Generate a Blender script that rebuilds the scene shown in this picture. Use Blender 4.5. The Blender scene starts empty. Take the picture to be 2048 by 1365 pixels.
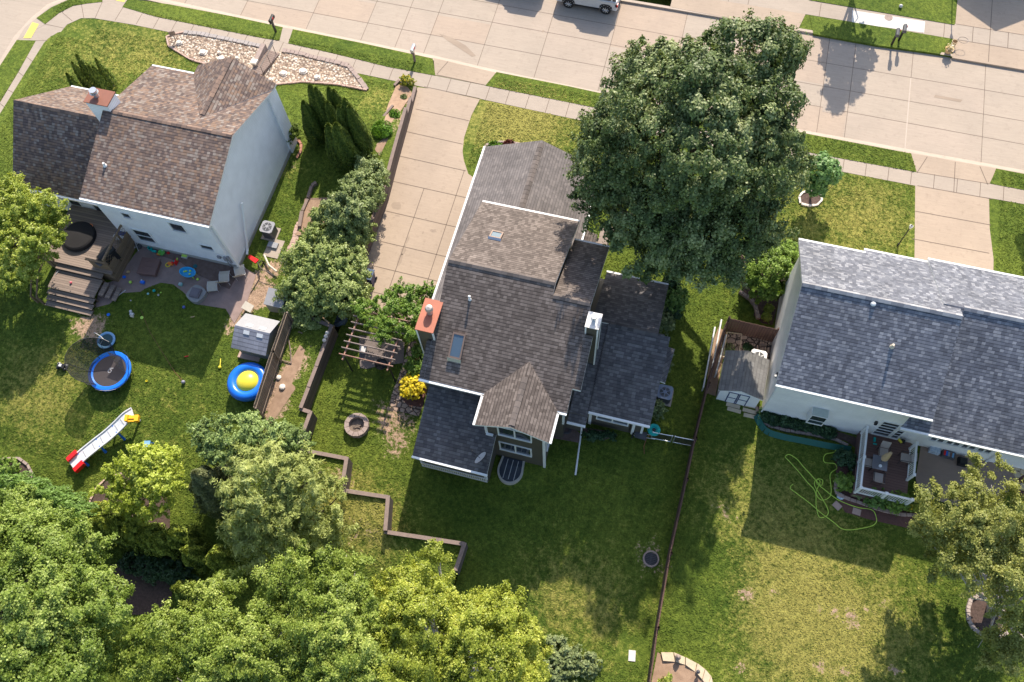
import bpy, math, random
import numpy as np
from mathutils import Vector, Matrix
from mathutils.geometry import delaunay_2d_cdt

random.seed(7)
SC = bpy.context.scene
COL = SC.collection
# ------------------------------------------------------------------ camera
FPX, TILT, ROLL, HEAD, CAMH = 1752.765, 0.42428077, -0.09977714, 0.35292814, 44.0

def cam_axes(t, r, h):
    ct, st = math.cos(t), math.sin(t)
    fwd = np.array([0, st, -ct]); up = np.array([0, ct, st]); right = np.array([1., 0, 0])
    cr, sr = math.cos(r), math.sin(r)
    right, up = right * cr + up * sr, up * cr - right * sr
    ch, sh = math.cos(h), math.sin(h)
    Z = np.array([[ch, -sh, 0], [sh, ch, 0], [0, 0, 1]])
    return Z @ right, Z @ up, Z @ fwd
CR, CU, CF = cam_axes(TILT, ROLL, HEAD)
cam = bpy.data.cameras.new('camera')
camo = bpy.data.objects.new('camera', cam)
COL.objects.link(camo)
cam.sensor_width = 36.0
cam.lens = FPX / 2048 * 36.0
cam.clip_start = 0.5
cam.clip_end = 3000
camo.matrix_world = Matrix([[CR[0], CU[0], -CF[0], 0], [CR[1], CU[1], -CF[1], 0], [CR[2], CU[2], -CF[2], CAMH], [0, 0, 0, 1]])
SC.camera = camo
# ------------------------------------------------------------------ light
SUN_EL, SUN_AZ = math.radians(39.5), math.radians(93.0)   # azimuth measured from +X
world = bpy.data.worlds.new('World')
SC.world = world
world.use_nodes = True
wn = world.node_tree.nodes
sky = wn.new('ShaderNodeTexSky')
sky.sky_type = 'NISHITA'
sky.sun_disc = False
sky.sun_elevation = SUN_EL
sky.sun_rotation = math.pi / 2 - SUN_AZ
sky.air_density = 1.0
sky.dust_density = 1.5
bg = wn['Background']
bg.inputs[1].default_value = 0.14
world.node_tree.links.new(sky.outputs[0], bg.inputs[0])
sl = bpy.data.lights.new('sun', 'SUN')
sl.energy = 4.3
sl.angle = math.radians(0.5)
sl.color = (1.0, 0.90, 0.765)
so = bpy.data.objects.new('sun', sl)
COL.objects.link(so)
sd = Vector((math.cos(SUN_EL) * math.cos(SUN_AZ), math.cos(SUN_EL) * math.sin(SUN_AZ), math.sin(SUN_EL)))
so.rotation_euler = sd.to_track_quat('Z', 'Y').to_euler()
so.location = (0, 60, 60)
SC.view_settings.view_transform = 'Standard'
SC.view_settings.look = 'None'
SC.view_settings.exposure = 0.82
SC.view_settings.gamma = 1.0

# ------------------------------------------------------------------ terrain
def sst(t):
    t = min(1, max(0, t)); return t * t * (3 - 2 * t)
def sst(t):
    t = min(1, max(0, t)); return t * t * (3 - 2 * t)
def g0(x, y):
    return -(0.1 - .05 * sst((x - 4) / 3)) * min(8, max(0, 13 - y))
WALLP = [(-17.4, 34.35), (-16.5, 25.8), (-16.42, 16.05), (-16.43, 11.75), (-15.93, 11.7), (-15.87, 9.7), (-13.3, 9.85),
         (-12.97, 8.25), (-10.63, 8.5), (-10.19, 6.85), (-6.26, 7.25), (-6.28, 5.9)]
LPOLY = WALLP + [(-6.28, 3.0), (-75, 3.0), (-75, 34.35)]
def inpoly(x, y, P):
    c = False; n = len(P)
    for i in range(n):
        x1, y1 = P[i]; x2, y2 = P[i - 1]
        if (y1 > y) != (y2 > y) and x < (x2 - x1) * (y - y1) / (y2 - y1) + x1: c = not c
    return c
TY = [(3.2, 0), (5.9, .55), (7.2, .9), (8.3, 1.0), (11.7, 1.05), (16, 1.12), (29.5, 1.12), (34.35, .0)]
def tl(x, y):
    if y <= TY[0][0] or y >= TY[-1][0]: v = 0
    else:
        for (a, b), (c, d) in zip(TY, TY[1:]):
            if a <= y <= c: v = b + (d - b) * sst((y - a) / (c - a)); break
    return v * sst((x + 43.6) / 4.5) * (.55 + .45 * sst((x + 21.2) / 3.4))
def gL(x, y): return g0(x, y) + tl(x, y)
def g(x, y): return gL(x, y) if inpoly(x, y, LPOLY) else g0(x, y)
def at(px, py, z=0.0):
    d = CF + CR * (px - 1024) / FPX - CU * (py - 682.5) / FPX
    s = (z - CAMH) / d[2]
    return float(d[0] * s), float(d[1] * s)
def G(px, py, dz=0.0, gf=g):
    z = 0
    for _ in range(6):
        x, y = at(px, py, z + dz)
        z = gf(x, y)
    x, y = at(px, py, z + dz)
    return x, y, z

# ------------------------------------------------------------------ materials
class NT:
    def __init__(s, name):
        s.m = bpy.data.materials.new(name); s.m.use_nodes = True
        s.t = s.m.node_tree; s.n = s.t.nodes; s.p = s.n['Principled BSDF']
    def add(s, typ, **kw):
        nd = s.n.new(typ)
        for k, v in kw.items():
            if k.startswith('i_'):
                nd.inputs[int(k[2:])].default_value = v
            else: setattr(nd, k, v)
        return nd
    def ln(s, a, b): s.t.links.new(a, b)
    def math(s, op, a, b=None, c=None):
        nd = s.n.new('ShaderNodeMath'); nd.operation = op
        for i, v in enumerate((a, b, c)):
            if v is None: continue
            if isinstance(v, (int, float)): nd.inputs[i].default_value = v
            else: s.ln(v, nd.inputs[i])
        return nd.outputs[0]
    def mix(s, f, a, b, bt='MIX'):
        nd = s.n.new('ShaderNodeMixRGB'); nd.blend_type = bt
        for i, v in enumerate((f, a, b)):
            if isinstance(v, (int, float)): nd.inputs[i].default_value = v
            elif isinstance(v, tuple): nd.inputs[i].default_value = (v[0], v[1], v[2], 1)
            else: s.ln(v, nd.inputs[i])
        return nd.outputs[0]
    def noise(s, co, scale, detail=3, rough=.6):
        nd = s.n.new('ShaderNodeTexNoise'); nd.inputs['Scale'].default_value = scale
        nd.inputs['Detail'].default_value = detail; nd.inputs['Roughness'].default_value = rough
        s.ln(co, nd.inputs['Vector']); return nd.outputs['Fac']
    def ramp(s, f, stops):
        nd = s.n.new('ShaderNodeValToRGB'); e = nd.color_ramp.elements
        while len(e) < len(stops): e.new(0.5)
        for i, (p, c) in enumerate(stops):
            e[i].position = p; e[i].color = (c[0], c[1], c[2], 1) if isinstance(c, tuple) else (c, c, c, 1)
        s.ln(f, nd.inputs[0]); return nd.outputs[0]
    def bump(s, h, st, d=.02):
        nd = s.n.new('ShaderNodeBump'); nd.inputs['Strength'].default_value = st; nd.inputs['Distance'].default_value = d
        s.ln(h, nd.inputs['Height']); s.ln(nd.outputs[0], s.p.inputs['Normal'])
    def base(s, c):
        if isinstance(c, tuple): s.p.inputs['Base Color'].default_value = (c[0], c[1], c[2], 1)
        else: s.ln(c, s.p.inputs['Base Color'])
def sc(c, k): return tuple(v * k for v in c)

def mat(name, c, c2=None, scale=3., rough=.8, bump=.15, metal=0, spec=.5, fine=40.):
    n = NT(name)
    if c2 is None: c2 = sc(c, .75)
    geo = n.add('ShaderNodeNewGeometry')
    f = n.noise(geo.outputs['Position'], scale, 4)
    f2 = n.noise(geo.outputs['Position'], fine, 2)
    col = n.mix(n.ramp(f, [(.35, 0.), (.65, 1.)]), c, c2)
    col = n.mix(.35, col, n.mix(f2, sc(c, .7), sc(c, 1.3)))
    n.base(col); n.p.inputs['Roughness'].default_value = rough; n.p.inputs['Metallic'].default_value = metal
    n.p.inputs['Specular IOR Level'].default_value = spec
    if bump: n.bump(f2, bump)
    return n.m

def shingle(name, cols, rw=.30, rh=.16, dark=.55, patch=None, rough=.9):
    """cols: list of (pos,colour) for a random tab colour"""
    n = NT(name)
    uv = n.add('ShaderNodeUVMap')
    sep = n.add('ShaderNodeSeparateXYZ'); n.ln(uv.outputs[0], sep.inputs[0])
    u, v = sep.outputs[0], sep.outputs[1]
    vs = n.math('DIVIDE', v, rh); row = n.math('FLOOR', vs)
    wn_ = n.add('ShaderNodeTexWhiteNoise', noise_dimensions='1D'); n.ln(row, wn_.inputs['W'])
    us = n.math('ADD', n.math('DIVIDE', u, rw), n.math('MULTIPLY', wn_.outputs[0], 7.3))
    # tabs of uneven width: warp u with a low noise
    colm = n.math('FLOOR', us)
    cb = n.add('ShaderNodeCombineXYZ'); n.ln(colm, cb.inputs[0]); n.ln(row, cb.inputs[1])
    w2 = n.add('ShaderNodeTexWhiteNoise', noise_dimensions='2D'); n.ln(cb.outputs[0], w2.inputs['Vector'])
    col = n.ramp(w2.outputs[0], cols)
    geo = n.add('ShaderNodeNewGeometry')
    big = n.noise(geo.outputs['Position'], .8, 4)
    col = n.mix(.55, col, n.mix(n.ramp(big, [(.3, 0.), (.7, 1.)]), (.30, .30, .30), (.70, .70, .70)), 'OVERLAY')
    mps = n.add('ShaderNodeMapping'); n.ln(uv.outputs[0], mps.inputs[0]); mps.inputs['Scale'].default_value = (1.6, .22, 1)
    stk = n.noise(mps.outputs[0], 1.0, 4, .7)
    col = n.mix(.45, col, n.mix(n.ramp(stk, [(.3, 0.), (.7, 1.)]), (.36, .36, .36), (.64, .64, .64)), 'OVERLAY')
    grit = n.noise(geo.outputs['Position'], 70, 2)
    col = n.mix(.5, col, n.mix(grit, (.25, .25, .25), (.75, .75, .75)), 'OVERLAY')
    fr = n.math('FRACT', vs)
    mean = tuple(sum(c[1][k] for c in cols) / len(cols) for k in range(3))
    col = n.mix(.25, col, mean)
    edge = n.ramp(fr, [(.0, 0.), (.13, 0.), (.22, 1.), (1., 1.)])  # shadow line of each shingle course, painted into the colour
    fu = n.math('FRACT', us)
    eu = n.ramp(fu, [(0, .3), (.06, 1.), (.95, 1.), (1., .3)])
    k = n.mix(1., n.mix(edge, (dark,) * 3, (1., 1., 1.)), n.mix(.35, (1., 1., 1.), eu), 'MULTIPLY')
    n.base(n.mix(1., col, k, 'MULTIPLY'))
    hh = n.math('ADD', n.math('MULTIPLY', n.math('SUBTRACT', 1., fr), 1.), n.math('MULTIPLY', w2.outputs[0], .5))
    n.bump(hh, .5, .02)
    n.p.inputs['Roughness'].default_value = rough
    n.p.inputs['Specular IOR Level'].default_value = .3
    return n.m

def siding(name, c, pitch=.15, rough=.6, vertical=False, k=.72):
    n = NT(name)
    uv = n.add('ShaderNodeUVMap'); sep = n.add('ShaderNodeSeparateXYZ'); n.ln(uv.outputs[0], sep.inputs[0])
    fr = n.math('FRACT', n.math('DIVIDE', sep.outputs[0 if vertical else 1], pitch))
    geo = n.add('ShaderNodeNewGeometry'); b = n.noise(geo.outputs['Position'], 1.3, 4)
    col = n.mix(n.ramp(b, [(.35, 0.), (.7, 1.)]), c, sc(c, .88))
    col = n.mix(n.ramp(fr, [(0, 1.), (.1, 1.), (.16, 0.), (1, 0.)]), col, sc(c, k))
    n.base(col); n.bump(n.math('SUBTRACT', 1., fr), .4, .015)
    n.p.inputs['Roughness'].default_value = rough
    return n.m

def boards(name, c, c2, w=.14, axis=0, rough=.85, gap=.3):
    n = NT(name)
    uv = n.add('ShaderNodeUVMap'); sep = n.add('ShaderNodeSeparateXYZ'); n.ln(uv.outputs[0], sep.inputs[0])
    a = n.math('DIVIDE', sep.outputs[axis], w); fl = n.math('FLOOR', a); fr = n.math('FRACT', a)
    w1 = n.add('ShaderNodeTexWhiteNoise', noise_dimensions='1D'); n.ln(fl, w1.inputs['W'])
    mp = n.add('ShaderNodeMapping'); n.ln(uv.outputs[0], mp.inputs[0])
    mp.inputs['Scale'].default_value = (2.5, 30, 1) if axis == 1 else (30, 2.5, 1)
    gr = n.noise(mp.outputs[0], 1., 5)
    f = n.math('ADD', n.math('MULTIPLY', w1.outputs[0], .5), n.math('MULTIPLY', gr, .6))
    col = n.mix(n.ramp(f, [(.25, 0.), (.85, 1.)]), c, c2)
    col = n.mix(n.ramp(fr, [(0, 1.), (.07, 1.), (.12, 0.), (1, 0.)]), col, sc(c, gap))
    n.base(col); n.bump(n.ramp(fr, [(0, 0.), (.07, 0.), (.12, 1.), (1, 1.)]), .5, .01)
    n.p.inputs['Roughness'].default_value = rough
    return n.m

def concrete(name, c, c2, stain=(.25, .2, .16), st=.5):
    n = NT(name)
    geo = n.add('ShaderNodeNewGeometry'); P = geo.outputs['Position']
    a = n.noise(P, .35, 5, .65); b = n.noise(P, 3., 5, .7); d = n.noise(P, 45, 3)
    col = n.mix(n.ramp(a, [(.35, 0.), (.65, 1.)]), c, c2)
    mp = n.add('ShaderNodeMapping'); n.ln(P, mp.inputs[0]); mp.inputs['Scale'].default_value = (.5, 6, 1)
    br = n.noise(mp.outputs[0], 2., 4, .7)
    col = n.mix(.35, col, n.mix(n.ramp(br, [(.25, 0.), (.75, 1.)]), (.38, .38, .38), (.62, .62, .62)), 'OVERLAY')
    col = n.mix(n.math('MULTIPLY', n.ramp(b, [(.55, 0.), (.8, 1.)]), st), col, stain)
    col = n.mix(.5, col, n.mix(d, (.35, .35, .35), (.65, .65, .65)), 'OVERLAY')
    n.base(col); n.bump(d, .15, .01); n.p.inputs['Roughness'].default_value = .9
    n.p.inputs['Specular IOR Level'].default_value = .25
    return n.m

def leafmat(name, dark, mid, light, rough=.45, trans=.3, spec=.25):
    n = NT(name)
    at_ = n.add('ShaderNodeAttribute', attribute_name='tint')
    col = n.ramp(at_.outputs['Fac'], [(.0, dark), (.5, mid), (1., light)])
    n.base(col); n.p.inputs['Roughness'].default_value = rough; n.p.inputs['Specular IOR Level'].default_value = spec
    tr = n.add('ShaderNodeBsdfTranslucent'); n.ln(n.mix(1., col, (1.3, 1.25, .6), 'MULTIPLY'), tr.inputs[0])
    mx = n.add('ShaderNodeMixShader'); mx.inputs[0].default_value = trans
    n.ln(n.p.outputs[0], mx.inputs[1]); n.ln(tr.outputs[0], mx.inputs[2])
    n.ln(mx.outputs[0], n.n['Material Output'].inputs[0])
    return n.m

def captabs(name, c, c2):
    n = NT(name); geo = n.add('ShaderNodeNewGeometry')
    f = n.noise(geo.outputs['Position'], 50, 2)
    col = n.mix(geo.outputs['Random Per Island'], c, c2)
    n.base(n.mix(.4, col, n.mix(f, (.3, .3, .3), (.7, .7, .7)), 'OVERLAY')); n.bump(f, .2); n.p.inputs['Roughness'].default_value = .9
    return n.m
def glass(name, c=(.03, .04, .05)):
    n = NT(name); n.base(c); n.p.inputs['Roughness'].default_value = .06; n.p.inputs['Specular IOR Level'].default_value = .8
    return n.m
def plain(name, c, rough=.5, metal=0, spec=.5):
    n = NT(name)
    geo = n.add('ShaderNodeNewGeometry'); f = n.noise(geo.outputs['Position'], 6, 3)
    n.base(n.mix(f, sc(c, .85), sc(c, 1.12))); n.p.inputs['Roughness'].default_value = rough
    n.p.inputs['Metallic'].default_value = metal; n.p.inputs['Specular IOR Level'].default_value = spec
    return n.m

def lawn_mat():
    n = NT('lawn_grass')
    geo = n.add('ShaderNodeNewGeometry'); P = geo.outputs['Position']
    a = n.add('ShaderNodeAttribute', attribute_name='soil')
    b = n.add('ShaderNodeAttribute', attribute_name='dry')
    big = n.noise(P, .16, 4, .6); mid = n.noise(P, 1.1, 5, .7); cl = n.noise(P, 4.5, 5, .75); fine = n.noise(P, 15, 4, .8)
    G1, G2, Y1 = (.060, .105, .013), (.152, .195, .027), (.30, .275, .068)
    f = n.math('ADD', n.math('MULTIPLY', big, .40), n.math('ADD', n.math('MULTIPLY', mid, .34), n.math('MULTIPLY', cl, .36)))
    col = n.mix(n.ramp(f, [(.42, 0.), (.66, 1.)]), G1, G2)
    dr = n.math('ADD', b.outputs['Fac'], n.math('ADD', n.math('MULTIPLY', n.math('SUBTRACT', mid, .5), 1.2), n.math('MULTIPLY', n.math('SUBTRACT', cl, .5), 2.0)))
    col = n.mix(n.ramp(dr, [(.38, 0.), (1.5, 1.)]), col, Y1)
    so_ = n.math('ADD', a.outputs['Fac'], n.math('ADD', n.math('MULTIPLY', n.math('SUBTRACT', cl, .5), 1.9), n.math('MULTIPLY', n.math('SUBTRACT', mid, .5), .8)))
    col = n.mix(n.ramp(so_, [(.42, 0.), (.62, 1.)]), col, n.mix(cl, (.30, .19, .12), (.48, .34, .24)))
    col = n.mix(.8, col, n.mix(n.ramp(fine, [(.32, 0.), (.68, 1.)]), (.26, .26, .26), (.74, .74, .74)), 'OVERLAY')
    col = n.mix(.75, col, n.mix(n.ramp(cl, [(.32, 0.), (.68, 1.)]), (.32, .32, .32), (.68, .68, .68)), 'OVERLAY')
    n.base(col); n.p.inputs['Roughness'].default_value = .85; n.p.inputs['Specular IOR Level'].default_value = .15
    n.bump(n.math('ADD', fine, n.math('MULTIPLY', cl, .8)), .9, .07)
    return n.m

M = {}
def setup_mats():
    M['lawn'] = lawn_mat()
    M['street'] = concrete('street_concrete', (.405, .335, .268), (.372, .31, .25))
    M['walk'] = concrete('walk_concrete', (.395, .33, .268), (.355, .297, .243))
    M['walkpale'] = concrete('pale_concrete', (.62, .59, .55), (.58, .56, .52), st=.1)
    M['walkbrown'] = concrete('brown_concrete', (.33, .27, .235), (.27, .22, .19))
    M['drive'] = concrete('drive_concrete', (.41, .322, .245), (.368, .29, .222), stain=(.26, .20, .15), st=.75)
    M['joint'] = plain('joint', (.16, .12, .09), .9)
    M['sealant'] = plain('sealant', (.46, .38, .31), .8)
    M['stain'] = mat('oil_stain', (.30, .22, .17), (.40, .30, .23), 6)
    M['yellow'] = mat('yellow_tactile', (.80, .62, .12), (.7, .55, .12), 8)
    M['gravel'] = None
    M['soil'] = mat('soil', (.36, .24, .16), (.22, .14, .09), 3, .95, .5, fine=30)
    M['mulch'] = mat('dark_mulch', (.07, .045, .035), (.14, .09, .075), 9, .95, .8, fine=30)
    M['redmulch'] = mat('red_mulch', (.15, .07, .055), (.09, .045, .035), 9, .95, .8, fine=30)
    M['peagravel'] = mat('pea_gravel', (.30, .215, .19), (.21, .15, .13), 2, .9, .8, fine=28)
    M['darkbed'] = mat('shaded_bed', (.13, .085, .07), (.2, .14, .12), 5, .95, .6, fine=30)
    M['timber'] = boards('wall_timber', (.15, .112, .095), (.085, .064, .056), .2, 1, gap=.1)
    M['timbercap'] = mat('timber_cap', (.25, .185, .155), (.18, .135, .115), 5, .9, .5)
    M['deckwood'] = boards('weathered_deck', (.30, .23, .185), (.19, .145, .12), .14, 1)
    M['deckrail'] = boards('rail_wood', (.25, .17, .10), (.17, .115, .07), .12, 1)
    M['compdeck'] = boards('composite_deck', (.17, .095, .08), (.13, .075, .062), .14, 1)
    M['fencebrown'] = boards('brown_fence', (.13, .07, .055), (.09, .048, .04), .14, 0)
    M['fencegrey'] = boards('weathered_fence', (.26, .20, .15), (.17, .13, .10), .14, 0)
    M['white'] = plain('white_trim', (.80, .80, .78), .5)
    M['gutter'] = plain('gutter_white', (.84, .84, .82), .35)
    M['wsid'] = siding('white_siding', (.93, .93, .95))
    M['wsid2'] = siding('white_siding_right', (.92, .905, .88))
    M['olive'] = siding('dark_olive_siding', (.098, .085, .066), .14)
    M['found'] = mat('foundation', (.42, .40, .36), (.34, .32, .29), 3)
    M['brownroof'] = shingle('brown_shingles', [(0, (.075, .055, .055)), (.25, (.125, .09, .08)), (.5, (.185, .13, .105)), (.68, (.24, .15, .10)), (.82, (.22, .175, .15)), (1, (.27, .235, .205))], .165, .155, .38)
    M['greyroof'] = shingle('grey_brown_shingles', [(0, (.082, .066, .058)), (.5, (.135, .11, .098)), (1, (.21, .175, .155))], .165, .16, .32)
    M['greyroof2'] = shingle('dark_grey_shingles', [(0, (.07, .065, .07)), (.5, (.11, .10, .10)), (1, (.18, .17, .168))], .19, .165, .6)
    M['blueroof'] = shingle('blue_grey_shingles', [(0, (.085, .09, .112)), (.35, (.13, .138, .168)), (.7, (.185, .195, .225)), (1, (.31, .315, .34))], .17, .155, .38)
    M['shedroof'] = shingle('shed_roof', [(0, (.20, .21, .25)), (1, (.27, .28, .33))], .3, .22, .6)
    M['ridge'] = captabs('ridge_cap', (.17, .14, .125), (.10, .083, .075))
    M['ridged'] = captabs('ridge_dark', (.13, .12, .115), (.055, .05, .05))
    M['ridgeb'] = captabs('ridge_blue', (.38, .38, .39), (.20, .20, .22))
    M['ridgel'] = captabs('ridge_brown', (.26, .17, .125), (.11, .08, .07))
    M['glass'] = glass('window_glass')
    M['skyglass'] = glass('skylight_glass', (.10, .15, .20))
    M['rust'] = mat('rust_metal', (.42, .13, .07), (.36, .11, .06), 2, .55)
    M['rust2'] = mat('rust_dark', (.25, .09, .055), (.2, .08, .05), 3, .6)
    M['metal'] = plain('galvanised', (.60, .62, .64), .35, .7)
    M['dmetal'] = plain('dark_metal', (.05, .05, .055), .4, .5)
    M['black'] = plain('black', (.012, .012, .014), .5)
    M['rubber'] = plain('rubber', (.02, .02, .02), .85)
    M['grey'] = plain('grey_plastic', (.30, .30, .32), .5)
    M['lgrey'] = plain('light_grey', (.55, .54, .53), .5)
    M['dgrey'] = plain('dark_grey', (.09, .09, .10), .5)
    M['blue'] = plain('blue_plastic', (.01, .16, .72), .3)
    M['lblue'] = plain('light_blue', (.18, .38, .62), .35)
    M['yel'] = plain('yellow_plastic', (.80, .68, .05), .35)
    M['orange'] = plain('orange_plastic', (.85, .22, .03), .4)
    M['red'] = plain('red_plastic', (.75, .015, .015), .35)
    M['green'] = plain('green_plastic', (.16, .55, .10), .4)
    M['lime'] = plain('lime_plastic', (.50, .75, .10), .4)
    M['teal'] = plain('teal_plastic', (.0, .42, .38), .4)
    M['pink'] = plain('pink_plastic', (.85, .15, .2), .4)
    M['cream'] = plain('cream', (.62, .55, .42), .6)
    M['beige'] = plain('beige_cloth', (.42, .36, .32), .8)
    M['tan'] = plain('tan_plastic', (.55, .38, .2), .6)
    M['navy'] = plain('navy', (.015, .035, .14), .5)
    M['carpaint'] = plain('car_paint', (.55, .57, .58), .2)
    M['wstone'] = mat('white_stone', (.75, .68, .60), (.6, .53, .46), 5)
    M['stone'] = mat('border_stone', (.36, .28, .24), (.25, .19, .17), 5, .9, .5)
    M['tanstone'] = mat('tan_stone', (.62, .50, .34), (.48, .38, .27), 4, .9, .4)
    M['pinkstone'] = mat('pink_stone', (.50, .35, .28), (.38, .26, .22), 5, .9, .4)
    M['brick'] = mat('red_brick', (.45, .21, .14), (.3, .15, .11), 5, .9)
    M['bark'] = mat('bark', (.20, .15, .12), (.11, .085, .07), 6, .95, .8)
    M['birchbark'] = mat('pale_bark', (.52, .47, .42), (.3, .26, .23), 5, .9, .5)
    M['hose'] = plain('lime_hose', (.50, .68, .08), .5)
    M['net'] = None
    M['cardboard'] = mat('cardboard', (.55, .42, .26), (.46, .35, .22), 4)
    # leaves
    M['maple'] = leafmat('maple_leaf', (.026, .048, .012), (.118, .172, .046), (.46, .50, .23), .5, .18, .35)
    M['young'] = leafmat('young_leaf', (0.070, 0.159, 0.037), (0.140, 0.265, 0.075), (0.256, 0.398, 0.150), .45, .3)
    M['shrub'] = leafmat('shrub_leaf', (.09, .135, .03), (.27, .34, .10), (.56, .62, .27), .45, .25)
    M['yew'] = leafmat('vine_leaf', (0.056, 0.108, 0.018), (0.156, 0.267, 0.042), (0.335, 0.458, 0.096), .45, .3)
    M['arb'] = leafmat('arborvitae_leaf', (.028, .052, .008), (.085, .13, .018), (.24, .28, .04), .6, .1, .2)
    M['bright'] = leafmat('bright_leaf', (.11, .17, .03), (.26, .34, .06), (.52, .54, .13), .4, .35)
    M['birch'] = leafmat('birch_leaf', (.06, .10, .012), (.235, .315, .05), (.60, .66, .19), .45, .32)
    M['ash'] = leafmat('ash_leaf', (.05, .09, .010), (.20, .285, .045), (.50, .58, .17), .45, .3)
    M['pine'] = leafmat('pine_needle', (.18, .22, .055), (.37, .42, .13), (.60, .64, .26), .6, .3, .2)
    M['spruce'] = leafmat('spruce_needle', (.07, .085, .035), (.17, .195, .085), (.34, .36, .17), .6, .1, .2)
    M['gold'] = leafmat('gold_leaf', (.42, .34, .02), (.75, .62, .03), (.95, .85, .15), .5, .25)
    M['locust'] = leafmat('locust_leaf', (.10, .13, .03), (.30, .325, .085), (.60, .58, .20), .45, .35)
    M['hosta'] = leafmat('dark_plant', (.015, .04, .015), (.04, .085, .035), (.09, .16, .07), .4, .2)
    M['purple'] = leafmat('purple_leaf', (.06, .015, .015), (.12, .03, .025), (.2, .06, .04), .5, .2)
    M['flower'] = leafmat('orange_flower', (.55, .45, .25), (.75, .65, .45), (.85, .8, .7), .5, .2)
    # gravel bed
    n = NT('river_gravel')
    geo = n.add('ShaderNodeNewGeometry'); v = n.add('ShaderNodeTexVoronoi'); v.inputs['Scale'].default_value = 7.5
    n.ln(geo.outputs['Position'], v.inputs['Vector'])
    wv = n.add('ShaderNodeTexWhiteNoise', noise_dimensions='3D'); n.ln(v.outputs['Color'], wv.inputs['Vector'])
    c = n.ramp(wv.outputs[0], [(0, (.16, .11, .08)), (.3, (.38, .27, .185)), (.6, (.50, .40, .30)), (1, (.66, .60, .51))])
    c = n.mix(n.ramp(v.outputs['Distance'], [(0.35, 0.), (.75, 1.)]), c, (.16, .11, .08))
    n.base(c); n.bump(n.math('SUBTRACT', 1., v.outputs['Distance']), .9, .06); n.p.inputs['Roughness'].default_value = .85
    M['gravel'] = n.m
    n = NT('flagstone_crazy')
    geo = n.add('ShaderNodeNewGeometry'); v = n.add('ShaderNodeTexVoronoi', feature='DISTANCE_TO_EDGE'); v.inputs['Scale'].default_value = 3.2
    v2 = n.add('ShaderNodeTexVoronoi'); v2.inputs['Scale'].default_value = 3.2
    n.ln(geo.outputs['Position'], v.inputs['Vector']); n.ln(geo.outputs['Position'], v2.inputs['Vector'])
    wv = n.add('ShaderNodeTexWhiteNoise', noise_dimensions='3D'); n.ln(v2.outputs['Color'], wv.inputs['Vector'])
    c = n.mix(wv.outputs[0], (.30, .21, .16), (.42, .31, .24))
    c = n.mix(n.ramp(v.outputs['Distance'], [(.04, 1.), (.09, 0.)]), c, (.07, .05, .04))
    n.base(c); n.bump(n.ramp(v.outputs['Distance'], [(.03, 0.), (.12, 1.)]), .8, .04); n.p.inputs['Roughness'].default_value = .85
    M['crazy'] = n.m
    # net: fine mesh, partly open
    n = NT('safety_net')
    n.base((.02, .02, .02)); tr = n.add('ShaderNodeBsdfTransparent'); mx = n.add('ShaderNodeMixShader'); mx.inputs[0].default_value = .72
    n.ln(tr.outputs[0], mx.inputs[1]); n.ln(n.p.outputs[0], mx.inputs[2]); n.ln(mx.outputs[0], n.n['Material Output'].inputs[0])
    M['net'] = n.m
setup_mats()

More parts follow.
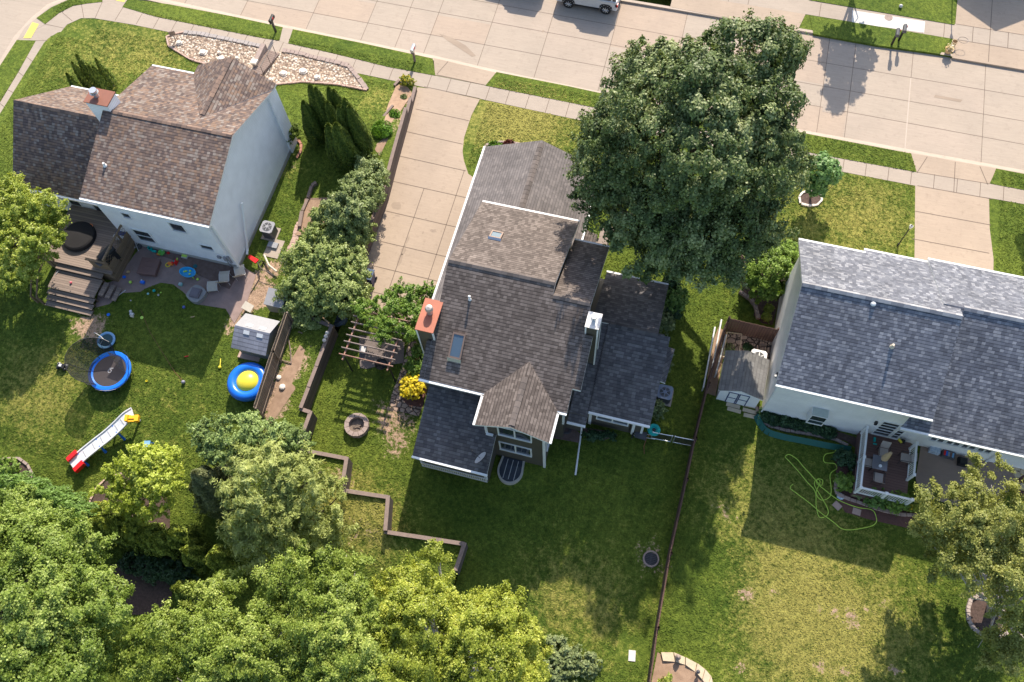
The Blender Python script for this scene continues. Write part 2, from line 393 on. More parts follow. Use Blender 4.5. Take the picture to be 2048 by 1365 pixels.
# ------------------------------------------------------------------ mesh builder
class MB:
    def __init__(s): s.v = []; s.f = []; s.mi = []
    def poly(s, pts, m=0):
        i = len(s.v); s.v += [tuple(map(float, p)) for p in pts]; s.f.append(list(range(i, i + len(pts)))); s.mi.append(m); return s
    def box(s, x0, x1, y0, y1, z0, z1, m=0, rz=0., piv=None):
        P = [(x, y) for x, y in ((x0, y0), (x1, y0), (x1, y1), (x0, y1))]
        if rz:
            cx, cy = piv or ((x0 + x1) / 2, (y0 + y1) / 2); c, q = math.cos(rz), math.sin(rz)
            P = [(cx + (x - cx) * c - (y - cy) * q, cy + (x - cx) * q + (y - cy) * c) for x, y in P]
        return s.prism(P, z0, z1, m)
    def cbox(s, cx, cy, z0, w, d, h, m=0, rz=0.):
        return s.box(cx - w / 2, cx + w / 2, cy - d / 2, cy + d / 2, z0, z0 + h, m, rz)
    def prism(s, P, z0, z1, m=0, mt=None, top=True, bot=True):
        """z0/z1: number or per-vertex list"""
        n = len(P)
        a = sum(P[i][0] * P[(i + 1) % n][1] - P[(i + 1) % n][0] * P[i][1] for i in range(n))
        Z0 = z0 if isinstance(z0, (list, tuple)) else [z0] * n
        Z1 = z1 if isinstance(z1, (list, tuple)) else [z1] * n
        if a < 0: P = P[::-1]; Z0 = Z0[::-1]; Z1 = Z1[::-1]
        i = len(s.v)
        s.v += [(p[0], p[1], z) for p, z in zip(P, Z0)] + [(p[0], p[1], z) for p, z in zip(P, Z1)]
        for k in range(n):
            l = (k + 1) % n; s.f.append([i + k, i + l, i + n + l, i + n + k]); s.mi.append(m)
        if top: s.f.append([i + n + k for k in range(n)]); s.mi.append(m if mt is None else mt)
        if bot: s.f.append([i + k for k in range(n)][::-1]); s.mi.append(m)
        return s
    def slab(s, pts, th, mt=0, ms=1):
        """3D polygon as top face, thickness th straight down"""
        n = len(pts); nz = 0
        for k in range(n):
            a, b = pts[k], pts[(k + 1) % n]; nz += a[0] * b[1] - b[0] * a[1]
        if nz < 0: pts = pts[::-1]
        i = len(s.v); s.v += [tuple(p) for p in pts] + [(p[0], p[1], p[2] - th) for p in pts]
        s.f.append([i + k for k in range(n)]); s.mi.append(mt)
        s.f.append([i + n + k for k in range(n)][::-1]); s.mi.append(ms)
        for k in range(n):
            l = (k + 1) % n; s.f.append([i + n + k, i + n + l, i + l, i + k]); s.mi.append(ms)
        return s
    def ring(s, a, b, r0, r1, n, m, caps=True):
        a = Vector(a); b = Vector(b); d = (b - a).normalized()
        u = d.orthogonal().normalized(); w = d.cross(u); i = len(s.v)
        for c, r in ((a, r0), (b, r1)):
            for k in range(n):
                t = 2 * math.pi * k / n; s.v.append(tuple(c + u * math.cos(t) * r + w * math.sin(t) * r))
        for k in range(n):
            l = (k + 1) % n; s.f.append([i + k, i + l, i + n + l, i + n + k]); s.mi.append(m)
        if caps:
            s.f.append([i + k for k in range(n)][::-1]); s.mi.append(m); s.f.append([i + n + k for k in range(n)]); s.mi.append(m)
        return s
    def cyl(s, a, b, r0, r1=None, n=12, m=0): return s.ring(a, b, r0, r0 if r1 is None else r1, n, m)
    def tube(s, P, r, n=8, m=0):
        P = [Vector(p) for p in P]; R = r if isinstance(r, (list, tuple)) else [r] * len(P)
        i = len(s.v); u = None
        for k, p in enumerate(P):
            d = (P[min(k + 1, len(P) - 1)] - P[max(k - 1, 0)]).normalized()
            if u is None: u = d.orthogonal().normalized()
            else:
                u = (u - d * u.dot(d))
                u = u.normalized() if u.length > 1e-6 else d.orthogonal().normalized()
            w = d.cross(u)
            for q in range(n):
                t = 2 * math.pi * q / n; s.v.append(tuple(p + u * math.cos(t) * R[k] + w * math.sin(t) * R[k]))
        for k in range(len(P) - 1):
            for q in range(n):
                l = (q + 1) % n; a = i + k * n
                s.f.append([a + q, a + l, a + n + l, a + n + q]); s.mi.append(m)
        s.f.append([i + q for q in range(n)][::-1]); s.mi.append(m)
        e = i + (len(P) - 1) * n; s.f.append([e + q for q in range(n)]); s.mi.append(m)
        return s
    def lathe(s, cx, cy, prof, n=24, m=0, closed=False, sx=1., sy=1.):
        i = len(s.v); L = len(prof)
        for r, z in prof:
            for k in range(n):
                t = 2 * math.pi * k / n; s.v.append((cx + r * sx * math.cos(t), cy + r * sy * math.sin(t), z))
        for j in range(L if closed else L - 1):
            a = i + j * n; b = i + ((j + 1) % L) * n
            for k in range(n):
                l = (k + 1) % n; s.f.append([a + k, a + l, b + l, b + k]); s.mi.append(m)
        if not closed:
            if prof[0][0] > 1e-4: s.f.append([i + k for k in range(n)][::-1]); s.mi.append(m)
            if prof[-1][0] > 1e-4: s.f.append([i + (L - 1) * n + k for k in range(n)]); s.mi.append(m)
        return s
    def ball(s, c, r, m=0, n=12, sz=1.):
        return s.lathe(c[0], c[1], [(max(1e-5, r * math.sin(math.pi * k / 8)), c[2] - r * sz * math.cos(math.pi * k / 8)) for k in range(9)], n, m)
    def build(s, name, mats, parent=None, smooth=False, off=None):
        o0 = Vector(ROOT.get(parent.name, (0, 0, 0))) if parent else Vector((0, 0, 0))
        me = bpy.data.meshes.new(name)
        me.from_pydata([(v[0] - o0.x, v[1] - o0.y, v[2] - o0.z) for v in s.v], [], s.f)
        if not isinstance(mats, (list, tuple)): mats = [mats]
        for m_ in mats: me.materials.append(m_)
        me.polygons.foreach_set('material_index', s.mi)
        if smooth: me.polygons.foreach_set('use_smooth', [True] * len(s.f))
        # uv in metres
        uvl = me.uv_layers.new(name='UVMap'); Z = Vector((0, 0, 1)); buf = np.zeros(len(me.loops) * 2, dtype=np.float32)
        V = me.vertices
        for p in me.polygons:
            nn = p.normal
            if abs(nn.z) > .999: t = Vector((1, 0, 0)); b = Vector((0, 1, 0))
            else: t = Z.cross(nn).normalized(); b = nn.cross(t)
            for li in p.loop_indices:
                co = V[me.loops[li].vertex_index].co
                buf[2 * li] = co.dot(t); buf[2 * li + 1] = co.dot(b)
        uvl.data.foreach_set('uv', buf)
        ob = bpy.data.objects.new(name, me); COL.objects.link(ob)
        if parent:
            ob.parent = parent; ROOT[ob.name] = tuple(o0)
        return ob
ROOT = {}
def tag(o, label=None, cat=None, group=None, kind=None):
    if label: o['label'] = label
    if cat: o['category'] = cat
    if group: o['group'] = group
    if kind: o['kind'] = kind
    return o
def struct(mb, name, mats): return tag(mb.build(name, mats), kind='structure')
def thing(name, label, cat, loc=(0, 0, 0), group=None):
    o = bpy.data.objects.new(name, None); COL.objects.link(o); o.location = loc; o.empty_display_size = .2
    ROOT[o.name] = tuple(loc); return tag(o, label, cat, group)
def one(mb, name, mats, label, cat, group=None, smooth=False):
    """a thing that is one mesh, with its origin at its base"""
    xs = [v[0] for v in mb.v]; ys = [v[1] for v in mb.v]; zs = [v[2] for v in mb.v]
    c = ((min(xs) + max(xs)) / 2, (min(ys) + max(ys)) / 2, min(zs))
    mb.v = [(v[0] - c[0], v[1] - c[1], v[2] - c[2]) for v in mb.v]
    o = mb.build(name, mats, smooth=smooth); o.location = c
    return tag(o, label, cat, group)
def copy_tree(o, loc, label=None, rz=None):
    c = o.copy(); COL.objects.link(c); c.location = loc
    if rz is not None: c.rotation_euler = (0, 0, rz)
    if label: c['label'] = label
    for ch in [q for q in bpy.data.objects if q.parent == o]:
        d = ch.copy(); COL.objects.link(d); d.parent = c
        for g2 in [q for q in bpy.data.objects if q.parent == ch]:
            e = g2.copy(); COL.objects.link(e); e.parent = d
    return c

# ------------------------------------------------------------------ foliage
def leaf_mesh(name, P, N, size, mat_, tint, parent=None, aspect=1.4, up=None, seed=0):
    rng = np.random.default_rng(seed)
    n = len(P); N = N / np.linalg.norm(N, axis=1, keepdims=True)
    if up is None: up = rng.normal(size=(n, 3))
    T = up - N * (up * N).sum(1, keepdims=True); T /= np.linalg.norm(T, axis=1, keepdims=True) + 1e-9
    B = np.cross(N, T)
    S = size * (.65 + .7 * rng.random(n))[:, None]
    L = S * aspect / 2; W = S / 2
    fold = N * S * .12
    v = np.stack([P - T * L, P + B * W + fold - T * L * .1, P + T * L, P - B * W + fold - T * L * .1], 1).reshape(-1, 3)
    o0 = np.array(ROOT.get(parent.name, (0, 0, 0))) if parent else np.zeros(3)
    v = (v - o0).astype(np.float32)
    me = bpy.data.meshes.new(name)
    me.vertices.add(4 * n); me.vertices.foreach_set('co', v.ravel())
    me.loops.add(4 * n); me.loops.foreach_set('vertex_index', np.arange(4 * n, dtype=np.int32))
    me.polygons.add(n); me.polygons.foreach_set('loop_start', np.arange(0, 4 * n, 4, dtype=np.int32))
    me.polygons.foreach_set('loop_total', np.full(n, 4, dtype=np.int32))
    me.update(calc_edges=True)
    a = me.attributes.new('tint', 'FLOAT', 'POINT'); a.data.foreach_set('value', np.repeat(np.clip(tint, 0, 1), 4).astype(np.float32))
    me.materials.append(mat_)
    ob = bpy.data.objects.new(name, me); COL.objects.link(ob)
    if parent: ob.parent = parent; ROOT[ob.name] = tuple(o0)
    return ob

def crown_pts(blobs, n, clump, leaf, aspect, rng, flat=.8, shell=.35, up=.5, cov=1.75, dens=2.1, spray=0.):
    """leaf clumps over ellipsoids, in an outer and a looser inner layer; returns points, normals, tints"""
    BL = np.array(blobs)
    area = (BL[:, 3] * BL[:, 4] + BL[:, 4] * BL[:, 5] + BL[:, 3] * BL[:, 5]) / 3 * 4 * np.pi * .8
    nc = max(5, int(cov * area.sum() / (np.pi * clump ** 2)))
    per = max(8, int(dens * np.pi * clump ** 2 / (.5 * aspect * leaf * leaf)))
    if nc * per > n * 2.2: per = max(8, int(n * 2.2 / nc))
    idx = rng.choice(len(BL), nc, p=area / area.sum()); B = BL[idx]
    d = rng.normal(size=(nc, 3)); d /= np.linalg.norm(d, axis=1, keepdims=True)
    low = d[:, 2] < -.3; d[low, 2] *= -1
    ph = rng.random(6) * 6.28
    C0 = B[:, :3] + d * B[:, 3:6]
    k = 1.5 / (clump * 4)
    nz = (np.sin(C0[:, 0] * k * 2.1 + ph[0] + 1.3 * np.sin(C0[:, 1] * k * 1.3 + ph[3])) + np.sin(C0[:, 1] * k * 2.4 + ph[1] + 1.3 * np.sin(C0[:, 2] * k * 1.7 + ph[4])) + np.sin(C0[:, 2] * k * 2.2 + ph[2])) / 3
    r = 1 - shell * rng.random(nc) ** 1.5 + .19 * nz + .06 * rng.normal(size=nc)
    C = B[:, :3] + d * r[:, None] * B[:, 3:6]
    keep = np.ones(nc, bool)
    for b in BL:
        q = (((C - b[:3]) / b[3:6]) ** 2).sum(1); keep &= q > .34
    C = C[keep]; d = d[keep]; nc = len(C)
    ct = rng.random(nc); cs = clump * (.55 + .75 * rng.random(nc))
    e = rng.normal(size=(nc, per, 3)) + d[:, None, :] * .8 + np.array([0, 0, .35]); e /= np.linalg.norm(e, axis=2, keepdims=True)
    rr = (.45 + .6 * rng.random((nc, per, 1)) ** .7) * (1 + .25 * np.sin(e[:, :, :1] * 7 + ct[:, None, None] * 20))
    P = C[:, None, :] + e * rr * cs[:, None, None] * np.array([1, 1, flat])
    if spray:
        sd_ = d * .8 + rng.normal(size=(nc, 3)) * .55 + np.array([0, 0, .35]); sd_ /= np.linalg.norm(sd_, axis=1, keepdims=True)
        s = rng.random((nc, per, 1)); fan = rng.normal(size=(nc, per, 3))
        P2 = C[:, None, :] + sd_[:, None, :] * (s * 2.0 - .8) * cs[:, None, None] * 1.25 + fan * cs[:, None, None] * (.42 - .26 * s) * np.array([1, 1, .8])
        m_ = rng.random((nc, 1, 1)) < spray
        P = np.where(m_, P2, P)
    Nn = e * .9 + d[:, None, :] * .5 + np.array([0, 0, up]) + rng.normal(size=(nc, per, 3)) * .45
    tn = (np.sin(C[:, 0] * 1.7 + ph[3]) + np.sin(C[:, 1] * 1.5 + ph[4]) + np.sin(C[:, 2] * 1.9 + ph[5])) / 6 + .5
    t = .33 * ct[:, None] + .42 * rng.random((nc, per)) + .28 * tn[:, None] - .02
    return P.reshape(-1, 3), Nn.reshape(-1, 3), t.ravel()

def limbs(mb, base, tips, r0, rng, fork=.35):
    bx, by, bz = base
    for (x, y, z) in tips:
        p0 = Vector((bx, by, bz)); p3 = Vector((x, y, z)); h = z - bz
        f = Vector((bx + (x - bx) * .12, by + (y - by) * .12, bz + h * fork))
        m1 = f.lerp(p3, .5) + Vector((rng.normal() * .06 * h, rng.normal() * .06 * h, .05 * h))
        mb.tube([p0, f, m1, p3], [r0, r0 * .7, r0 * .35, r0 * .1], 6)

def tree(name, label, cat, base, blobs, n, leaf, lm, bark, r0, clump=.5, per=26, seed=1, ntips=12, tips=None, group=None, aspect=1.4, flat=.8, shell=.35, up=.5, nstem=1, cov=1.75, spray=0.):
    rng = np.random.default_rng(seed)
    root = thing(name, label, cat, base, group)
    mb = MB()
    C = np.array(blobs)
    if tips is None:
        tips = []
        for k in range(ntips):
            b = C[rng.integers(len(C))]; d = rng.normal(size=3); d /= np.linalg.norm(d)
            tips.append(tuple(b[:3] + d * b[3:6] * .75))
    for k in range(nstem):
        a = 2 * math.pi * k / nstem
        bb = (base[0] + (math.cos(a) * r0 * 1.6 if nstem > 1 else 0), base[1] + (math.sin(a) * r0 * 1.6 if nstem > 1 else 0), base[2] - .1)
        limbs(mb, bb, tips[k::nstem], r0, rng)
    mb.build('trunk', bark, root, smooth=True)
    P, N, t = crown_pts(blobs, n, clump, leaf, aspect, rng, flat, shell, up, cov, 2.1, spray)
    leaf_mesh('crown', P, N, leaf, lm, t, root, aspect, seed=seed)
    return root

def bush(name, label, cat, blobs, n, leaf, lm, seed=1, clump=.25, per=16, group=None, aspect=1.3, flat=.8, up=.5, shell=.4, cov=1.9, spray=.6):
    rng = np.random.default_rng(seed)
    b = blobs[0]; base = (b[0], b[1], b[2] - b[5])
    root = thing(name, label, cat, base, group)
    mb = MB(); tips = []
    for k in range(6):
        q = blobs[rng.integers(len(blobs))]; d = rng.normal(size=3); d /= np.linalg.norm(d); d[2] = abs(d[2])
        tips.append(tuple(np.array(q[:3]) + d * np.array(q[3:6]) * .7))
    limbs(mb, base, tips, .03 + .02 * b[5], rng, .2)
    mb.build('stem', M['bark'], root)
    P, N, t = crown_pts(blobs, n, clump, leaf, aspect, rng, flat, shell, up, cov, 2.1, spray)
    leaf_mesh('foliage', P, N, leaf, lm, t, root, aspect, seed=seed)
    return root

def cone_tree(name, label, cat, base, h, r, n, leaf, lm, seed, group=None, lean=(0, 0), pw=.75, bark=None, spread=.12, aspect=2.2, tiers=0):
    rng = np.random.default_rng(seed); bx, by, bz = base
    root = thing(name, label, cat, base, group)
    mb = MB(); mb.tube([(bx, by, bz - .1), (bx + lean[0] * .5, by + lean[1] * .5, bz + h * .5), (bx + lean[0], by + lean[1], bz + h * .95)], [r * .1 + .03, r * .06 + .02, .01], 6)
    mb.build('trunk', bark or M['bark'], root)
    u = rng.random(n) ** .75; z = u * h * .98 + .05
    pr = r * np.clip((1 - u) ** pw * (1 - np.exp(-u * 14) * .5), .02, 1)
    a = rng.random(n) * 2 * np.pi
    lump = 1 + spread * np.sin(a * 5 + z * 2.1 + seed) + spread * np.sin(a * 3 - z * 3.3 + seed * 2)
    if tiers: lump *= 1 + .25 * (((z * tiers) % 1) - .5) * -1
    rr = pr * lump * (1 - .35 * rng.random(n) ** 2)
    P = np.stack([bx + lean[0] * u + rr * np.cos(a), by + lean[1] * u + rr * np.sin(a), bz + z], 1)
    N = np.stack([np.cos(a), np.sin(a), np.full(n, .45)], 1) + rng.normal(size=(n, 3)) * .45
    up_ = np.tile([0, 0, 1.], (n, 1)) + rng.normal(size=(n, 3)) * .35 + np.stack([np.cos(a), np.sin(a), 0 * a], 1) * (.3 if not tiers else 1.2)
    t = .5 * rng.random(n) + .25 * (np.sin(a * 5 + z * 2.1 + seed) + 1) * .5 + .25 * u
    leaf_mesh('crown', P, N, leaf, lm, t, root, aspect, up_, seed)
    return root

def tuft(name, label, cat, x, y, z, r, h, n, lm, seed, group=None, w=.04):
    """a plant of upright blades or leaves, one mesh"""
    rng = np.random.default_rng(seed)
    a = rng.random(n) * 2 * np.pi; q = rng.random(n) ** .6
    P = np.stack([x + r * q * np.cos(a), y + r * q * np.sin(a), z + h * (.35 + .5 * rng.random(n)) * (1.1 - .5 * q)], 1)
    N = np.stack([np.cos(a), np.sin(a), np.full(n, .9)], 1) + rng.normal(size=(n, 3)) * .5
    o = leaf_mesh(name, P - np.array([x, y, z]), N, w, lm, rng.random(n), None, 2.2, np.stack([np.cos(a), np.sin(a), np.ones(n)], 1), seed)
    o.location = (x, y, z)
    return tag(o, label, cat, group)
M['bluebin'] = plain('bin_lid', (.07, .11, .18), .4)
M['brownplastic'] = plain('brown_plastic', (.17, .095, .08), .6)
M['purplegrey'] = plain('purple_grey', (.16, .14, .16), .6)
M['tealdk'] = plain('teal_dark', (.0, .12, .15), .5)
M['tealdark'] = plain('teal_mat', (.01, .06, .08), .5)
M['palet'] = plain('pale_teal', (.25, .5, .48), .5)
M['ballblue'] = plain('ball_blue', (.12, .16, .45), .4)
M['football'] = plain('football', (.25, .25, .3), .4)
M['bagm'] = mat('bag_print', (.6, .65, .7), (.12, .25, .4), 14, .5)
M['tanc'] = plain('tan_canvas', (.5, .36, .2), .8)
M['tableg'] = plain('table_glass', (.16, .16, .18), .15)
M['netgreen'] = plain('net_green', (.015, .11, .085), .7)
M['pebble'] = mat('pebble', (.46, .38, .33), (.3, .23, .2), 9)
M['bluegrey'] = plain('blue_grey_lid', (.22, .26, .34), .4)
M['lgrey2'] = mat('grey_paver', (.36, .32, .30), (.28, .25, .23), 4)
M['ashm'] = mat('ash', (.22, .17, .13), (.08, .06, .05), 12)
M['blackcloth'] = plain('black_cloth', (.010, .009, .010), .9)
M['bright2'] = leafmat('yellow_green_leaf', (0.070, 0.133, 0.022), (0.198, 0.305, 0.050), (0.418, 0.557, 0.125), .45, .3)
M['brightleaf'] = leafmat('bright_tree_leaf', (.12, .17, .02), (.33, .40, .06), (.66, .68, .19), .42, .35)
M['shrub2'] = leafmat('grey_shrub_leaf', (.08, .12, .035), (.22, .28, .10), (.46, .52, .25), .45, .25)
M['hedgeleaf'] = leafmat('hedge_leaf', (0.044, 0.093, 0.020), (0.126, 0.222, 0.047), (0.276, 0.415, 0.108), .5, .2)
M['arb2'] = leafmat('dark_conifer_leaf', (.022, .045, .008), (.11, .16, .025), (.46, .52, .09), .6, .15, .2)
M['greyleaf'] = leafmat('grey_green_leaf', (0.078, 0.119, 0.035), (0.221, 0.304, 0.091), (0.495, 0.608, 0.224), .45, .25)
M['birchy'] = leafmat('yellow_birch_leaf', (.08, .11, .012), (.31, .37, .05), (.70, .70, .15), .4, .35)
M['hosta2'] = leafmat('pale_plant', (.08, .11, .035), (.20, .25, .10), (.40, .45, .20), .5, .2)
M['flowerg'] = leafmat('flower_mix', (.08, .14, .02), (.3, .33, .04), (.9, .55, .04), .5, .25)
M['greenblade'] = leafmat('green_blade', (.05, .11, .01), (.12, .24, .02), (.22, .40, .06), .5, .25)

M['patioshade'] = concrete('patio_painted_shade', (.20, .165, .15), (.14, .115, .105))  # patio concrete darkened in colour to stand in for pergola and vine shade
M['street2'] = concrete('street_slab_warm', (.415, .325, .25), (.38, .30, .235))
M['street3'] = concrete('street_slab_grey', (.41, .335, .27), (.375, .31, .25))
M['patiobrown'] = concrete('brown_patio', (.36, .26, .205), (.29, .215, .175))
M['lemonleaf'] = leafmat('lemon_leaf', (.16, .22, .025), (.44, .52, .08), (.80, .82, .24), .42, .38)

# ================================================================== THE SETTING
def z32(o, pts): return [(o[0] + a / 3.2, o[1] + b / 3.2) for a, b in pts]
def W0(pts, z=0.): return [at(a, b, z) for a, b in pts]

KERB = W0([(-60, 235), (0, 131), (34, 73), (67, 37), (97, 12), (131, -2)]) + [(-40.6, 37.25), (-38.6, 37.5), (-37.2, 37.45), (-28.2, 37.1), (-16.9, 36.8), (-13.1, 36.58), (-5.9, 36.35), (7.6, 36.27), (20, 36.3), (80, 36.4)]
LX0 = -43.0
BEDS = []
def make_ground():
    mb = MB()
    mb.poly([(-500, -400, -.95), (500, -400, -.95), (500, 500, -.95), (-500, 500, -.95)])
    struct(mb, 'ground', M['lawn'])
    # street
    mb = MB()
    for x0_, x1_ in ((-300, -45), (30, 300)): mb.poly([(x0_, 35.3, -.12), (x1_, 35.3, -.12), (x1_, 44.6, -.12), (x0_, 44.6, -.12)])
    rs = random.Random(12); XS = [-45, -43.8, -39.5, -35.2, -31, -26.2, -22.3, -19.9, -17.9, -14.2, -10.4, -6.2, -1.8, 2.4, 7.4, 9.05, 12.6, 17.0, 21.5, 26, 30]
    YS = [35.3, 38.7, 40.45, 42.3, 44.6]
    for xa, xb in zip(XS, XS[1:]):
        for ya, yb in zip(YS, YS[1:]):
            t = lambda x, y: (x, y + (0 if y in (35.3, 44.6) else (-x - 8) * .006), -.12)
            mb.poly([t(xa + .03, ya), t(xb + .03, ya), t(xb + .03, yb), t(xa + .03, yb)], rs.choice((0, 0, 5, 6)))
    mb.poly([(-58, -120, -.124), (-41.5, -120, -.124), (-41.5, 36, -.124), (-58, 36, -.124)])
    def line(a, b, w=.032, m=1, z=-.116):
        ax, ay = a; bx, by = b; l = math.hypot(bx - ax, by - ay); nx, ny = -(by - ay) / l * w / 2, (bx - ax) / l * w / 2
        mb.poly([(ax - nx, ay - ny, z), (bx - nx, by - ny, z), (bx + nx, by + ny, z), (ax + nx, ay + ny, z)], m)
    line((-45, 39.0), (-8.4, 38.7)); line((-8.4, 38.7), (40, 38.35))
    line((-45, 41.0), (-8.4, 40.65)); line((-8.4, 40.65), (6, 40.22)); line((6, 40.22), (40, 40.3))
    line((-45, 42.6), (5.2, 42.1)); line((5.2, 42.1), (40, 42.2))
    for k, x in enumerate([-43.8, -39.5, -35.2, -31, -26.2, -22.3, -19.9, -17.9, -14.2, -10.4, -6.2, -1.8, 2.4, 7.4, 9.05, 12.6, 17.0, 21.5, 26]):
        line((x + .1, 36.6), (x + .05, 41.0)); line((x + .05, 41), (x - (.0), 44.4))
    line((12.72, 36.5), (12.62, 42.1), .07, 2, -.112)
    mb.poly([(p[0], p[1], -.113) for p in W0(z32((1408, 0), [(785, 570), (915, 572), (885, 728), (760, 708)]))], 3)
    for pl in ([(878, 68), (905, 76), (932, 92), (952, 112), (944, 114), (920, 98), (895, 82)], [(1085, 60), (1090, 62), (1084, 66)], [(1452, 200), (1475, 207), (1470, 216), (1448, 208)], [(1870, 190), (1925, 200), (1921, 205), (1868, 195)], [(1950, 335), (2010, 348), (2005, 352), (1950, 341)]):
        mb.poly([(*at(*q, -.114), -.114) for q in pl], 4)
    for (x, y, r, s) in []:
        mb.poly([(x + r * s * math.cos(t) * .6 - r * math.sin(t) * .3, y + r * math.sin(t) * .6 - r * s * math.cos(t) * .5, -.114) for t in np.linspace(0, 6.28, 14)[:-1]], 4)
    struct(mb, 'street', [M['street'], M['joint'], M['sealant'], M['walk'], M['stainlight'], M['street2'], M['street3']])
    # kerb and gutter
    mb = MB(); K = KERB; off = []
    for i, p in enumerate(K):
        a = K[max(0, i - 1)]; b = K[min(len(K) - 1, i + 1)]; l = math.hypot(b[0] - a[0], b[1] - a[1]); off.append((-(b[1] - a[1]) / l, (b[0] - a[0]) / l))
    for i in range(len(K) - 1):
        P = []
        for d, z in ((0, .0), (-.18, .0), (-.18, -.3), (0, -.3)): pass
        a, b, u, v = K[i], K[i + 1], off[i], off[i + 1]
        q = lambda p, n, d: (p[0] + n[0] * d, p[1] + n[1] * d)
        mb.prism([q(a, u, .02), q(b, v, .02), q(b, v, -.16), q(a, u, -.16)], -.3, .004)
        c = [q(a, u, .02), q(b, v, .02), q(b, v, .32), q(a, u, .32)]
        mb.poly([(c[0][0], c[0][1], -.06), (c[3][0], c[3][1], -.112), (c[2][0], c[2][1], -.112), (c[1][0], c[1][1], -.06)], 0)
    mb.prism([(-120, 44.16), (-3.2, 44.3), (-3.2, 44.5), (-120, 44.5)], -.3, .004)
    mb.prism([(-3.2, 44.3), (200, 43.95), (200, 44.15), (-3.2, 44.5)], -.3, .004)
    struct(mb, 'kerb', M['walkpale2'])
    # verges
    mb = MB()
    V = [z32((0, 0), [(235, 118), (330, 50), (430, 5), (560, -45), (655, -25), (655, 15), (560, 25), (470, 40), (380, 85), (290, 157)]),
         z32((0, 0), [(820, -5), (1080, 30), (1500, 110), (1810, 177), (1790, 262), (1700, 250), (1300, 170), (1000, 110), (785, 47)]),
         z32((500, 0), [(275, 190), (700, 275), (1170, 378), (1187, 487), (880, 430), (540, 345), (245, 280)]),
         [(993, 145), (1140, 174), (1200, 187), (1638, 273), (1822, 308), (1833, 345), (1640, 310), (1200, 218), (971, 172)],
         [(1992, 338), (2160, 370), (2160, 402), (1980, 368)],
         [(34, 81), (72, 82), (37, 145), (0, 205), (-60, 320), (-130, 470), (-140, 330), (-60, 235), (0, 133)],
         z32((1408, 0), [(675, 100), (1100, 170), (1580, 250), (1510, 348), (1100, 292), (700, 220)])]
    global VERGES
    VERGES = [W0(v) for v in V]
    for v in V: mb.prism(W0(v), -.3, .03)
    for x0, x1 in ((-90, -46), (-38, -17.2), (-10, -3.2), (5.7, 14.9), (19.6, 90)):
        mb.prism([(x0, 47.0), (x1, 46.9), (x1, 90), (x0, 90)], -.3, .04)
    mb.prism([(-90, 44.5), (-17, 44.5), (-17, 45.6), (-90, 45.6)], -.3, .03)
    mb.prism([(19.9, 44.3), (90, 44.3), (90, 45.5), (19.9, 45.5)], -.3, .03)
    mb.prism([(-90, 46.9), (90, 46.9), (90, 90), (-90, 90)], -.3, .002)
    mb.prism([(5.4, 44.35), (15.2, 44.25), (15.2, 46), (5.4, 46)], -.3, .001)
    struct(mb, 'grass_verge', M['lawn'])
    # sidewalks
    outer = [(-130, 470), (-60, 320), (0, 206), (37, 145), (72, 82), (91, 49), (119, 27), (147, 12), (175, 6), (205, 4), (245, 14), (312, 34), (406, 53), (531, 78), (560, 83), (650, 104), (775, 134), (870, 152), (971, 172), (1200, 218), (1640, 310), (1833, 345), (1980, 368), (2060, 383), (2400, 445)]
    inner = [(-115, 570), (-60, 420), (8, 247), (42, 194), (78, 134), (100, 96), (120, 67), (134, 50), (162, 37), (188, 37), (266, 50), (344, 66), (500, 105), (640, 132), (730, 150), (862, 178), (959, 198), (1140, 237), (1689, 345), (1830, 372), (1980, 397), (2060, 411), (2400, 475)]
    BEDS.append(W0(outer) + W0(inner)[::-1])
    mb = MB(); mb.prism(W0(outer) + W0(inner)[::-1], -.25, .014)
    mb.prism(W0([(28, 88), (80, 95), (135, 42), (135, -4), (97, 12), (67, 37), (34, 73)]), -.25, .003)
    mb.prism(W0([(34, 81), (91, 49), (119, 27), (73, 37), (50, 55)]), -.25, .010)            # corner ramp
    mb.prism(W0([(205, 4), (245, 14), (256, -2), (262, -30), (205, -20)]), -.25, .010)
    mb.prism(W0(z32((500, 0), [(210, 180), (278, 188), (245, 282), (185, 265)])), -.25, .02)  # mailbox walk
    mb.prism([(-120, 45.6), (-3, 45.7), (5.9, 45.75), (14.8, 45.72), (120, 45.5), (120, 47.0), (-120, 47.0)], -.25, .012)
    def jl(x0, y0, x1, y1, z=.018, w=.035):
        l = math.hypot(x1 - x0, y1 - y0); nx, ny = -(y1 - y0) / l * w / 2, (x1 - x0) / l * w / 2
        mb.poly([(x0 - nx, y0 - ny, z), (x1 - nx, y1 - ny, z), (x1 + nx, y1 + ny, z), (x0 + nx, y0 + ny, z)], 1)
    for i in range(46):
        x = -37.5 + 1.3 * i
        yN = np.interp(x, [-38, -28, -16.5, -5.6, 7.9, 20], [36.1, 35.95, 35.5, 35.28, 34.95, 35.1]); yS = np.interp(x, [-38, -29, -16.4, -7.3, 9.4, 20], [35.15, 34.55, 34.38, 34.12, 33.97, 34.1])
        jl(x, yS, x, yN)
    for a, b in (((8, 247), (-30, 240)), ((22, 225), (-2, 206)), ((42, 194), (15, 180)), ((60, 163), (37, 145)), ((78, 134), (54, 115)), ((110, 82), (72, 82)), ((128, 57), (91, 49)), ((145, 43), (124, 25)), ((168, 37), (163, 9)), ((190, 38), (205, 4)), ((230, 42), (247, 14))):
        (ax, ay), (bx, by) = at(*a), at(*b); jl(ax, ay, bx, by)
    for x in (-2, -.7, .6, 1.9, 6.5, 13, 14.3): jl(x, 45.75, x, 46.9)
    mb.poly([(p[0], p[1], .019) for p in W0(z32((1408, 0), [(948, 68), (1415, 140), (1408, 212), (945, 148)]))], 2)
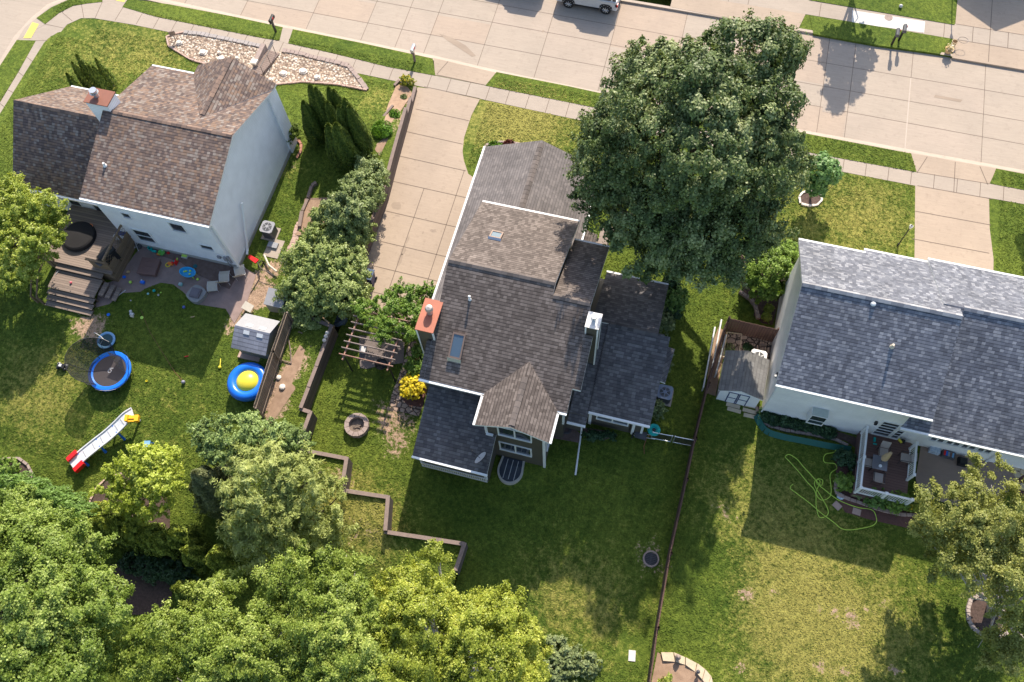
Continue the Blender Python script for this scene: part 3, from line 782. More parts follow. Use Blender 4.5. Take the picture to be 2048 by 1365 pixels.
    mb.poly([(p[0], p[1], .018) for p in W0([(65, 45), (78, 49), (62, 77), (47, 77)])], 3)
    mb.poly([(p[0], p[1], .018) for p in W0([(226, -2), (252, -2), (249, 5), (234, 2)])], 3)
    struct(mb, 'sidewalk', [M['walk'], M['joint'], M['walkpale'], M['yellow']])
    # driveways
    mb = MB()
    mb.prism([(-17.0, 36.83), (-12.65, 36.56), (-12.95, 35.42), (-16.5, 35.5)], -.25, .011)
    mb.prism([(-16.43, 34.4), (-13.16, 34.28), (-13.33, 33), (-13.3, 31.2), (-13.1, 30.2), (-12.85, 29.6), (-12.3, 28.7), (-11.2, 28.2), (-8, 28.2), (-8, 18), (-16.4, 18.4), (-16.5, 25.8), (-17.3, 34.3)], -.25, .012)
    mb.prism([(12.95, 36.24), (17.95, 36.28), (17.6, 35.1), (13.48, 34.95)], -.25, .011)
    mb.prism([(13.48, 33.97), (17.62, 34.05), (17.75, 32), (18.05, 30), (18.2, 25), (13.9, 25), (13.9, 28)], -.25, .012)
    mb.prism([(14.93, 44.15), (19.7, 44.15), (19.5, 45.7), (14.95, 45.7)], -.25, .011)
    mb.prism([(14.95, 47), (19.4, 47), (19.4, 62), (14.95, 62)], -.25, .012)
    mb.prism([(-3.0, 44.45), (5.3, 44.2), (5.65, 45.8), (-3.0, 45.8)], -.25, .011)
    mb.prism([(-3.0, 47), (5.6, 47), (5.6, 62), (-3.0, 62)], -.25, .012)
    def dl(x0, y0, x1, y1, w=.04, z=.017):
        l = math.hypot(x1 - x0, y1 - y0); nx, ny = -(y1 - y0) / l * w / 2, (x1 - x0) / l * w / 2
        mb.poly([(x0 - nx, y0 - ny, z), (x1 - nx, y1 - ny, z), (x1 + nx, y1 + ny, z), (x0 + nx, y0 + ny, z)], 1)
    for y, xr in ((34.42, -13.2), (32.6, -13.35), (30.8, -13.25), (28.95, -12.5), (27.1, -11.5), (25.0, -11.3), (22.95, -11.3), (21.3, -11.3), (19.7, -11.3)): dl(-16.9, y + .03, xr, y - .08)
    dl(-14.6, 27.1, -14.5, 19); dl(-12.6, 28.9, -12.5, 19); dl(-12.9, 35.5, -12.6, 36.5); dl(-16.0, 36.75, -16.4, 35.6)
    dl(-16.4, 35.55, -12.95, 35.44)
    for y in (34.0, 32.2, 30.3, 28.3): dl(13.6, y, 17.8, y + .05)
    dl(15.6, 36.2, 15.65, 34); dl(13.5, 34.95, 17.6, 35.08); dl(13.5, 34.9, 14.0, 36.2); dl(17.5, 35.0, 17.0, 36.2)
    for y in (45.7, 47.0, 50): dl(15, y, 19.5, y)
    dl(17.1, 44.3, 17.1, 60); dl(16.05, 45.72, 16.05, 47); dl(18.2, 45.72, 18.2, 47)
    rr = random.Random(3)
    def stain(x, y, rx, ry, m=2):
        mb.poly([(x + rx * math.cos(t) * rr.uniform(.7, 1.1), y + ry * math.sin(t) * rr.uniform(.7, 1.1), .0165) for t in np.linspace(0, 6.28, 17)[:-1]], m)
    for a, b, rx, ry in ((793, 412, .34, .3), (795, 432, .18, .05), (788, 436, .1, .04), (808, 431, .08, .03), (852, 438, .08, .05), (866, 462, .22, .09), (846, 466, .04, .12), (815, 480, .1, .3), (800, 520, .14, .5), (807, 500, .16, .35)):
        x, y = at(a, b); stain(x, y, rx, ry)
    struct(mb, 'driveway', [M['drive'], M['joint'], M['stainlight']])

    # lawns on the terrain
    pts = []; xs = []
    x = -75
    while x < 60: xs.append(x); x += .34 if -48 < x < 22 else 3
    ys = []; y = -45
    while y < 35.5: ys.append(y); y += .34 if y > -6 else 3
    ys.append(35.62)
    pts = [(a, b) for a in xs for b in ys if a >= LX0 or b < -10]
    fine = []
    for (ax, ay), (bx, by) in zip(LPOLY, LPOLY[1:] + LPOLY[:1]):
        k = max(1, int(math.hypot(bx - ax, by - ay) / .8)); fine += [(ax + (bx - ax) * t / k, ay + (by - ay) * t / k) for t in range(k)]
    nb = len(pts); pts += fine
    ed = [(nb + i, nb + (i + 1) % len(fine)) for i in range(len(fine))]
    vv, ee, ff, ov, oe, of = delaunay_2d_cdt([Vector(p) for p in pts], ed, [], 0, 1e-5)
    vv = [(v.x, v.y) for v in vv]
    soil = [(1.1, 180, 655, .75), (.5, 160, 665, .6), (.7, 560, 778, 1.), (.8, 548, 812, .9), (.8, 578, 745, .8), (.9, 600, 715, .55), (1.0, 785, 835, .66), (.9, 792, 876, .64), (.7, 775, 858, .6), (.8, 803, 820, .58), (.7, 815, 852, .55), (.6, 790, 900, .55), (.6, 760, 815, .5),
            (.5, 1492, 1191, .62), (.25, 1611, 1151, .6), (.5, 1705, 1242, .68), (.3, 1640, 1219, .62), (.3, 1672, 1224, .65), (.35, 1700, 1228, .65), (.3, 1735, 1220, .6), (.3, 1765, 1208, .6), (.4, 1550, 1190, .52), (.4, 1640, 1335, .6), (.4, 1690, 1348, .6), (.4, 1790, 1340, .55), (.35, 1453, 1029, .62), (.3, 1440, 1010, .5), (.3, 1470, 1040, .45), (.5, 1480, 1340, .45),
            (1.2, 720, 1060, .35), (.6, 690, 960, .5), (.5, 625, 1060, .4), (.4, 800, 1085, .4), (.9, 1304, 1118, .55), (.6, 930, 185, .4), (.7, 810, 200, .6), (.6, 800, 235, .62), (.5, 790, 260, .5), (.6, 515, 560, .9), (.8, 530, 590, 1.), (.8, 500, 605, 1.), (.6, 475, 640, .9), (.4, 455, 660, .6), (.7, 545, 540, .8),
            (.4, 570, 420, .5), (.4, 590, 330, .45), (.5, 615, 265, .3)]
    dry = [(5, 200, 100, .55), (3, 330, 110, .4), (4, 1080, 225, .75), (3, 1000, 240, .6), (5, 1640, 450, .55), (3, 1760, 430, .45), (6, 1560, 1230, .55), (5, 1700, 1280, .45), (4, 1640, 1130, .35), (3, 1490, 950, .4), (2, 720, 1000, .6), (2, 760, 1080, .65), (3, 1180, 1230, .45), (3, 1100, 1170, .35), (4, 100, 800, .4), (3, 60, 760, .4), (4, 350, 850, .3), (2, 550, 330, .5), (2, 760, 200, .6), (2, 1450, 500, .3),
           (2, 1395, 1150, -.5), (2, 1380, 1300, -.4), (2, 1700, 1120, -.2), (2, 640, 990, .5), (2, 860, 340, .3)]
    S = [(r,) + G(a, b)[:2] + (k,) for r, a, b, k in soil]; D = [(r,) + G(a, b)[:2] + (k,) for r, a, b, k in dry]
    A = np.array(vv)
    so_ = np.zeros(len(A)); dr = np.zeros(len(A))
    for r, x, y, k in S: so_ = np.maximum(so_, k * np.exp(-(((A[:, 0] - x) ** 2 + (A[:, 1] - y) ** 2) / r ** 2) ** 1.2 * .8))
    for r, x, y, k in D: dr += k * np.exp(-((A[:, 0] - x) ** 2 + (A[:, 1] - y) ** 2) / r ** 2)
    global SOILF
    SOILF = (S, D)
    fi = [[], []]
    for f in ff:
        cx = sum(vv[i][0] for i in f) / 3; cy = sum(vv[i][1] for i in f) / 3
        if cx < LX0 and cy > -9: continue
        a = f if (vv[f[1]][0] - vv[f[0]][0]) * (vv[f[2]][1] - vv[f[0]][1]) - (vv[f[2]][0] - vv[f[0]][0]) * (vv[f[1]][1] - vv[f[0]][1]) > 0 else f[::-1]
        fi[1 if inpoly(cx, cy, LPOLY) else 0].append(list(a))
    for k, nm in ((0, 'lawn'), (1, 'neighbour_lawn')):
        me = bpy.data.meshes.new(nm)
        gf = gL if k else g0
        me.from_pydata([(x, y, gf(x, y)) for x, y in vv], [], fi[k])
        for an, arr in (('soil', so_), ('dry', dr)):
            a = me.attributes.new(an, 'FLOAT', 'POINT'); a.data.foreach_set('value', arr.astype(np.float32))
        me.materials.append(M['lawn']); me.polygons.foreach_set('use_smooth', [True] * len(fi[k]))
        o = bpy.data.objects.new(nm, me); COL.objects.link(o); tag(o, kind='structure')
M['walkpale2'] = concrete('kerb_concrete', (.47, .385, .31), (.43, .355, .285))
M['stainlight'] = concrete('stained_concrete', (.35, .275, .21), (.30, .235, .18), st=.8)
make_ground()

def bed(name, pts, m, gf=g, dz=.025, th=.25, kind='structure', label=None, cat=None):
    """ground cover laid on the terrain, outline in photo points"""
    P = [G(a, b, 0, gf) for a, b in pts]
    # refine outline and triangulate so that it follows the slope
    xs = [p[0] for p in P]; ys = [p[1] for p in P]
    poly = [(p[0], p[1]) for p in P]; inn = []; BEDS.append(poly)
    st = max(.5, min(max(xs) - min(xs), max(ys) - min(ys)) / 6)
    x = min(xs)
    while x < max(xs):
        y = min(ys)
        while y < max(ys):
            if inpoly(x, y, poly): inn.append((x, y))
            y += st
        x += st
    n = len(poly)
    vv, ee, ff, *_ = delaunay_2d_cdt([Vector(p) for p in poly + inn], [(i, (i + 1) % n) for i in range(n)], [], 0, 1e-5)
    mb = MB(); Z = [gf(v.x, v.y) for v in vv]; bvi = {}
    i0 = len(mb.v); mb.v += [(v.x, v.y, z + dz) for v, z in zip(vv, Z)]
    for f in ff:
        cx = sum(vv[i].x for i in f) / 3; cy = sum(vv[i].y for i in f) / 3
        if inpoly(cx, cy, poly):
            f = list(f); a, b, c = (vv[i] for i in f)
            if (b.x - a.x) * (c.y - a.y) - (c.x - a.x) * (b.y - a.y) < 0: f = f[::-1]
            mb.f.append(f); mb.mi.append(0)
    j = len(mb.v); zz = [gf(*p) for p in poly]
    mb.v += [(p[0], p[1], z + dz) for p, z in zip(poly, zz)] + [(p[0], p[1], z - th) for p, z in zip(poly, zz)]
    for k in range(n):
        l = (k + 1) % n; mb.f.append([j + n + k, j + n + l, j + l, j + k]); mb.mi.append(0)
    o = mb.build(name, m)
    return tag(o, label, cat, kind=kind)
def z41(pts): return [(a / 4.096, 340 + b / 4.096) for a, b in pts]
def z51(pts): return [(400 + a / 4.096, 400 + b / 4.096) for a, b in pts]
def zR(pts): return [(1380 + a / 3.033, 420 + b / 3.033) for a, b in pts]
def zD(pts): return [(1700 + a / 5.885, 840 + b / 5.885) for a, b in pts]
def zB(pts): return [(780 + a / 3.25, 560 + b / 3.25) for a, b in pts]
def z8(pts): return [(1240 + a / 2.535, 950 + b / 2.535) for a, b in pts]
def zP(pts): return [(560 + a / 5.055, 600 + b / 5.055) for a, b in pts]
def zS(pts): return [(1400 + a / 5.46, 600 + b / 5.46) for a, b in pts]

bed('gravel_patch', z41([(780, 1130), (900, 1100), (1000, 1010), (1150, 1000), (1200, 970), (1320, 925), (1420, 940), (1500, 1000), (1600, 1100), (1850, 1140), (1920, 1260), (2020, 1100), (2100, 860), (1980, 790), (1200, 590), (1100, 700), (960, 900), (820, 950)]), M['peagravel'])
bed('dark_soil_strip', z41([(1200, 640), (1180, 600), (1990, 790), (1880, 980), (1620, 860), (1480, 760), (1300, 700)]), M['darkbed'], dz=.05)
bed('gravel_bed', z32((0, 0), [(1070, 240), (1130, 225), (1250, 215), (1500, 260), (1700, 300), (1640, 430), (1560, 500), (1370, 430), (1220, 380), (1080, 300)]), M['gravel'], dz=.05)
bed('gravel_bed', z32((500, 0), [(180, 335), (380, 350), (560, 400), (650, 430), (740, 570), (700, 575), (560, 545), (330, 530), (60, 555), (-30, 545), (20, 480), (90, 470)]), M['gravel'], dz=.05)
bed('mulch_bed', [(14, 925), (40, 922), (60, 935), (66, 958), (58, 965), (20, 960), (-10, 950), (-10, 930)], M['mulch'])
bed('mulch_bed', [(180, 1005), (196, 975), (225, 952), (260, 950), (340, 1000), (340, 1060), (250, 1060), (200, 1030)], M['mulch'])
bed('mulch_bed', [(220, 1130), (300, 1120), (345, 1180), (340, 1230), (250, 1230), (230, 1180)], M['mulch'])
bed('mulch_bed', z51([(860, -10), (1180, -20), (1150, 60), (900, 300), (760, 290), (840, 130)]), M['soil'], dz=.04)
bed('stepping_path', zP([(1300, 420), (1420, 420), (1430, 520), (1370, 560), (1290, 700), (1250, 850), (1230, 1000), (1290, 1070), (1440, 1090), (1400, 1180), (1290, 1150), (1160, 1120), (1110, 1060), (1130, 960), (1200, 780), (1260, 600)]), M['crazy'], dz=.03)
bed('mulch_bed', zP([(1430, 520), (1560, 560), (1500, 860), (1440, 1090), (1290, 1070), (1230, 1000), (1250, 850), (1300, 700)]), M['redmulch'])
bed('mulch_bed', zR([(310, 260), (500, 250), (640, 300), (560, 470), (500, 700), (440, 690), (385, 640), (400, 590), (330, 520), (300, 400)]), M['mulch'])
bed('rock_bed', zS([(300, 370), (800, 400), (760, 800), (620, 820), (250, 640)]), M['crazy'], dz=.03)
bed('side_bed', zS([(200, 300), (300, 360), (250, 640), (170, 1050), (60, 1020), (100, 700), (160, 400)]), M['soil'], dz=.02)
bed('mulch_bed', zR([(400, 1200), (460, 1190), (700, 1280), (1030, 1390), (1060, 1480), (940, 1400), (520, 1330), (410, 1280)]), M['mulch'])
bed('patio', zD([(770, 690), (840, 260), (900, 270), (1580, 470), (2048, 620), (1900, 780), (1700, 1100), (1300, 1030), (850, 900), (790, 800)]), M['patiobrown'], dz=.04)
bed('flagstone_bed', zD([(1910, 420), (2200, 450), (2200, 960), (1900, 860)]), M['redmulch'], dz=.035)
bed('mulch_bed', z8([(1760, 640), (1830, 600), (1920, 610), (1960, 700), (1960, 800), (1850, 810), (1770, 740)]), M['mulch'], dz=.04)
bed('soil_bed', z8([(190, 900), (240, 930), (340, 950), (420, 990), (445, 1090), (440, 1200), (140, 1200), (160, 1050)]), M['soil'], dz=.03)
bed('patio', zP([(800, 360), (1140, 400), (1260, 430), (1250, 640), (960, 680), (880, 700), (810, 690), (800, 500)]), M['patioshade'], dz=.04)
bed('mulch_bed', zB([(1050, 950), (1200, 970), (1250, 1010), (1230, 1060), (1060, 1030)]), M['darkbed'], dz=.02)
bed('entry_walk', [(1205, 455), (1232, 455), (1212, 500), (1186, 498)], M['walkbrown'], dz=.03)
bed('planting_bed', zB([(1250, 960), (1400, 980), (1480, 1010), (1400, 1040), (1260, 1010)]), M['darkbed'], dz=.02)
bed('mulch_ring', [(1597, 400), (1600, 390), (1612, 384), (1630, 386), (1643, 396), (1640, 408), (1625, 412), (1606, 410)], M['mulch'], dz=.03)
bed('bare_soil', [(510, 900), (560, 760), (600, 690), (610, 700), (590, 780), (545, 845)], M['soil'], dz=.012)
bed('wall_bed', z32((500, 0), [(940, 540), (1010, 560), (1040, 600), (960, 720), (880, 900), (830, 1000), (800, 960), (850, 800), (880, 680)]), M['soil'], dz=.015)
bed('garden_bed', [(1678, 1005), (1690, 1025), (1740, 1040), (1830, 1060), (1850, 1040), (1850, 1010), (1705, 990), (1690, 900), (1668, 905)], M['redmulch'], dz=.03)

# ---- retaining walls
def wall(name, label, path, w=.16, up=.08, zlo=-.25, cat='retaining wall', mats=None, hz=None, gf=gL):
    root = thing(name, label, cat, (path[0][0], path[0][1], g0(*path[0])))
    a_ = MB(); c_ = MB()
    for i in range(len(path) - 1):
        (x0, y0), (x1, y1) = path[i], path[i + 1]; L = math.hypot(x1 - x0, y1 - y0)
        dx, dy = (x1 - x0) / L, (y1 - y0) / L; nx, ny = dy, -dx
        ns = max(1, int(L / 1.2))
        for k in range(ns):
            t0, t1 = k / ns, (k + 1) / ns
            A = (x0 + dx * L * t0, y0 + dy * L * t0); B = (x0 + dx * L * t1, y0 + dy * L * t1)
            e0 = -w * .5 if k == 0 and i > 0 else 0
            A2 = (A[0] + dx * e0, A[1] + dy * e0)
            h = max(gf(A[0] + nx * .3, A[1] + ny * .3), gf(*A), gf(*B)) if hz is None else hz(A, B)
            top = h + up + .004 * (i % 3)
            P = [(A2[0] - nx * w / 2, A2[1] - ny * w / 2), (B[0] - nx * w / 2, B[1] - ny * w / 2), (B[0] + nx * w / 2, B[1] + ny * w / 2), (A2[0] + nx * w / 2, A2[1] + ny * w / 2)]
            lo = min(g0(*A), g0(*B)) + zlo
            a_.prism(P, lo, top)
            q = .02; P2 = [(A2[0] - nx * (w / 2 + q), A2[1] - ny * (w / 2 + q)), (B[0] - dx * .01 - nx * (w / 2 + q), B[1] - dy * .01 - ny * (w / 2 + q)), (B[0] - dx * .01 + nx * (w / 2 + q), B[1] - dy * .01 + ny * (w / 2 + q)), (A2[0] + nx * (w / 2 + q), A2[1] + ny * (w / 2 + q))]
            c_.prism(P2, top, top + .05)
    mats = mats or (M['timber'], M['timbercap'])
    a_.build('timber_face', mats[0], root); c_.build('cap', mats[1], root)
    return root
wall('retaining_wall', 'long timber retaining wall running beside the concrete driveway', [(-17.3, 34.0), (-17.05, 31.6), (-16.75, 28.2), (-16.5, 25.8), (-16.45, 22), (-16.42, 18.8)], up=.12)
wall('retaining_wall', 'stepped timber retaining wall zigzagging down the garden lawn', [(-18.3, 16.9), (-16.45, 16.6)] + [(p[0] + (.02 if i % 2 else -.02), p[1]) for i, p in enumerate(WALLP[3:])], up=.10, cat='garden wall')

# ================================================================== HOUSES
def pv(name, m, parent, build, smooth=False):
    mb = MB(); build(mb); return mb.build(name, m, parent, smooth)
def gable_x(mb, x0, x1, y0, y1, zb, ze0, zr, yr, ze1=None, m=0):
    """solid under a roof whose ridge runs along x"""
    ze1 = ze0 if ze1 is None else ze1
    prof = [(y0, zb), (y1, zb), (y1, ze1), (yr, zr), (y0, ze0)]
    i = len(mb.v)
    for x in (x0, x1): mb.v += [(x, y, z) for y, z in prof]
    n = 5
    mb.f.append([i + k for k in range(n)][::-1]); mb.mi.append(m)
    mb.f.append([i + n + k for k in range(n)]); mb.mi.append(m)
    for k in range(n):
        l = (k + 1) % n; mb.f.append([i + k, i + l, i + n + l, i + n + k]); mb.mi.append(m)
def gable_y(mb, x0, x1, y0, y1, zb, ze, zr, xr, m=0):
    prof = [(x0, zb), (x1, zb), (x1, ze), (xr, zr), (x0, ze)]
    i = len(mb.v)
    for y in (y1, y0): mb.v += [(x, y, z) for x, z in prof]
    n = 5
    mb.f.append([i + k for k in range(n)][::-1]); mb.mi.append(m)
    mb.f.append([i + n + k for k in range(n)]); mb.mi.append(m)
    for k in range(n):
        l = (k + 1) % n; mb.f.append([i + k, i + l, i + n + l, i + n + k]); mb.mi.append(m)
def ridge(parent, a, b, s0, s1, m, w=.13, seg=.28, name='ridge_cap', lift=.02):
    """cap shingles along a ridge from a to b; s0/s1: fall per metre on each side"""
    mb = MB(); a = Vector(a); b = Vector(b); L = (b - a).length; n = max(1, int(L / seg)); d = (b - a).normalized()
    nx = Vector((d.y, -d.x, 0)).normalized()
    for k in range(n):
        p = a + d * (L * k / n); q = a + d * (L * (k + 1) / n + .0)
        h0, h1 = lift + .012, lift
        for s, f in ((1, s0), (-1, s1)):
            e = nx * w * s
            P = [p + Vector((0, 0, h0)), q + Vector((0, 0, h1 + .022)), q + e + Vector((0, 0, h1 + .022 - f * w)), p + e + Vector((0, 0, h0 - f * w))]
            if s < 0: P = P[::-1]
            mb.slab([tuple(t) for t in P], .02, 0, 0)
    return mb.build(name, m, parent)
def gut(parent, pts, m=None, r=.055, name='gutter'):
    mb = MB()
    for i in range(len(pts) - 1):
        a, b = Vector(pts[i]), Vector(pts[i + 1]); d = (b - a).normalized(); nx = Vector((d.y, -d.x, 0)).normalized() * r
        P = [a - nx, b - nx, b + nx, a + nx]
        mb.slab([(t.x, t.y, t.z) for t in P], .11, 0, 0)
    return mb.build(name, m or M['gutter'], parent)
def window(parent, axis, at_, u0, u1, z0, z1, sgn=-1, mull=1, fw=.07, name='window', fm=None, rails=0, proud=.05, gm=None):
    """window in a wall at y=at_ ('y') or x=at_ ('x'); sgn = way the wall faces"""
    fr = MB(); pn = MB()
    def bx(mb, a, b, c, d, p0, p1):
        lo, hi = sorted((at_ + sgn * p0, at_ + sgn * p1))
        if axis == 'y': mb.box(a, b, lo, hi, c, d)
        else: mb.box(lo, hi, a, b, c, d)
    bx(fr, u0 - fw, u1 + fw, z1, z1 + fw, -.02, proud); bx(fr, u0 - fw, u1 + fw, z0 - fw, z0, -.02, proud + .03)
    bx(fr, u0 - fw, u0, z0, z1, -.02, proud); bx(fr, u1, u1 + fw, z0, z1, -.02, proud)
    for k in range(1, mull + 1):
        c = u0 + (u1 - u0) * k / (mull + 1); bx(fr, c - .035, c + .035, z0, z1, -.02, proud - .005)
    for k in range(1, rails + 1):
        c = z0 + (z1 - z0) * k / (rails + 1); bx(fr, u0, u1, c - .018, c + .018, -.02, proud - .012)
    f = fr.build(name, fm or M['white'], parent)
    bx(pn, u0 + .002, u1 - .002, z0 + .002, z1 - .002, -.01, .012)
    pn.build('pane', gm or M['glass'], f)
    return f
def trim_box(parent, boxes, m=None, name='corner_trim'):
    for b in boxes:
        pv(name, m or M['white'], parent, lambda mb: mb.box(*b))
def chimney(parent, x0, x1, y0, y1, zb, zt, wallm, capm, flue, trim=True, name='chimney', cut=None):
    c = pv(name, wallm, parent, lambda mb: mb.box(x0, x1, y0, y1, zb, zt))
    pv('chimney_cap', capm, c, lambda mb: (mb.box(x0 - .05, x1 + .05, y0 - .05, y1 + .05, zt, zt + .06)))
    if trim:
        t = MB()
        for a in (x0, x1):
            for b in (y0, y1): t.box(a - .035, a + .035, b - .035, b + .035, zb + .01, zt - .003)
        t.build('corner_trim', M['white'], c)
    fx, fy, k = flue
    f = MB()
    if k == 0:
        f.cyl((fx, fy, zt + .06), (fx, fy, zt + .30), .15, .15, 16); f.lathe(fx, fy, [(.15, zt + .30), (.19, zt + .32), (.20, zt + .48), (.15, zt + .60), (.0, zt + .66)], 16)
    elif k == 1:
        f.cyl((fx, fy, zt + .06), (fx, fy, zt + .3), .1, .1, 14); f.cyl((fx, fy, zt + .36), (fx, fy, zt + .4), .15, .13, 14)
    else:
        f.cyl((fx, fy, zt + .06), (fx, fy, zt + .35), .14, .14, 16); f.cyl((fx, fy, zt + .35), (fx, fy, zt + .38), .24, .24, 16); f.cyl((fx, fy, zt + .45), (fx, fy, zt + .55), .2, .2, 16); f.cyl((fx, fy, zt + .38), (fx, fy, zt + .45), .1, .1, 12)
    f.build('flue', M['fluem'] if k == 0 else M['metal'], c, smooth=False)
    return c
M['fluem'] = plain('flue_metal', (.55, .48, .42), .35, .4)
def vent(parent, x, y, z, h=.35, r=.05, cap=None, m=None):
    def b(mb):
        mb.cyl((x, y, z - .1), (x, y, z + h), r, r, 12)
        mb.cyl((x, y, z - .02), (x, y, z + .08), r * 2, r * 1.3, 12)
        if cap: mb.ball((x, y, z + h), cap, 0, 14, .8)
    return pv('roof_vent', m or M['lgrey'], parent, b)

# ---------------- main house
def main_house():
    gz = 0
    R = thing('dark_house', 'dark olive two storey house with weathered grey brown shingles and rusty chimney', 'house', (-6, 18.5, 0))
    w = MB()
    gable_x(w, -9.35, -4.7, 13.85, 23.4, -.5, 5.22, 7.78, 18.6)
    gable_x(w, -4.75, -2.85, 13.9, 22.15, -.5, 5.2, 7.5, 18.05)
    w.build('wall', M['olive'], R)
    gable = pv('bay_wall', M['olive'], R, lambda mb: gable_y(mb, -6.25, -3.4, 12.2, 15.5, -.9, 5.2, 5.98, -4.83))
    P = .5243
    # roofs
    r = MB()
    r.slab([(-9.62, 23.75, 5.3), (-9.62, 18.6, 8), (-4.42, 18.6, 8), (-4.42, 23.75, 5.3)], .15)          # front
    r.slab([(-9.62, 18.6, 8), (-9.62, 13.45, 5.3), (-6.62, 13.45, 5.3), (-4.83, 15.13, 6.18), (-4.42, 15.13, 6.18), (-4.42, 18.6, 8)], .15)
    r.slab([(-4.42, 18.075, 7.725), (-4.42, 15.13, 6.18), (-4.83, 15.13, 6.18), (-3.06, 13.45, 5.3), (-2.6, 13.45, 5.3), (-2.6, 18.075, 7.725)], .15)
    r.slab([(-4.415, 18.075, 7.722), (-2.6, 18.075, 7.722), (-2.6, 22.6, 5.35), (-4.415, 22.6, 5.35)], .15)
    r.slab([(-9.86, 15.12, 6.17), (-9.86, 13.46, 5.3), (-9.625, 13.46, 5.3), (-9.625, 15.12, 6.17)], .15)
    r.slab([(-2.595, 16.8, 7.05), (-2.595, 14.5, 5.85), (-2.2, 14.5, 5.85), (-2.2, 16.8, 7.05)], .15)
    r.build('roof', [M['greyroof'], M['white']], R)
    b = MB()
    b.slab([(-6.62, 11.85, 5.3), (-4.83, 11.85, 6.235), (-4.83, 15.16, 6.235), (-6.62, 13.45, 5.32)], .14)
    b.slab([(-4.83, 11.85, 6.235), (-3.05, 11.85, 5.3), (-3.05, 13.45, 5.32), (-4.83, 15.16, 6.235)], .14)
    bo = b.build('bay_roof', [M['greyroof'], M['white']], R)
    ridge(bo, (-4.83, 14.4, 6.24), (-4.83, 11.95, 6.24), P, P, M['ridge'], .14)
    ridge(R, (-9.6, 18.6, 8.0), (-4.45, 18.6, 8.0), P, P, M['ridge'])
    ridge(R, (-4.4, 18.075, 7.725), (-2.65, 18.075, 7.725), P, P, M['ridge'])
    gut(R, [(-9.62, 23.8, 5.28), (-4.42, 23.8, 5.28)]); gut(R, [(-9.86, 13.4, 5.28), (-6.62, 13.4, 5.28)]); gut(R, [(-6.68, 13.4, 5.28), (-6.68, 11.85, 5.28)])
    gut(R, [(-3.0, 11.85, 5.28), (-3.0, 13.4, 5.28)]); gut(R, [(-3.06, 13.4, 5.28), (-2.6, 13.4, 5.28)]); gut(R, [(-4.42, 22.65, 5.33), (-2.6, 22.65, 5.33)])
    # step wall between the two front roofs and bump outs
    pv('bump_out', M['olive'], R, lambda mb: mb.prism([(-9.8, 13.7), (-9.3, 13.7), (-9.3, 15.2), (-9.8, 15.2)], -.4, [5.26, 5.26, 6.02, 6.02]))
    # garage
    Gz, Gr = 2.75, 4.35
    gw = pv('garage_wall', M['olive'], R, lambda mb: gable_y(mb, -10.8, -4.7, 23.2, 28.6, -.3, 2.72, 4.2, -7.72))
    g_ = MB()
    g_.slab([(-11.1, 28.95, Gz), (-7.72, 28.95, Gr), (-7.72, 18.0, Gr), (-11.1, 18.0, Gz)], .14)
    g_.slab([(-7.72, 28.95, Gr), (-4.35, 28.95, Gz), (-4.35, 22.3, Gz), (-7.72, 22.3, Gr)], .14)
    go = g_.build('garage_roof', [M['greyroofl'], M['white']], R)
    ridge(go, (-7.72, 28.75, Gr), (-7.72, 23.9, Gr), .473, .473, M['ridge'], .17)
    gut(R, [(-11.15, 28.95, Gz), (-11.15, 18.0, Gz)]); gut(R, [(-4.3, 28.9, Gz), (-4.3, 22.4, Gz)])
    gd = pv('garage_door', M['white'], R, lambda mb: [mb.box(-10.0, -5.4, 28.58, 28.64, -.05 + .55 * k, .47 + .55 * k) for k in range(4)])
    # porch roof by the entry
    # sun room roof on the south west
    pv('sunroom_wall', M['olive'], R, lambda mb: mb.prism([(-9.35, 10.75), (-6.0, 10.75), (-6.0, 12.3), (-6.2, 13.9), (-9.35, 13.9)], -.9, [2.78, 2.78, 3.35, 3.9, 3.9]))
    s = MB(); s.slab([(-9.58, 10.35, 2.8), (-5.78, 10.35, 2.8), (-5.78, 12.18, 3.5), (-6.22, 12.18, 3.5), (-6.22, 13.83, 4.13), (-9.58, 13.83, 4.13)], .13)
    so_ = s.build('sunroom_roof', [M['greyroof2'], M['white']], R)
    gut(R, [(-9.6, 10.3, 2.79), (-5.75, 10.3, 2.79)])
    # porch under the sun room eave: lattice skirt and rail
    l = MB()
    for k in range(30): l.box(-9.15 + k * .112, -9.09 + k * .112, 10.24, 10.27, 1.75, 2.3)
    l.box(-9.2, -5.8, 10.22, 10.26, 2.26, 2.34); l.box(-9.2, -5.8, 10.22, 10.26, 1.7, 1.78)
    l.build('lattice_skirt', M['lgrey'], R)
    trim_box(R, [(-9.25, -9.13, 10.3, 10.42, 1.7, 2.7), (-5.95, -5.83, 10.3, 10.42, 1.7, 2.7)], name='porch_post')
    # east wing
    e = MB(); gable_x(e, -2.9, .45, 15.05, 22.2, -.5, 2.66, 4.35, 18.8); e.prism([(.4, 15.05), (1.05, 15.05), (1.05, 19.0), (.4, 19.0)], -.5, [2.66, 2.66, 4.3, 4.3])
    e.box(-3.0, -1.95, 14.5, 15.2, -.5, 2.5)
    e.build('wing_wall', M['olive'], R)
    Q = 1.8 / 3.85
    f = MB()
    f.slab([(-2.58, 22.6, 2.75), (-2.58, 18.8, 4.55), (.74, 18.8, 4.55), (.74, 22.6, 2.75)], .14)
    f.slab([(-1.75, 18.8, 4.55), (-1.75, 14.75, 2.65), (1.34, 14.75, 2.65), (1.34, 18.8, 4.55)], .14)
    f.slab([(-2.58, 18.8, 4.46), (-2.7, 14.1, 2.3), (-1.76, 14.1, 2.3), (-1.76, 18.8, 4.46)], .12)
    f.slab([(1.35, 18.75, 3.5), (1.35, 17.0, 3.1), (1.62, 17.0, 3.0), (1.72, 18.75, 3.4)], .12)
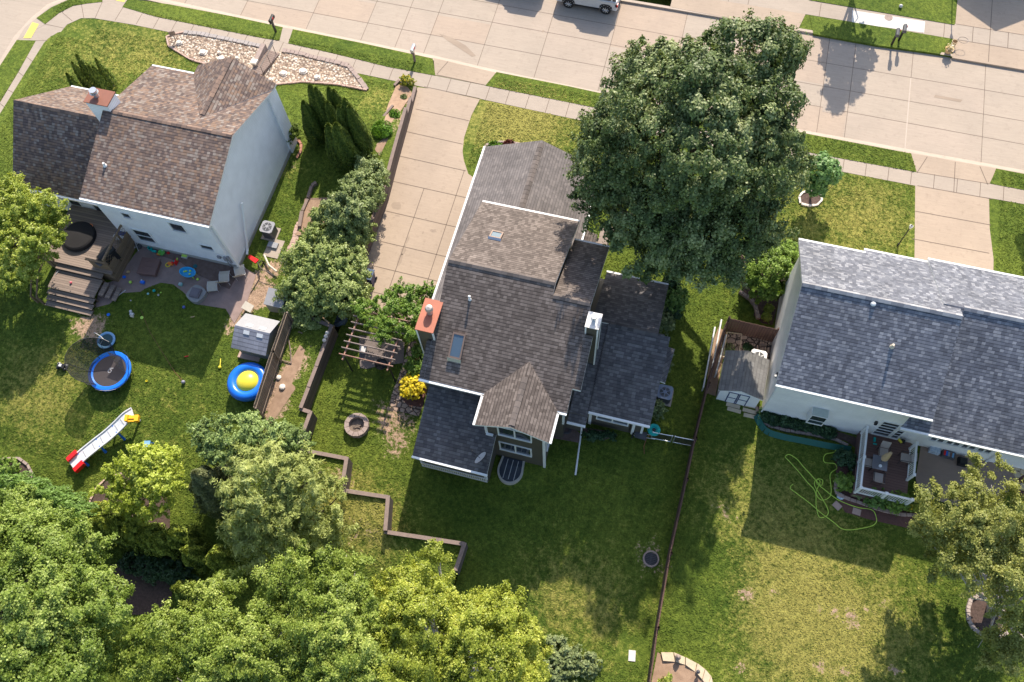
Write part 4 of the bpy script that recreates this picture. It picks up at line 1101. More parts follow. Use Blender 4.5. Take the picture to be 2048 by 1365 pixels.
    fo = f.build('wing_roof', [M['greyroof2'], M['white']], R)
    ridge(fo, (-1.7, 18.8, 4.55), (.72, 18.8, 4.55), Q, Q, M['ridged'])
    gut(R, [(-2.6, 22.65, 2.74), (.74, 22.65, 2.74)]); gut(R, [(-1.75, 14.7, 2.63), (1.34, 14.7, 2.63)]); gut(R, [(-2.7, 14.05, 2.28), (-1.75, 14.05, 2.28)])
    # windows
    window(R, 'y', 12.2, -5.6, -4.05, 3.75, 4.85, -1, 1); window(R, 'y', 12.2, -5.65, -4.1, 1.35, 2.45, -1, 1)
    window(R, 'y', 15.05, -1.3, .25, 1.15, 2.2, -1, 1, rails=1)
    window(R, 'x', -3.4, 12.6, 13.3, 1.6, 3.0, 1, 0)
    window(R, 'y', 28.6, -9, -8.6, 3, 3.3, 1, 0)
    trim_box(R, [(-6.31, -6.19, 12.14, 12.26, -.9, 5.0), (-3.46, -3.34, 12.14, 12.26, -.9, 5.0), (-2.9, -2.8, 13.84, 13.96, 2.4, 5.0), (-1.75, -1.6, 14.99, 15.09, -.8, 2.5),
                 (.52, .66, 14.99, 15.09, -.8, 2.5), (.98, 1.1, 14.99, 15.09, -.8, 2.5), (-6.25, -5.9, 12.02, 12.14, 3.58, 3.66)])
    # downspouts, window well
    pv('downspout', M['gutter'], R, lambda mb: (mb.tube([(-1.98, 14.1, 2.2), (-1.98, 14.4, 1.9), (-1.98, 14.42, .1), (-1.95, 14.1, 0.0), (-1.75, 12.15, -.02)], .05, 8)))
    # skylights
    def skyl(xc, y0, y1, z0_, sl, wd):
        k = MB(); zz = lambda y: z0_ + (y - y0) * sl
        for (a, b, c, d) in ((xc - wd / 2, xc - wd / 2 + .07, y0, y1), (xc + wd / 2 - .07, xc + wd / 2, y0, y1), (xc - wd / 2 + .07, xc + wd / 2 - .07, y0, y0 + .08), (xc - wd / 2 + .07, xc + wd / 2 - .07, y1 - .08, y1)):
            k.slab([(a, c, zz(c) + .16), (b, c, zz(c) + .16), (b, d, zz(d) + .16), (a, d, zz(d) + .16)], .22, 0, 0)
        f_ = k.build('skylight', M['skyframe'], R)
        h = MB(); h.slab([(xc - wd / 2 + .07, y0 + .08, zz(y0 + .08) + .13), (xc + wd / 2 - .07, y0 + .08, zz(y0 + .08) + .13), (xc + wd / 2 - .07, y1 - .08, zz(y1 - .08) + .13), (xc - wd / 2 + .07, y1 - .08, zz(y1 - .08) + .13)], .03, 0, 0)
        h.build('pane', M['skyglass'], f_)
        t = MB(); t.slab([(xc - wd / 2 - .03, y0 - .1, zz(y0 - .1) + .03), (xc + wd / 2 + .03, y0 - .1, zz(y0 - .1) + .03), (xc + wd / 2 + .03, y0, zz(y0) + .17), (xc - wd / 2 - .03, y0, zz(y0) + .17)], .02, 0, 0)
        t.build('flashing', M['metal'], f_)
    x, y = at(924, 707, 6.2); skyl(-8.35, 14.55, 15.65, 5.3 + (14.55 - 13.45) * P, P, .62)
    x, y = at(992, 463, 7.1); skyl(x, y - .28, y + .28, 8 - (y - .28 - 18.6) * P, -P, .6)
    x, y = at(941, 606, 6.9); vent(R, x, y, 5.3 + (y - 13.45) * P, .30, .045, .07, M['white'])
    chimney(R, -10.3, -9.5, 15.2, 16.8, -.4, 7.0, M['olive'], M['rust'], (-9.9, 16.15, 0))
    chimney(R, -2.58, -2.02, 16.9, 17.62, 2.0, 7.7, M['olive'], M['whitecap'], (-2.3, 17.3, 1))
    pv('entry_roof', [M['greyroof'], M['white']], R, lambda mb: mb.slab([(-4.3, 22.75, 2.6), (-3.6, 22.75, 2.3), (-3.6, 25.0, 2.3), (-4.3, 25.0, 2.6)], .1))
    # basement window well with clear cover
    cx, cy = -5.05, 11.55
    well = MB(); arc = [(cx - .55, 12.18)] + [(cx + .62 * math.cos(t), cy + .0 + .68 * math.sin(t)) for t in np.linspace(math.pi, 2 * math.pi, 15)] + [(cx + .55, 12.18)]
    for i in range(len(arc) - 1):
        a, b = arc[i], arc[i + 1]; l = math.hypot(b[0] - a[0], b[1] - a[1]); n_ = ((b[1] - a[1]) / l * .05, -(b[0] - a[0]) / l * .05)
        well.prism([(a[0] - n_[0], a[1] - n_[1]), (b[0] - n_[0], b[1] - n_[1]), (b[0] + n_[0], b[1] + n_[1]), (a[0] + n_[0], a[1] + n_[1])], -.6, .12)
    wo = well.build('window_well', M['beigep'], R)
    pv('well_cover', M['skyglass2'], wo, lambda mb: mb.prism([(p[0] * .97 + cx * .03, p[1] * .98 + cy * .02) for p in arc], .06, .08))
    c = MB()
    for k in range(3): c.box(cx - .28 + k * .28, cx - .25 + k * .28, 11.05, 12.1, .082, .1)
    c.build('cover_rib', M['lgrey'], wo)
    # satellite dish
    dx, dy, dz = -6.15, 10.85, 3.0
    d = MB(); d.tube([(dx, dy, dz - .1), (dx, dy, dz + .35)], .025, 8)
    do = d.build('satellite_dish', M['dmetal'], R)
    def dish(mb):
        i = len(mb.v); n = 20; c0 = Vector((dx, dy, dz + .5)); ax = Vector((-.75, .35, .55)).normalized(); u = ax.orthogonal().normalized(); v = ax.cross(u)
        for k, r_ in enumerate((.001, .15, .28, .36)):
            for q in range(n):
                t = 2 * math.pi * q / n; mb.v.append(tuple(c0 + (u * math.cos(t) + v * math.sin(t)) * r_ + ax * r_ * r_ * .6))
        for k in range(3):
            for q in range(n):
                l = (q + 1) % n; mb.f.append([i + k * n + q, i + k * n + l, i + (k + 1) * n + l, i + (k + 1) * n + q]); mb.mi.append(0)
    pv('dish', M['lgrey'], do, dish, True)
    pv('feed_arm', M['dmetal'], do, lambda mb: (mb.tube([(dx, dy, dz + .35), (dx - .5, dy + .2, dz + .62)], .015, 6), mb.ball((dx - .5, dy + .2, dz + .64), .05, 0, 8)))
    return R
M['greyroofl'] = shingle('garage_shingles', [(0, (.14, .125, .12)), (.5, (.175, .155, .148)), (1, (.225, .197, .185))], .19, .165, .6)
M['skyframe'] = plain('skylight_frame', (.25, .17, .13), .5)
M['whitecap'] = mat('pale_metal_cap', (.78, .76, .72), (.62, .56, .5), 6, .3, 0, .3)
M['beigep'] = plain('well_rim', (.50, .46, .40), .6)
M['skyglass2'] = glass('well_cover', (.05, .06, .08))
main_house()

# ---------------- white house on the left
def left_house():
    R = thing('white_house', 'white sided house with mottled brown shingles and white end wall', 'house', (-27, 23, .5))
    xl, xr, yb, yf, ze, zr, yr = -30.35, -22.85, 18.72, 27.85, 5.8, 7.45, 23.3
    k = (zr - ze) / (yr - yb)
    w = MB(); gable_x(w, xl + .25, xr - .25, 19.05, 27.45, .35, ze - .12, zr - .2, yr)
    w.build('wall', M['wsid'], R)
    pv('foundation', M['found'], R, lambda mb: mb.box(xl + .22, xr - .22, 19.02, 27.48, -.4, .92))
    r = MB()
    r.slab([(xl, yb, ze), (xr, yb, ze), (xr, yr, zr), (xl, yr, zr)], .15)
    r.slab([(xl, yr, zr), (xr, yr, zr), (xr, yf, ze), (xl, yf, ze)], .15)
    xc = -25.2; zg = 7.15; yg = yr + (zr - zg) / k
    r.slab([(-27.7, 27.8, 5.84), (xc, 28.45, zg), (xc, yg, zg)], .12)
    r.slab([(-27.7, 27.8, 5.84), (-27.7, 28.45, 5.84), (xc, 28.45, zg)], .12)
    r.slab([(xc, 28.45, zg), (xr + .03, 28.2, 5.86), (xr + .03, 27.8, 5.86), (xc, yg, zg)], .12)
    ro = r.build('roof', [M['brownroof'], M['white']], R)
    ridge(R, (xl + .05, yr, zr), (xr - .05, yr, zr), k, k, M['ridgel'])
    ridge(R, (xc, 28.3, zg), (xc, 24.4, zg), .5, .5, M['ridgel'], .14)
    pv('gable_wall', M['wsid'], R, lambda mb: gable_y(mb, -27.4, -22.98, 27.3, 28.2, .3, 5.6, 6.85, xc))
    gut(R, [(xl, yb - .05, ze - .02), (xr, yb - .05, ze - .02)]); gut(R, [(xl, yf + .05, ze - .02), (-27.7, yf + .05, ze - .02)])
    # garage wing on the west
    wx0, wx1, wyr, wzr, wze, wyb, wyf = -36.7, -30.2, 23.55, 6.15, 3.1, 19.9, 27.2
    w = MB(); gable_x(w, wx0 + .25, wx1 + .4, wyb + .35, wyf - .35, -.2, wze - .0, wzr - .2, wyr)
    w.build('wing_wall', M['wsid'], R)
    kk = (wzr - wze) / (wyr - wyb)
    r = MB()
    r.slab([(wx0, wyb, wze), (wx1 + .1, wyb, wze), (wx1 + .1, wyr, wzr), (wx0, wyr, wzr)], .15)
    r.slab([(wx0, wyr, wzr), (wx1 + .1, wyr, wzr), (wx1 + .1, wyf, wze), (wx0, wyf, wze)], .15)
    r.build('wing_roof', [M['brownroof'], M['white']], R)
    ridge(R, (wx0 + .05, wyr, wzr), (wx1 - .1, wyr, wzr), kk, kk, M['ridgel'])
    gut(R, [(wx0, wyb - .05, wze - .02), (wx1 + .2, wyb - .05, wze - .02)]); gut(R, [(wx0, wyf + .05, wze - .02), (wx1, wyf + .05, wze - .02)])
    # chimney on the wing ridge
    x, y = at(203, 196, 7.9)
    chimney(R, x - .75, x + .55, y - .45, y + .45, 4.0, 7.9, M['wsid'], M['rust2'], (x - .25, y, 2), trim=False)
    # windows
    W = 19.05
    window(R, 'y', W, -28.75, -28.3, 4.0, 4.45, -1, 0, .04); window(R, 'y', W, -25.9, -25.1, 3.75, 4.5, -1, 0, .05); window(R, 'y', W, -24.8, -24.05, 2.25, 2.65, -1, 0, .03)
    window(R, 'y', W, -28.95, -27.95, 1.5, 2.65, -1, 0, .09, rails=1)
    window(R, 'y', wyb + .35, -32.3, -30.7, .75, 2.75, -1, 1, .07, name='patio_door'); window(R, 'y', wyb + .35, -33.9, -33.2, 1.6, 2.6, -1, 0, .05)
    # rear corner box and downspout
    pv('corner_box', M['wsid'], R, lambda mb: mb.box(-23.75, -23.12, 18.75, 19.06, 2.6, 5.6))
    pv('downspout', M['gutter'], R, lambda mb: mb.tube([(-22.95, 18.8, 5.65), (-23.05, 19.0, 5.35), (-23.02, 18.98, .55), (-22.9, 18.7, .5)], .07, 8))
    pv('downspout', M['gutter'], R, lambda mb: mb.tube([(-22.98, 21.6, 3.6), (-22.98, 20.2, .95), (-22.94, 19.9, .8)], .075, 8))
    vent(R, *at(213, 335, 6.3), ze + (at(213, 335, 6.3)[1] - yb) * k, .22, .06, None, M['white'])
    def meters(mb):
        mb.box(-23.7, -23.5, 18.92, 19.04, 1.4, 1.75); mb.box(-23.45, -23.32, 18.95, 19.04, 1.2, 1.9); mb.cyl((-23.6, 18.98, .7), (-23.6, 18.98, 1.4), .03, .03, 8); mb.box(-24.1, -23.9, 18.94, 19.04, 1.5, 1.7)
    pv('meter_box', M['grey'], R, meters)
left_house()

# ---------------- white house on the right
def right_house():
    R = thing('white_house', 'white sided house with blue grey mottled shingles above a white railed deck', 'house', (12, 21.5, 0))
    xl, xr, yb, yf, ze, zr, yr = 6.58, 13.75, 17.4, 25.5, 5.0, 7.7, 21.45
    k = (zr - ze) / (yr - yb)
    w = MB(); gable_x(w, xl + .3, xr - .2, 17.82, 25.1, -.6, ze - .02, zr - .2, yr); w.build('wall', M['wsid2'], R)
    r = MB()
    r.slab([(xl, yb, ze), (xr, yb, ze), (xr, yr, zr), (xl, yr, zr)], .16)
    r.slab([(xl, yr, zr), (xr, yr, zr), (xr, yf, ze), (xl, yf, ze)], .16)
    r2y, r2z = 22.15, 7.32
    z2 = lambda y: r2z - abs(y - r2y) * k
    r.slab([(12.7, 17.1, z2(17.1)), (27, 17.1, z2(17.1)), (27, r2y, r2z), (13.2, r2y, r2z), (13.2, 18, z2(18) - .02)], .16)
    r.slab([(13.0, r2y, r2z), (27, r2y, r2z), (27, 26.05, z2(26.05)), (13.0, 26.05, z2(26.05))], .16)
    r.slab([(9.9, 25.45, 4.94), (13.2, 25.45, 4.94), (13.2, 25.9, 4.66), (9.9, 25.9, 4.66)], .12)
    r.build('roof', [M['blueroof'], M['white']], R)
    ridge(R, (xl + .03, yr, zr), (xr - .05, yr, zr), k, k, M['ridgeb']); ridge(R, (13.9, r2y, r2z), (27, r2y, r2z), k, k, M['ridgeb'])
    w = MB(); gable_x(w, 13.6, 26.8, 18.0, 25.6, -.6, z2(18.0) - .2, r2z - .2, r2y); w.build('wing_wall', M['wsid2'], R)
    gut(R, [(xl, yb - .05, ze - .02), (xr, yb - .05, ze - .02)]); gut(R, [(xl, yf + .05, ze - .02), (9.9, yf + .05, ze - .02)]); gut(R, [(9.9, 25.95, 4.64), (13.0, 25.95, 4.64)]); gut(R, [(13.0, 26.1, z2(26.05) - .02), (27, 26.1, z2(26.05) - .02)]); gut(R, [(12.7, 17.05, z2(17.1) - .02), (27, 17.05, z2(17.1) - .02)])
    Y = 17.82
    window(R, 'y', Y, 8.35, 8.97, 3.85, 4.35, -1, 0, .04); window(R, 'y', Y, 11.3, 11.95, 3.85, 4.35, -1, 0, .04)
    # boxed window
    b = MB(); b.box(8.95, 9.75, 17.35, 17.81, 1.2, 1.25); b.box(8.95, 9.0, 17.35, 17.81, 1.25, 2.3); b.box(9.7, 9.75, 17.35, 17.81, 1.25, 2.3); b.box(8.95, 9.75, 17.35, 17.81, 2.3, 2.36); b.box(9.0, 9.7, 17.35, 17.39, 1.25, 1.32); b.box(9.0, 9.7, 17.35, 17.39, 1.72, 1.77)
    bo = b.build('garden_window', M['white'], R); pv('pane', M['glass'], bo, lambda mb: mb.box(9.0, 9.7, 17.36, 17.38, 1.32, 2.3)); 
    pv('pane', M['skypale'], bo, lambda mb: mb.box(8.97, 9.73, 17.37, 17.79, 2.361, 2.375))
    window(R, 'y', Y, 12.35, 13.1, .78, 2.55, -1, 0, .06, name='patio_door', rails=4); window(R, 'y', Y - .0, 13.25, 13.55, .78, 2.55, -1, 0, .06, name='patio_door', rails=4)
    for a in (15.0, 15.75, 16.5, 17.25): window(R, 'y', 18.0, a, a + .6, 1.2, 2.6, -1, 1, .06, rails=2)
    pv('wall_lamp', M['black'], R, lambda mb: mb.box(12.0, 12.12, 17.68, 17.82, 2.1, 2.35))
    vent(R, *at(1746, 608, 7.5), 7.3, .22, .09, .14, M['white']); vent(R, *at(1787, 690, 6.8), ze + (at(1787, 690, 6.8)[1] - yb) * k, .22, .06, None, M['cream'])
    pv('downspout', M['gutter'], R, lambda mb: mb.tube([(6.75, 17.45, 4.9), (6.86, 17.75, 4.6), (6.86, 17.76, 0)], .045, 8))
    pv('downspout', M['gutter'], R, lambda mb: mb.tube([(18.2, 17.1, 3.7), (18.2, 17.95, 3.2), (18.2, 17.95, 0)], .045, 8))
    pv('eave_light', M['lgrey'], R, lambda mb: mb.box(6.5, 6.6, 17.9, 18.0, 4.6, 4.7)); pv('wall_meter', M['dgrey'], R, lambda mb: mb.box(6.8, 6.89, 18.6, 18.75, 3.0, 3.4))
M['skypale'] = plain('pale_glass', (.45, .5, .45), .15)
right_house()

# neighbour across the street: only its gable throws a shadow into the view
def far_house():
    R = thing('garage_house', 'gable fronted house across the street, seen by its shadow on the driveway', 'house', (18, 60, 0))
    # ridge along y, apex shadow at (1980,62)
    ax, ay = at(1980, 62); zr = 5.2; yf = ay + zr / math.tan(SUN_EL)
    pv('wall', M['wsid2'], R, lambda mb: gable_y(mb, ax - 3.6, ax + 3.6, yf + .3, yf + 10, -.2, 2.6, 5.0, ax))
    r = MB(); r.slab([(ax - 4, yf, 2.7), (ax, yf, zr), (ax, yf + 10.3, zr), (ax - 4, yf + 10.3, 2.7)], .15); r.slab([(ax, yf, zr), (ax + 4, yf, 2.7), (ax + 4, yf + 10.3, 2.7), (ax, yf + 10.3, zr)], .15)
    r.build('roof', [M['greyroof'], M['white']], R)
    pv('garage_door', M['white'], R, lambda mb: [mb.box(ax - 2.4, ax + 2.4, yf + .22, yf + .29, .02 + .55 * q, .54 + .55 * q) for q in range(4)])
far_house()

# ================================================================== OBJECTS
V3 = Vector
def add_part(root, name, m, fn, smooth=False): return pv(name, m, root, fn, smooth)

# ---- mailboxes
def mailbox(px, py, label, post, box, face=1, h=1.0, number=1):
    x, y, z = G(px, py)
    R = thing('mailbox', label, 'mailbox', (x, y, z), 'mailboxes along the kerb')
    add_part(R, 'post', post, lambda mb: mb.box(x - .06, x + .06, y - .06, y + .06, z - .1, z + h)); add_part(R, 'bracket', post, lambda mb: mb.box(x - .05, x + .05, y - .25, y + .3, z + h - .04, z + h + .02))
    def b(mb):
        prof = [(-.11, 0), (.11, 0), (.11, .14), (.08, .21), (0, .25), (-.08, .21), (-.11, .14)]
        i = len(mb.v)
        for yy in (-.28, .28): mb.v += [(x + a, y + .08 * face + yy, z + h + .025 + c) for a, c in prof]
        n = 7
        mb.f.append([i + k for k in range(n)]); mb.mi.append(0); mb.f.append([i + n + k for k in range(n)][::-1]); mb.mi.append(0)
        for k in range(n):
            l = (k + 1) % n; mb.f.append([i + l, i + k, i + n + k, i + n + l]); mb.mi.append(0)
    bo = add_part(R, 'letter_box', box, b)
    add_part(bo, 'flag', M['red'], lambda mb: mb.box(x + .12, x + .13, y, y + .12, z + h + .12, z + h + .28))
    return R
mailbox(552, 65, 'black mailbox on a dark post beside the narrow slab walk across the verge', M['dmetal'], M['black'])
mailbox(830, 124, 'silver mailbox on a brown post near the end of the grass verge by the driveway', M['timbercap'], M['metal'])
mailbox(1783, 90, 'left one of a pair of dark mailboxes standing on the far grass verge', M['black'], M['dgrey'], -1)
mailbox(1797, 82, 'right one of a pair of dark mailboxes standing on the far grass verge', M['black'], M['dgrey'], -1)
x, y, z = G(352, 82)
R = thing('yard_sign', 'small brown sign on a post at the corner of the gravel bed', 'sign', (x, y, z))
add_part(R, 'post', M['bark'], lambda mb: mb.cyl((x, y, z - .1), (x, y, z + .5), .03)); add_part(R, 'board', M['timbercap'], lambda mb: mb.cbox(x, y, z + .5, .4, .05, .35, rz=.5))

# ---- street lamps
def lamp(px, py, label, h=2.0, at_xy=None):
    x, y, z = G(px, py) if at_xy is None else at_xy
    R = thing('lamp_post', label, 'lamp', (x, y, z))
    add_part(R, 'pole', M['dmetal'], lambda mb: (mb.cyl((x, y, z - .1), (x, y, z + h), .035, .03, 10), mb.cyl((x, y, z), (x, y, z + .25), .06, .05, 10)))
    l = add_part(R, 'lantern', M['lgrey'], lambda mb: mb.lathe(x, y, [(.06, z + h), (.11, z + h + .22), (.02, z + h + .3)], 8))
    add_part(l, 'finial', M['dmetal'], lambda mb: (mb.cyl((x, y, z + h + .28), (x, y, z + h + .34), .05, .02, 8)))
lamp(1795, 492, 'thin black lamp post on the front lawn beside the concrete drive', 1.9)
ax_, ay_ = at(1897, 78, 0)
lamp(0, 0, 'tall black lamp post beyond the verge whose shadow crosses the pavement', 3.2, (ax_ - .05, ay_ + 3.5 / math.tan(SUN_EL), 0))

# ---- white suv at the far kerb, and the one just out of view
def suv(x0, yc, zb, label, name='parked_car'):
    """x0 = front axle x; nose towards -x"""
    R = thing(name, label, 'car', (x0 + 1.25, yc, zb), 'cars parked at the far kerb')
    xf, xr_, hw = x0 - .85, x0 + 2.5 + .75, .9
    # body side profile (x, z) lofted over the width
    low = [(xf, .45), (xf - .05, .62), (xf + .02, .9), (xf + .35, 1.02), (x0 + .75, 1.08), (xr_ - .05, 1.12), (xr_ + .02, .8), (xr_, .42)]
    def body(mb):
        secs = [(-hw, .97, .04), (-hw + .12, 1.0, 0), (hw - .12, 1.0, 0), (hw, .97, .04)]
        i = len(mb.v); n = len(low)
        for yy, k, ins in secs:
            for (a, c) in low: mb.v.append((x0 + 1.25 + (a - x0 - 1.25) * (1 - ins * .5), yc + yy, zb + (c if c < .5 else c * k)))
        for s in range(3):
            for k in range(n):
                l = (k + 1) % n; mb.f.append([i + s * n + k, i + s * n + l, i + (s + 1) * n + l, i + (s + 1) * n + k]); mb.mi.append(0)
        mb.f.append([i + k for k in range(n)][::-1]); mb.mi.append(0); mb.f.append([i + 3 * n + k for k in range(n)]); mb.mi.append(0)
    add_part(R, 'body', M['carpaint'], body)
    def cab(mb):
        a, b = x0 + .55, xr_ - .1
        for s in (0,):
            P = [(a, -hw + .06), (b, -hw + .06), (b, hw - .06), (a, hw - .06)]; Q = [(a + .55, -hw + .2), (b - .15, -hw + .2), (b - .15, hw - .2), (a + .55, hw - .2)]
            i = len(mb.v); mb.v += [(p[0], yc + p[1], zb + 1.05) for p in P] + [(p[0], yc + p[1], zb + 1.62) for p in Q]
            for k in range(4):
                l = (k + 1) % 4; mb.f.append([i + k, i + l, i + 4 + l, i + 4 + k]); mb.mi.append(0)
            mb.f.append([i + 4, i + 5, i + 6, i + 7]); mb.mi.append(0)
    add_part(R, 'window_band', M['glass'], cab)
    rf = add_part(R, 'roof', M['carpaint'], lambda mb: mb.box(x0 + 1.08, xr_ - .24, yc - hw + .19, yc + hw - .19, zb + 1.62, zb + 1.69))
    add_part(rf, 'roof_rail', M['black'], lambda mb: mb.box(x0 + 1.25, xr_ - .35, yc - hw + .24, yc - hw + .28, zb + 1.7, zb + 1.76)); add_part(rf, 'roof_rail', M['black'], lambda mb: mb.box(x0 + 1.25, xr_ - .35, yc + hw - .28, yc + hw - .24, zb + 1.7, zb + 1.76))
    for xx, pc in ((x0 + 1.95, 'pillar'), (x0 + 2.85, 'pillar')):
        add_part(R, pc, M['carpaint'], lambda mb: mb.prism([(xx - .05, yc - hw + .05), (xx + .05, yc - hw + .05), (xx + .05, yc - hw + .2), (xx - .05, yc - hw + .2)], zb + 1.05, [zb + 1.1, zb + 1.1, zb + 1.63, zb + 1.63]))
    for xx in (x0, x0 + 2.5):
        for s in (-1, 1):
            w = add_part(R, 'wheel', M['rubber'], lambda mb: mb.cyl((xx, yc + s * (hw - .2), zb + .36), (xx, yc + s * (hw + .025), zb + .36), .36, .36, 24))
            add_part(w, 'rim', M['metal'], lambda mb: [mb.tube([(xx, yc + s * (hw + .035), zb + .36), (xx + .22 * math.cos(t), yc + s * (hw + .035), zb + .36 + .22 * math.sin(t))], .022, 6) for t in np.linspace(0, 2 * math.pi, 9)[:-1]])
            add_part(R, 'wheel_arch', M['black'], lambda mb: [mb.prism([(xx + .44 * math.cos(a), yc + s * (hw - .1)), (xx + .44 * math.cos(b), yc + s * (hw - .1)), (xx + .44 * math.cos(b), yc + s * (hw + .012)), (xx + .44 * math.cos(a), yc + s * (hw + .012))], zb + .36 + .40 * min(math.sin(a), math.sin(b)), zb + .36 + .47 * max(math.sin(a), math.sin(b)) + .01) for a, b in zip(np.linspace(.05, 3.09, 9)[:-1], np.linspace(.05, 3.09, 9)[1:])])
    add_part(R, 'sill', M['black'], lambda mb: mb.box(x0 + .4, x0 + 2.1, yc - hw + .02, yc + hw - .02, zb + .30, zb + .44))
    for s in (-1, 1):
        add_part(R, 'tail_light', M['red'], lambda mb: mb.box(xr_ - .14, xr_ + .03, yc + s * (hw - .08) - .08, yc + s * (hw - .08) + .09, zb + .72, zb + .95))
        add_part(R, 'headlight', M['lgrey'], lambda mb: mb.box(xf - .03, xf + .12, yc + s * (hw - .2) - .14, yc + s * (hw - .2) + .14, zb + .72, zb + .86))
        add_part(R, 'mirror', M['carpaint'], lambda mb: mb.box(x0 + .85, x0 + 1.05, yc + s * (hw + .1) - .1, yc + s * (hw + .1) + .1, zb + 1.05, zb + 1.2))
    return R
xa, ya = at(1136, 16, -.12)
suv(xa + .02, ya + .9, -.12, 'pale grey SUV with black wheels parked at the far kerb')
xa, ya = at(985, 24, -.12)
suv(-14.6, 44.5, -.12, 'grey SUV parked just beyond the frame, throwing a rounded shadow on the street')

# ---- flower pot and wire stand at the far verge
x, y, z = G(1895, 106)
R = thing('flower_pot', 'brown tub of pale flowers at the corner of the far verge', 'flower pot', (x, y, z + .03))
add_part(R, 'pot', M['tan'], lambda mb: mb.lathe(x, y, [(.17, z + .03), (.26, z + .35), (.28, z + .36), (.22, z + .34), (.02, z + .32)], 16))
rg = np.random.default_rng(5)
leaf_mesh('blossom', np.array([x, y, z + .45]) + rg.normal(size=(120, 3)) * .1, rg.normal(size=(120, 3)) + [0, 0, 1], .09, M['flower'], rg.random(120), R)
x, y, z = G(1905, 92)
R = thing('garden_stand', 'brown bucket with a thin wire hoop beside the flower tub', 'garden stand', (x, y, z + .02))
add_part(R, 'bucket', M['cardboard'], lambda mb: mb.lathe(x, y, [(.14, z + .02), (.18, z + .4), (.15, z + .4), (.1, z + .1)], 14))
add_part(R, 'hoop', M['dmetal'], lambda mb: mb.tube([(x + .1, y, z + .3)] + [(x + .45 + .3 * math.cos(t), y + .1 + .25 * math.sin(t), z + .5) for t in np.linspace(math.pi, 3 * math.pi, 16)], .012, 5))
for px, py, r, nm, lb in ((1777, 36, .26, 'manhole_cover', 'round brown manhole cover set in the pale pavement slabs'),):
    x, y, z = G(px, py); o = MB(); o.cyl((x, y, .018), (x, y, .03), r, r, 24); one(o, nm, M['stone'], lb, 'manhole cover')
x, y, z = G(1800, 16); o = MB(); o.ball((x, y, .15), .12, 0, 14); o.cyl((x, y, 0), (x, y, .1), .03); one(o, 'garden_light', M['lgrey'], 'small white globe light on the far front lawn', 'light', smooth=True)

# ---- steps with rail between the two halves of the gravel bed
x0s, y0s = at(550, 108, .1)
R = thing('garden_steps', 'narrow ribbed garden steps between the two halves of the gravel bed', 'steps', (x0s, y0s, 0))
pa, pb = at(548, 104, .1), at(510, 152, .3); pc_ = at(530, 95, .1)
def steps_(mb):
    n = 14; a = V3((pa[0], pa[1])); b = V3((pb[0], pb[1])); d = (b - a); w = V3((-d.y, d.x)).normalized() * .42
    for k in range(n):
        p = a + d * (k / n); q = a + d * ((k + .82) / n)
        mb.prism([tuple(p - w), tuple(q - w), tuple(q + w), tuple(p + w)], -.1, .12 + .025 * k)
add_part(R, 'tread', M['timbercap'], steps_)
R = thing('handrail', 'thin black handrail beside the ribbed garden steps', 'handrail', (pa[0], pa[1], 0))
def hr(mb):
    pts = [at(551, 106, .3), at(540, 125, .4), at(527, 148, .5)]
    mb.tube([(p[0], p[1], 1.0 + .08 * i) for i, p in enumerate(pts)], .02, 6)
    for i, p in enumerate(pts): mb.cyl((p[0], p[1], .1), (p[0], p[1], 1.0 + .08 * i), .018)
add_part(R, 'rail', M['black'], hr)
R = thing('stone_wall', 'short stone wall with a pale cap beside the ribbed garden steps', 'wall', (*at(522, 115, .2), 0))
a, b = at(534, 96, .2), at(514, 134, .3)
add_part(R, 'stonework', M['stone'], lambda mb: mb.prism([(a[0], a[1]), (b[0], b[1]), (b[0] - .3, b[1]), (a[0] - .3, a[1])], 0, .55))
add_part(R, 'cap', M['wstone'], lambda mb: mb.prism([(b[0] + .05, b[1] - .05), (b[0] + .08, b[1] + .3), (b[0] - .35, b[1] + .3), (b[0] - .35, b[1] - .05)], .55, .68))
def edging(name, label, pts, m, w=.15, h=.12, gf=g, n_per=.28, cat='edging', up=0.):
    """row of edging stones along a line of photo points"""
    P = [V3(G(a, b, 0, gf)) for a, b in pts]; mb = MB(); rr = random.Random(len(pts) + int(pts[0][0]))
    for a, b in zip(P, P[1:]):
        L = (b - a).length; n = max(1, round(L / n_per)); d = (b - a) / L; nx = V3((d.y, -d.x, 0))
        for k in range(n):
            p = a + d * (L * (k + .04) / n); q = a + d * (L * (k + .96) / n); ww = w * rr.uniform(.85, 1.15) / 2; hh = h * rr.uniform(.85, 1.15)
            z = min(p.z, q.z)
            mb.prism([tuple((p - nx * ww)[:2]), tuple((q - nx * ww)[:2]), tuple((q + nx * ww)[:2]), tuple((p + nx * ww)[:2])], z - .1, z + hh + up)
    return one(mb, name, m, label, cat)
edging('paver_edging', 'grey paver edging along the pavement side of the left gravel bed', z32((0, 0), [(1180, 212), (1290, 222), (1520, 268), (1690, 305)]), M['lgrey2'] if 'lgrey2' in M else M['stone'], .28)
edging('paver_edging', 'grey paver edging round the driveway end of the right gravel bed', z32((500, 0), [(210, 328), (340, 350), (380, 365), (540, 400), (630, 425), (700, 510), (750, 580)]), M['stone'], .28)
edging('stone_edging', 'low pinkish edging on the lawn side of the left gravel bed', z32((0, 0), [(1180, 212), (1120, 222), (1068, 240), (1082, 300), (1220, 385), (1370, 432)]), M['pinkstone'], .1)
edging('stone_edging', 'low pinkish edging on the lawn side of the right gravel bed', z32((500, 0), [(70, 555), (330, 528), (560, 545), (750, 582)]), M['pinkstone'], .1)
